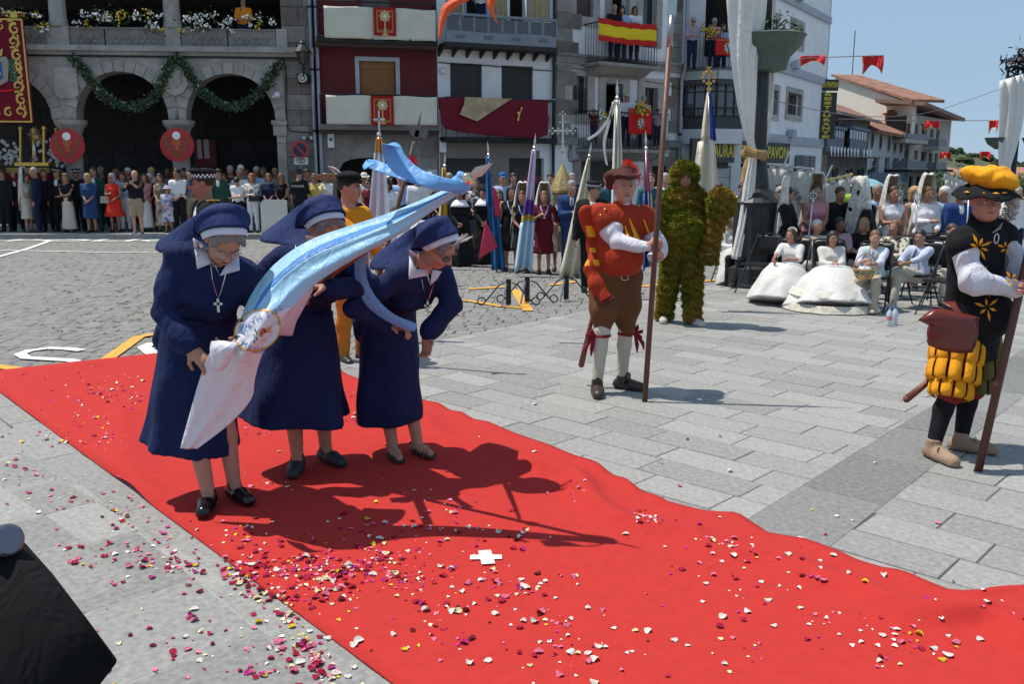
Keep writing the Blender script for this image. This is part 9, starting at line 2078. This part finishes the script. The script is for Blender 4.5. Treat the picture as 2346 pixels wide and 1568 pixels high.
for lab,st in (('thin wire sagging from the white side wall to the right lamp post',[(1765,228,26),(1870,252,28),(1960,265,32),(2050,266,36),(2150,252,40),(2290,204,44)]),('string carrying the near red pennants',[(1766,172,20),(1830,136,22),(1895,131,23),(1975,128,22),(2025,127,22)]),('string carrying the far red pennants',[(1920,272,30),(2060,276,33),(2200,276,34),(2290,276,34)])):
 m_=MB();m_.tube([Vector(p) for p in cr1([W3(u,v,Y) for u,v,Y in st],5)],.012,4);m_.build('wire',mat((.12,.12,.12),.6),label=lab,cat='wire')
# iron scroll racks, barrier panel, bottles, float, umbrella
for i,(u,v,lab) in enumerate(((1165,700,'first black scroll rack left of the paving corner'),(1208,694,'second black scroll rack beside the first'),(1298,688,'third black scroll rack nearest the right policeman'))):
 c=G3(u,v);t=thing('scroll_rack',Vector(c),lab,'iron rack','black iron scroll racks');m_=MB();m_.box(c+V(0,.1,.17),(.07,.07,.34));m_.build('post',M_iron,t);m_=MB();m_.tube([c+V(-.09,0,-.02),c+V(-.02,.08,.30)],.014,5);m_.build('stay',M_pipe,t)
 for sg in (-1,1):m_=MB();m_.tube([c+V(sg*.05,0,.30),c+V(sg*.12,0,.28),c+V(sg*.30,0,.06),c+V(sg*.36,0,.0)]+[c+V(sg*(.36+.055*math.sin(a)),0,.055-.055*math.cos(a))*1.0 for a in (.8,1.6,2.4,3.2,4.0,4.8)],.010,5);m_.build('scroll',M_iron,t)
a=W3(597,462,KY+.45);b=W3(658,462,KY+.45);t=thing('crowd_barrier',Vector((a[0],a[1],.09)),'cream covered barrier panel in front of the woman in navy','barrier');m_=MB();m_.plate([(a[0],.12),(b[0],.12),(b[0],1.0),(a[0]+.1,1.02),(a[0],.92)],lambda x,z,d:Vector((x,a[1]-d,z)),0,.05);m_.build('panel',cloth((.62,.60,.54)),t)
a=W3(890,505,14.2);b=W3(1010,500,14.2);m_=MB();m_.sheet([[Vector((a[0]+(b[0]-a[0])*j/16,14.2+.04*math.sin(j*1.3),z)) for j in range(17)] for z in (.0,.5,a[2])],.02);m_.build('barrier_cover',cloth((.66,.66,.66)),smooth=True,label='white covered barrier beneath the blue flag tip',cat='barrier')
for u,v,cc_,lab in ((2036,748,(.05,.35,.6),'clear water bottle with a light blue cap on the paving'),(2049,745,(.02,.08,.5),'clear water bottle with a dark blue cap on the paving')):
 c=Vector(G3(u,v));t=thing('water_bottle',c,lab,'bottle','water bottles');m_=MB();m_.lathe([(.03,0),(.034,.02),(.033,.12),(.034,.15),(.014,.19),(.013,.20)],c,12);m_.build('body',mat((.55,.62,.68),.1,'plain',var=.1),t,smooth=True);m_=MB();m_.lathe([(.015,0),(.015,.02)],c+Vector((0,0,.2)),10);m_.build('cap',mat(cc_,.4),t);m_=MB();m_.lathe([(.035,0),(.035,.045)],c+Vector((0,0,.075)),12);m_.build('label',mat((.6,.2,.22) if v==748 else (.6,.65,.75),.5),t)
yf=KY+1.1;pf=lambda u,v:P(u,v,yf);fl=thing('processional_float',Vector((pf(55,420).x,yf,0)),'gilded float with a silver sunburst monstrance under the maroon banner','float')
for nm,u0,v0,u1,v1,d,mt in (('upper_tier',26,372,104,380,.9,M_gold),('lower_tier',14,384,112,396,1.2,mat((.25,.16,.05),.5,'metal',.5)),('skirt',16,397,110,470,1.1,M_maroon)):a,b=pf(u0,v1),pf(u1,v0);m_=MB();m_.box(((a.x+b.x)/2,yf+.6,(a.z+b.z)/2),(b.x-a.x,d,b.z-a.z));m_.build(nm,mt,fl)
for u in (36,90):
 for dy in (.25,.95):m_=MB();a,b=pf(u,372),pf(u,292);m_.tube([a+Vector((0,dy,0)),b+Vector((0,dy,0))],.035,8);m_.ball(b+Vector((0,dy,0)),.06,8,5);m_.build('column',M_gold,fl)
m_=MB();c=pf(61,312)+Vector((0,.5,0));m_.ball(c,(.09,.04,.09),12,6);[m_.tube([c+Vector((.1*math.cos(a),0,.1*math.sin(a))),c+Vector(((.24+.04*(k%2))*math.cos(a),0,(.24+.04*(k%2))*math.sin(a)))],[.016,.004],4) for k,a in enumerate([i*.314 for i in range(20)])];m_.build('sunburst',mat((.5,.36,.16),.3,'metal',.9),fl);m_=MB();m_.lathe([(.16,0),(.1,.06),(.03,.15),(.05,.3),(.025,.45)],pf(61,368)+Vector((0,.5,0)),12);m_.build('stem',M_silver,fl)
for u in (6,112):m_=MB();[m_.ball(pf(u,352)+Vector((R.gauss(0,.16),.3,R.gauss(0,.2))),.05,6,4) for _ in range(50)];m_.build('white_flowers',mat((.4,.4,.4),.7),fl,kind='stuff')
m_=MB();c=Vector(W3(1982,426,17));m_.sheet([[c+Vector((.36*k*math.cos(a),.36*k*math.sin(a),.14-.15*k*k)) for a in [i*.3927 for i in range(17)]] for k in (.02,.5,1)],.01);um=thing('umbrella',Vector((c.x,c.y,0)),'pale blue umbrella above the lime shirted man','umbrella');m_.build('canopy',cloth((.22,.42,.50)),um);m_=MB();m_.tube([c+Vector((0,0,.25)),c-Vector((0,0,1.0))],.01,5);m_.build('shaft',M_pipe,um)
# black covered camera rig close to the lens, bottom left
rg=thing('covered_camera',Vector(G3(40,1900)),'black cloth covered camera rig at the bottom left corner','camera');q_=lambda u,v,Y:W3(u,v,Y)
rows=[[q_(-160,1180,1.75),q_(-60,1185,1.7),q_(10,1240,1.68),q_(45,1265,1.66)],[q_(-160,1300,1.7),q_(-40,1300,1.62),q_(50,1300,1.6),q_(110,1335,1.6)],[q_(-160,1480,1.62),q_(-20,1460,1.52),q_(110,1420,1.5),q_(195,1430,1.52)],[q_(-160,1620,1.6),q_(0,1600,1.5),q_(150,1530,1.48),q_(268,1512,1.5)],[q_(-160,1800,1.6),q_(20,1760,1.5),q_(130,1680,1.48),q_(196,1600,1.5)]]
sheet_rows(rows,rg,'black_cover',cloth((.004,.004,.005),.95),1,.02);a,b=q_(-30,1225,1.60),q_(22,1238,1.60);m_=MB();m_.lathe([(.026,0),(.031,.004),(.031,.035),(.028,.045),(.028,.075)],(0,0,0),24)
Mx=Matrix.Translation(b)@Vector((-.75,.45,-.25)).to_track_quat('Z','Y').to_matrix().to_4x4();m_.v=[Mx@p for p in m_.v];m_.build('grey_lens',mat((.16,.17,.20),.2,'metal',.7),rg,smooth=False)
m_=MB();g0=G3(-60,1900);m_.tube([W3(-40,1560,1.7),V(-.95,1.3,.0)],.015,6);m_.tube([W3(-40,1560,1.7),V(-1.3,1.9,.0)],.015,6);m_.tube([W3(-40,1560,1.7),V(-.6,1.9,0)],.015,6);m_.build('tripod_leg',M_iron,rg,kind='stuff')
# rose petals
PC=[('crimson',(.42,.008,.05),26),('dark red',(.17,.004,.012),10),('pink',(.70,.16,.27),24),('white',(.80,.75,.68),15),('cream',(.76,.68,.40),9),('yellow',(.72,.50,.03),4),('magenta',(.50,.02,.20),16)]
pm=[];rp_=random.Random(77)
for k in range(6):
 n=5;v_=[];f_=[]
 for i in range(n):
  for j in range(n):x,y=i/(n-1)*2-1,j/(n-1)*2-1;r0=max(abs(x),abs(y));l=math.hypot(x,y) or 1;x2,y2=x/l*r0,y/l*r0;v_.append((x2*.5*(1-.25*y2),y2*.62,.10+[.32,.22,.45,.15,.3,.5][k]*(x2*x2-.12*y2)+.06*math.sin(x*5+k)))
 for i in range(n-1):
  for j in range(n-1):f_.append((i*n+j,(i+1)*n+j,(i+1)*n+j+1,i*n+j+1))
 pm.append((v_,f_))
pmats=[cloth(c,.6) for _,c,_ in PC];pmesh={}
def on_carpet(x,y):return inpoly(x,y,CP)
cbv=bvh_of(carpet.data);carpet_inv=None
spots=[(60,870,90,8),(150,900,60,14),(230,905,60,30),(280,880,40,24),(200,960,90,26),(80,1000,70,18),(330,920,30,12),(250,1010,40,14),(60,1080,90,22),(160,1150,90,22),(290,1180,60,18),(330,1230,50,12),(250,1275,60,26),(370,1290,60,34),(440,1300,30,10),(560,1230,50,26),(620,1300,50,40),(720,1300,60,60),(800,1310,60,60),(880,1290,60,50),(930,1330,50,44),(700,1370,60,34),(760,1340,70,40),(540,1310,40,34),(590,1370,40,26),(560,1330,26,22),(640,1420,40,22),(680,1480,50,30),(720,1510,50,34),(740,1545,40,26),(590,1540,60,20),(460,1490,60,12),(360,1485,90,10),(480,1430,60,10),(200,1380,120,12),(860,1210,60,14),(960,1240,80,22),(1060,1200,90,16),(1160,1240,70,12),(1000,1420,90,22),(1100,1340,70,26),(1200,1350,60,24),(1050,1480,120,22),(1240,1440,90,18),(1280,1500,90,18),(1400,1480,110,20),(1320,1140,30,10),(1480,1200,26,14),(1500,1210,40,12),(1640,1255,40,14),(1720,1290,40,16),(1560,1330,90,10),(1700,1380,80,8),(1840,1340,60,12),(1900,1430,90,14),(2060,1460,90,24),(2100,1500,70,18),(1700,1500,90,10),(2240,1430,60,5),(830,960,30,20),(800,945,24,18),(600,1000,60,10),(640,1120,50,12),(990,1140,60,8),(1100,1010,60,6),(1500,960,300,5),(1900,1150,200,5),(150,720,150,8),(1750,1060,260,6)]
allp=[]
for u,v,sp,n in spots:
 for _ in range(int(n*1.25)):
  uu=u+rp_.gauss(0,sp*(.5 if rp_.random()<.6 else 1.3));vv_=v+rp_.gauss(0,sp*(.24 if rp_.random()<.6 else .7))
  if vv_<640:continue
  g_=G(uu,vv_);x,y=g_.x,g_.y
  if y<1.0:continue
  h=cbv.ray_cast(Vector((x,y,2)),Vector((0,0,-1)));z=h[0].z+.001 if h[0] is not None else (.003 if y<9.2 else-.022)
  ci=rp_.choices(range(7),[c[2] for c in PC])[0];ci=3 if (u>1000 and rp_.random()<.3) else ci;sz=.009+.023*rp_.random()**1.3*(.85 if ci in (1,6) else 1);sz=sz*.6 if rp_.random()<.3 else sz
  allp.append((math.hypot(x,y)/sz,x,y,z,ci,sz,rp_.randrange(6),rp_.uniform(0,6.28),rp_.random()<.3))
allp.sort();rest=[MB() for _ in PC]
for i,(_,x,y,z,ci,sz,k,a,flip) in enumerate(allp):
 if i<298:
  if (k,ci) not in pmesh:me=mesh('rose_petal',*pm[k],smooth=True);me.materials.append(pmats[ci]);pmesh[(k,ci)]=me
  wh='on the red carpet' if on_carpet(x,y) else 'on the granite paving'
  o_=bpy.data.objects.new('rose_petal',pmesh[(k,ci)]);COL.objects.link(o_);o_.location=(x,y,z+(sz*.45 if flip else 0));o_.rotation_euler=(math.pi if flip else rp_.uniform(-.2,.2),rp_.uniform(-.2,.2),a);o_.scale=(sz,sz,sz);setp(o_,f'{PC[ci][0]} rose petal lying {wh}','petal',f'{PC[ci][0]} rose petals {wh}')
 else:
  Mx=Matrix.Translation((x,y,z+(sz*.45 if flip else 0)))@Matrix.Rotation(a,4,'Z')@Matrix.Rotation(math.pi if flip else 0,4,'X')@Matrix.Scale(sz,4);rest[ci].add([Mx@Vector(p) for p in pm[k][0]],pm[k][1])
al=MB();mi=[]
for ci,mb_ in enumerate(rest):n0=len(al.v);al.v+=mb_.v;al.f+=[tuple(q+n0 for q in f) for f in mb_.f];al.m+=[ci]*len(mb_.f)
obj('scattered_petals',mesh('scattered_petals',al.v,al.f,True,al.m),pmats,label='many smaller rose petals scattered over the carpet and paving',cat='petals',kind='stuff')
m_=MB()
for _ in range(420):
 u,v=rp_.choice([(280,700),(120,650),(520,640),(200,600),(300,745),(420,610),(1180,650)]);p=G(u+rp_.gauss(0,110),v+rp_.gauss(0,22),-.02)
 if p.y>9:a=rp_.uniform(0,6.28);d=Vector((math.cos(a),math.sin(a),0))*rp_.uniform(.02,.07);n_=Vector((-d.y,d.x,0))*.2;m_.add([p-d,p-n_+Vector((0,0,.01)),p+d,p+n_],[(0,1,2,3)])
m_.build('dry_leaf_litter',mat((.10,.09,.04),.9),label='dry leaf litter scattered over the cobbled street',cat='litter',kind='stuff')
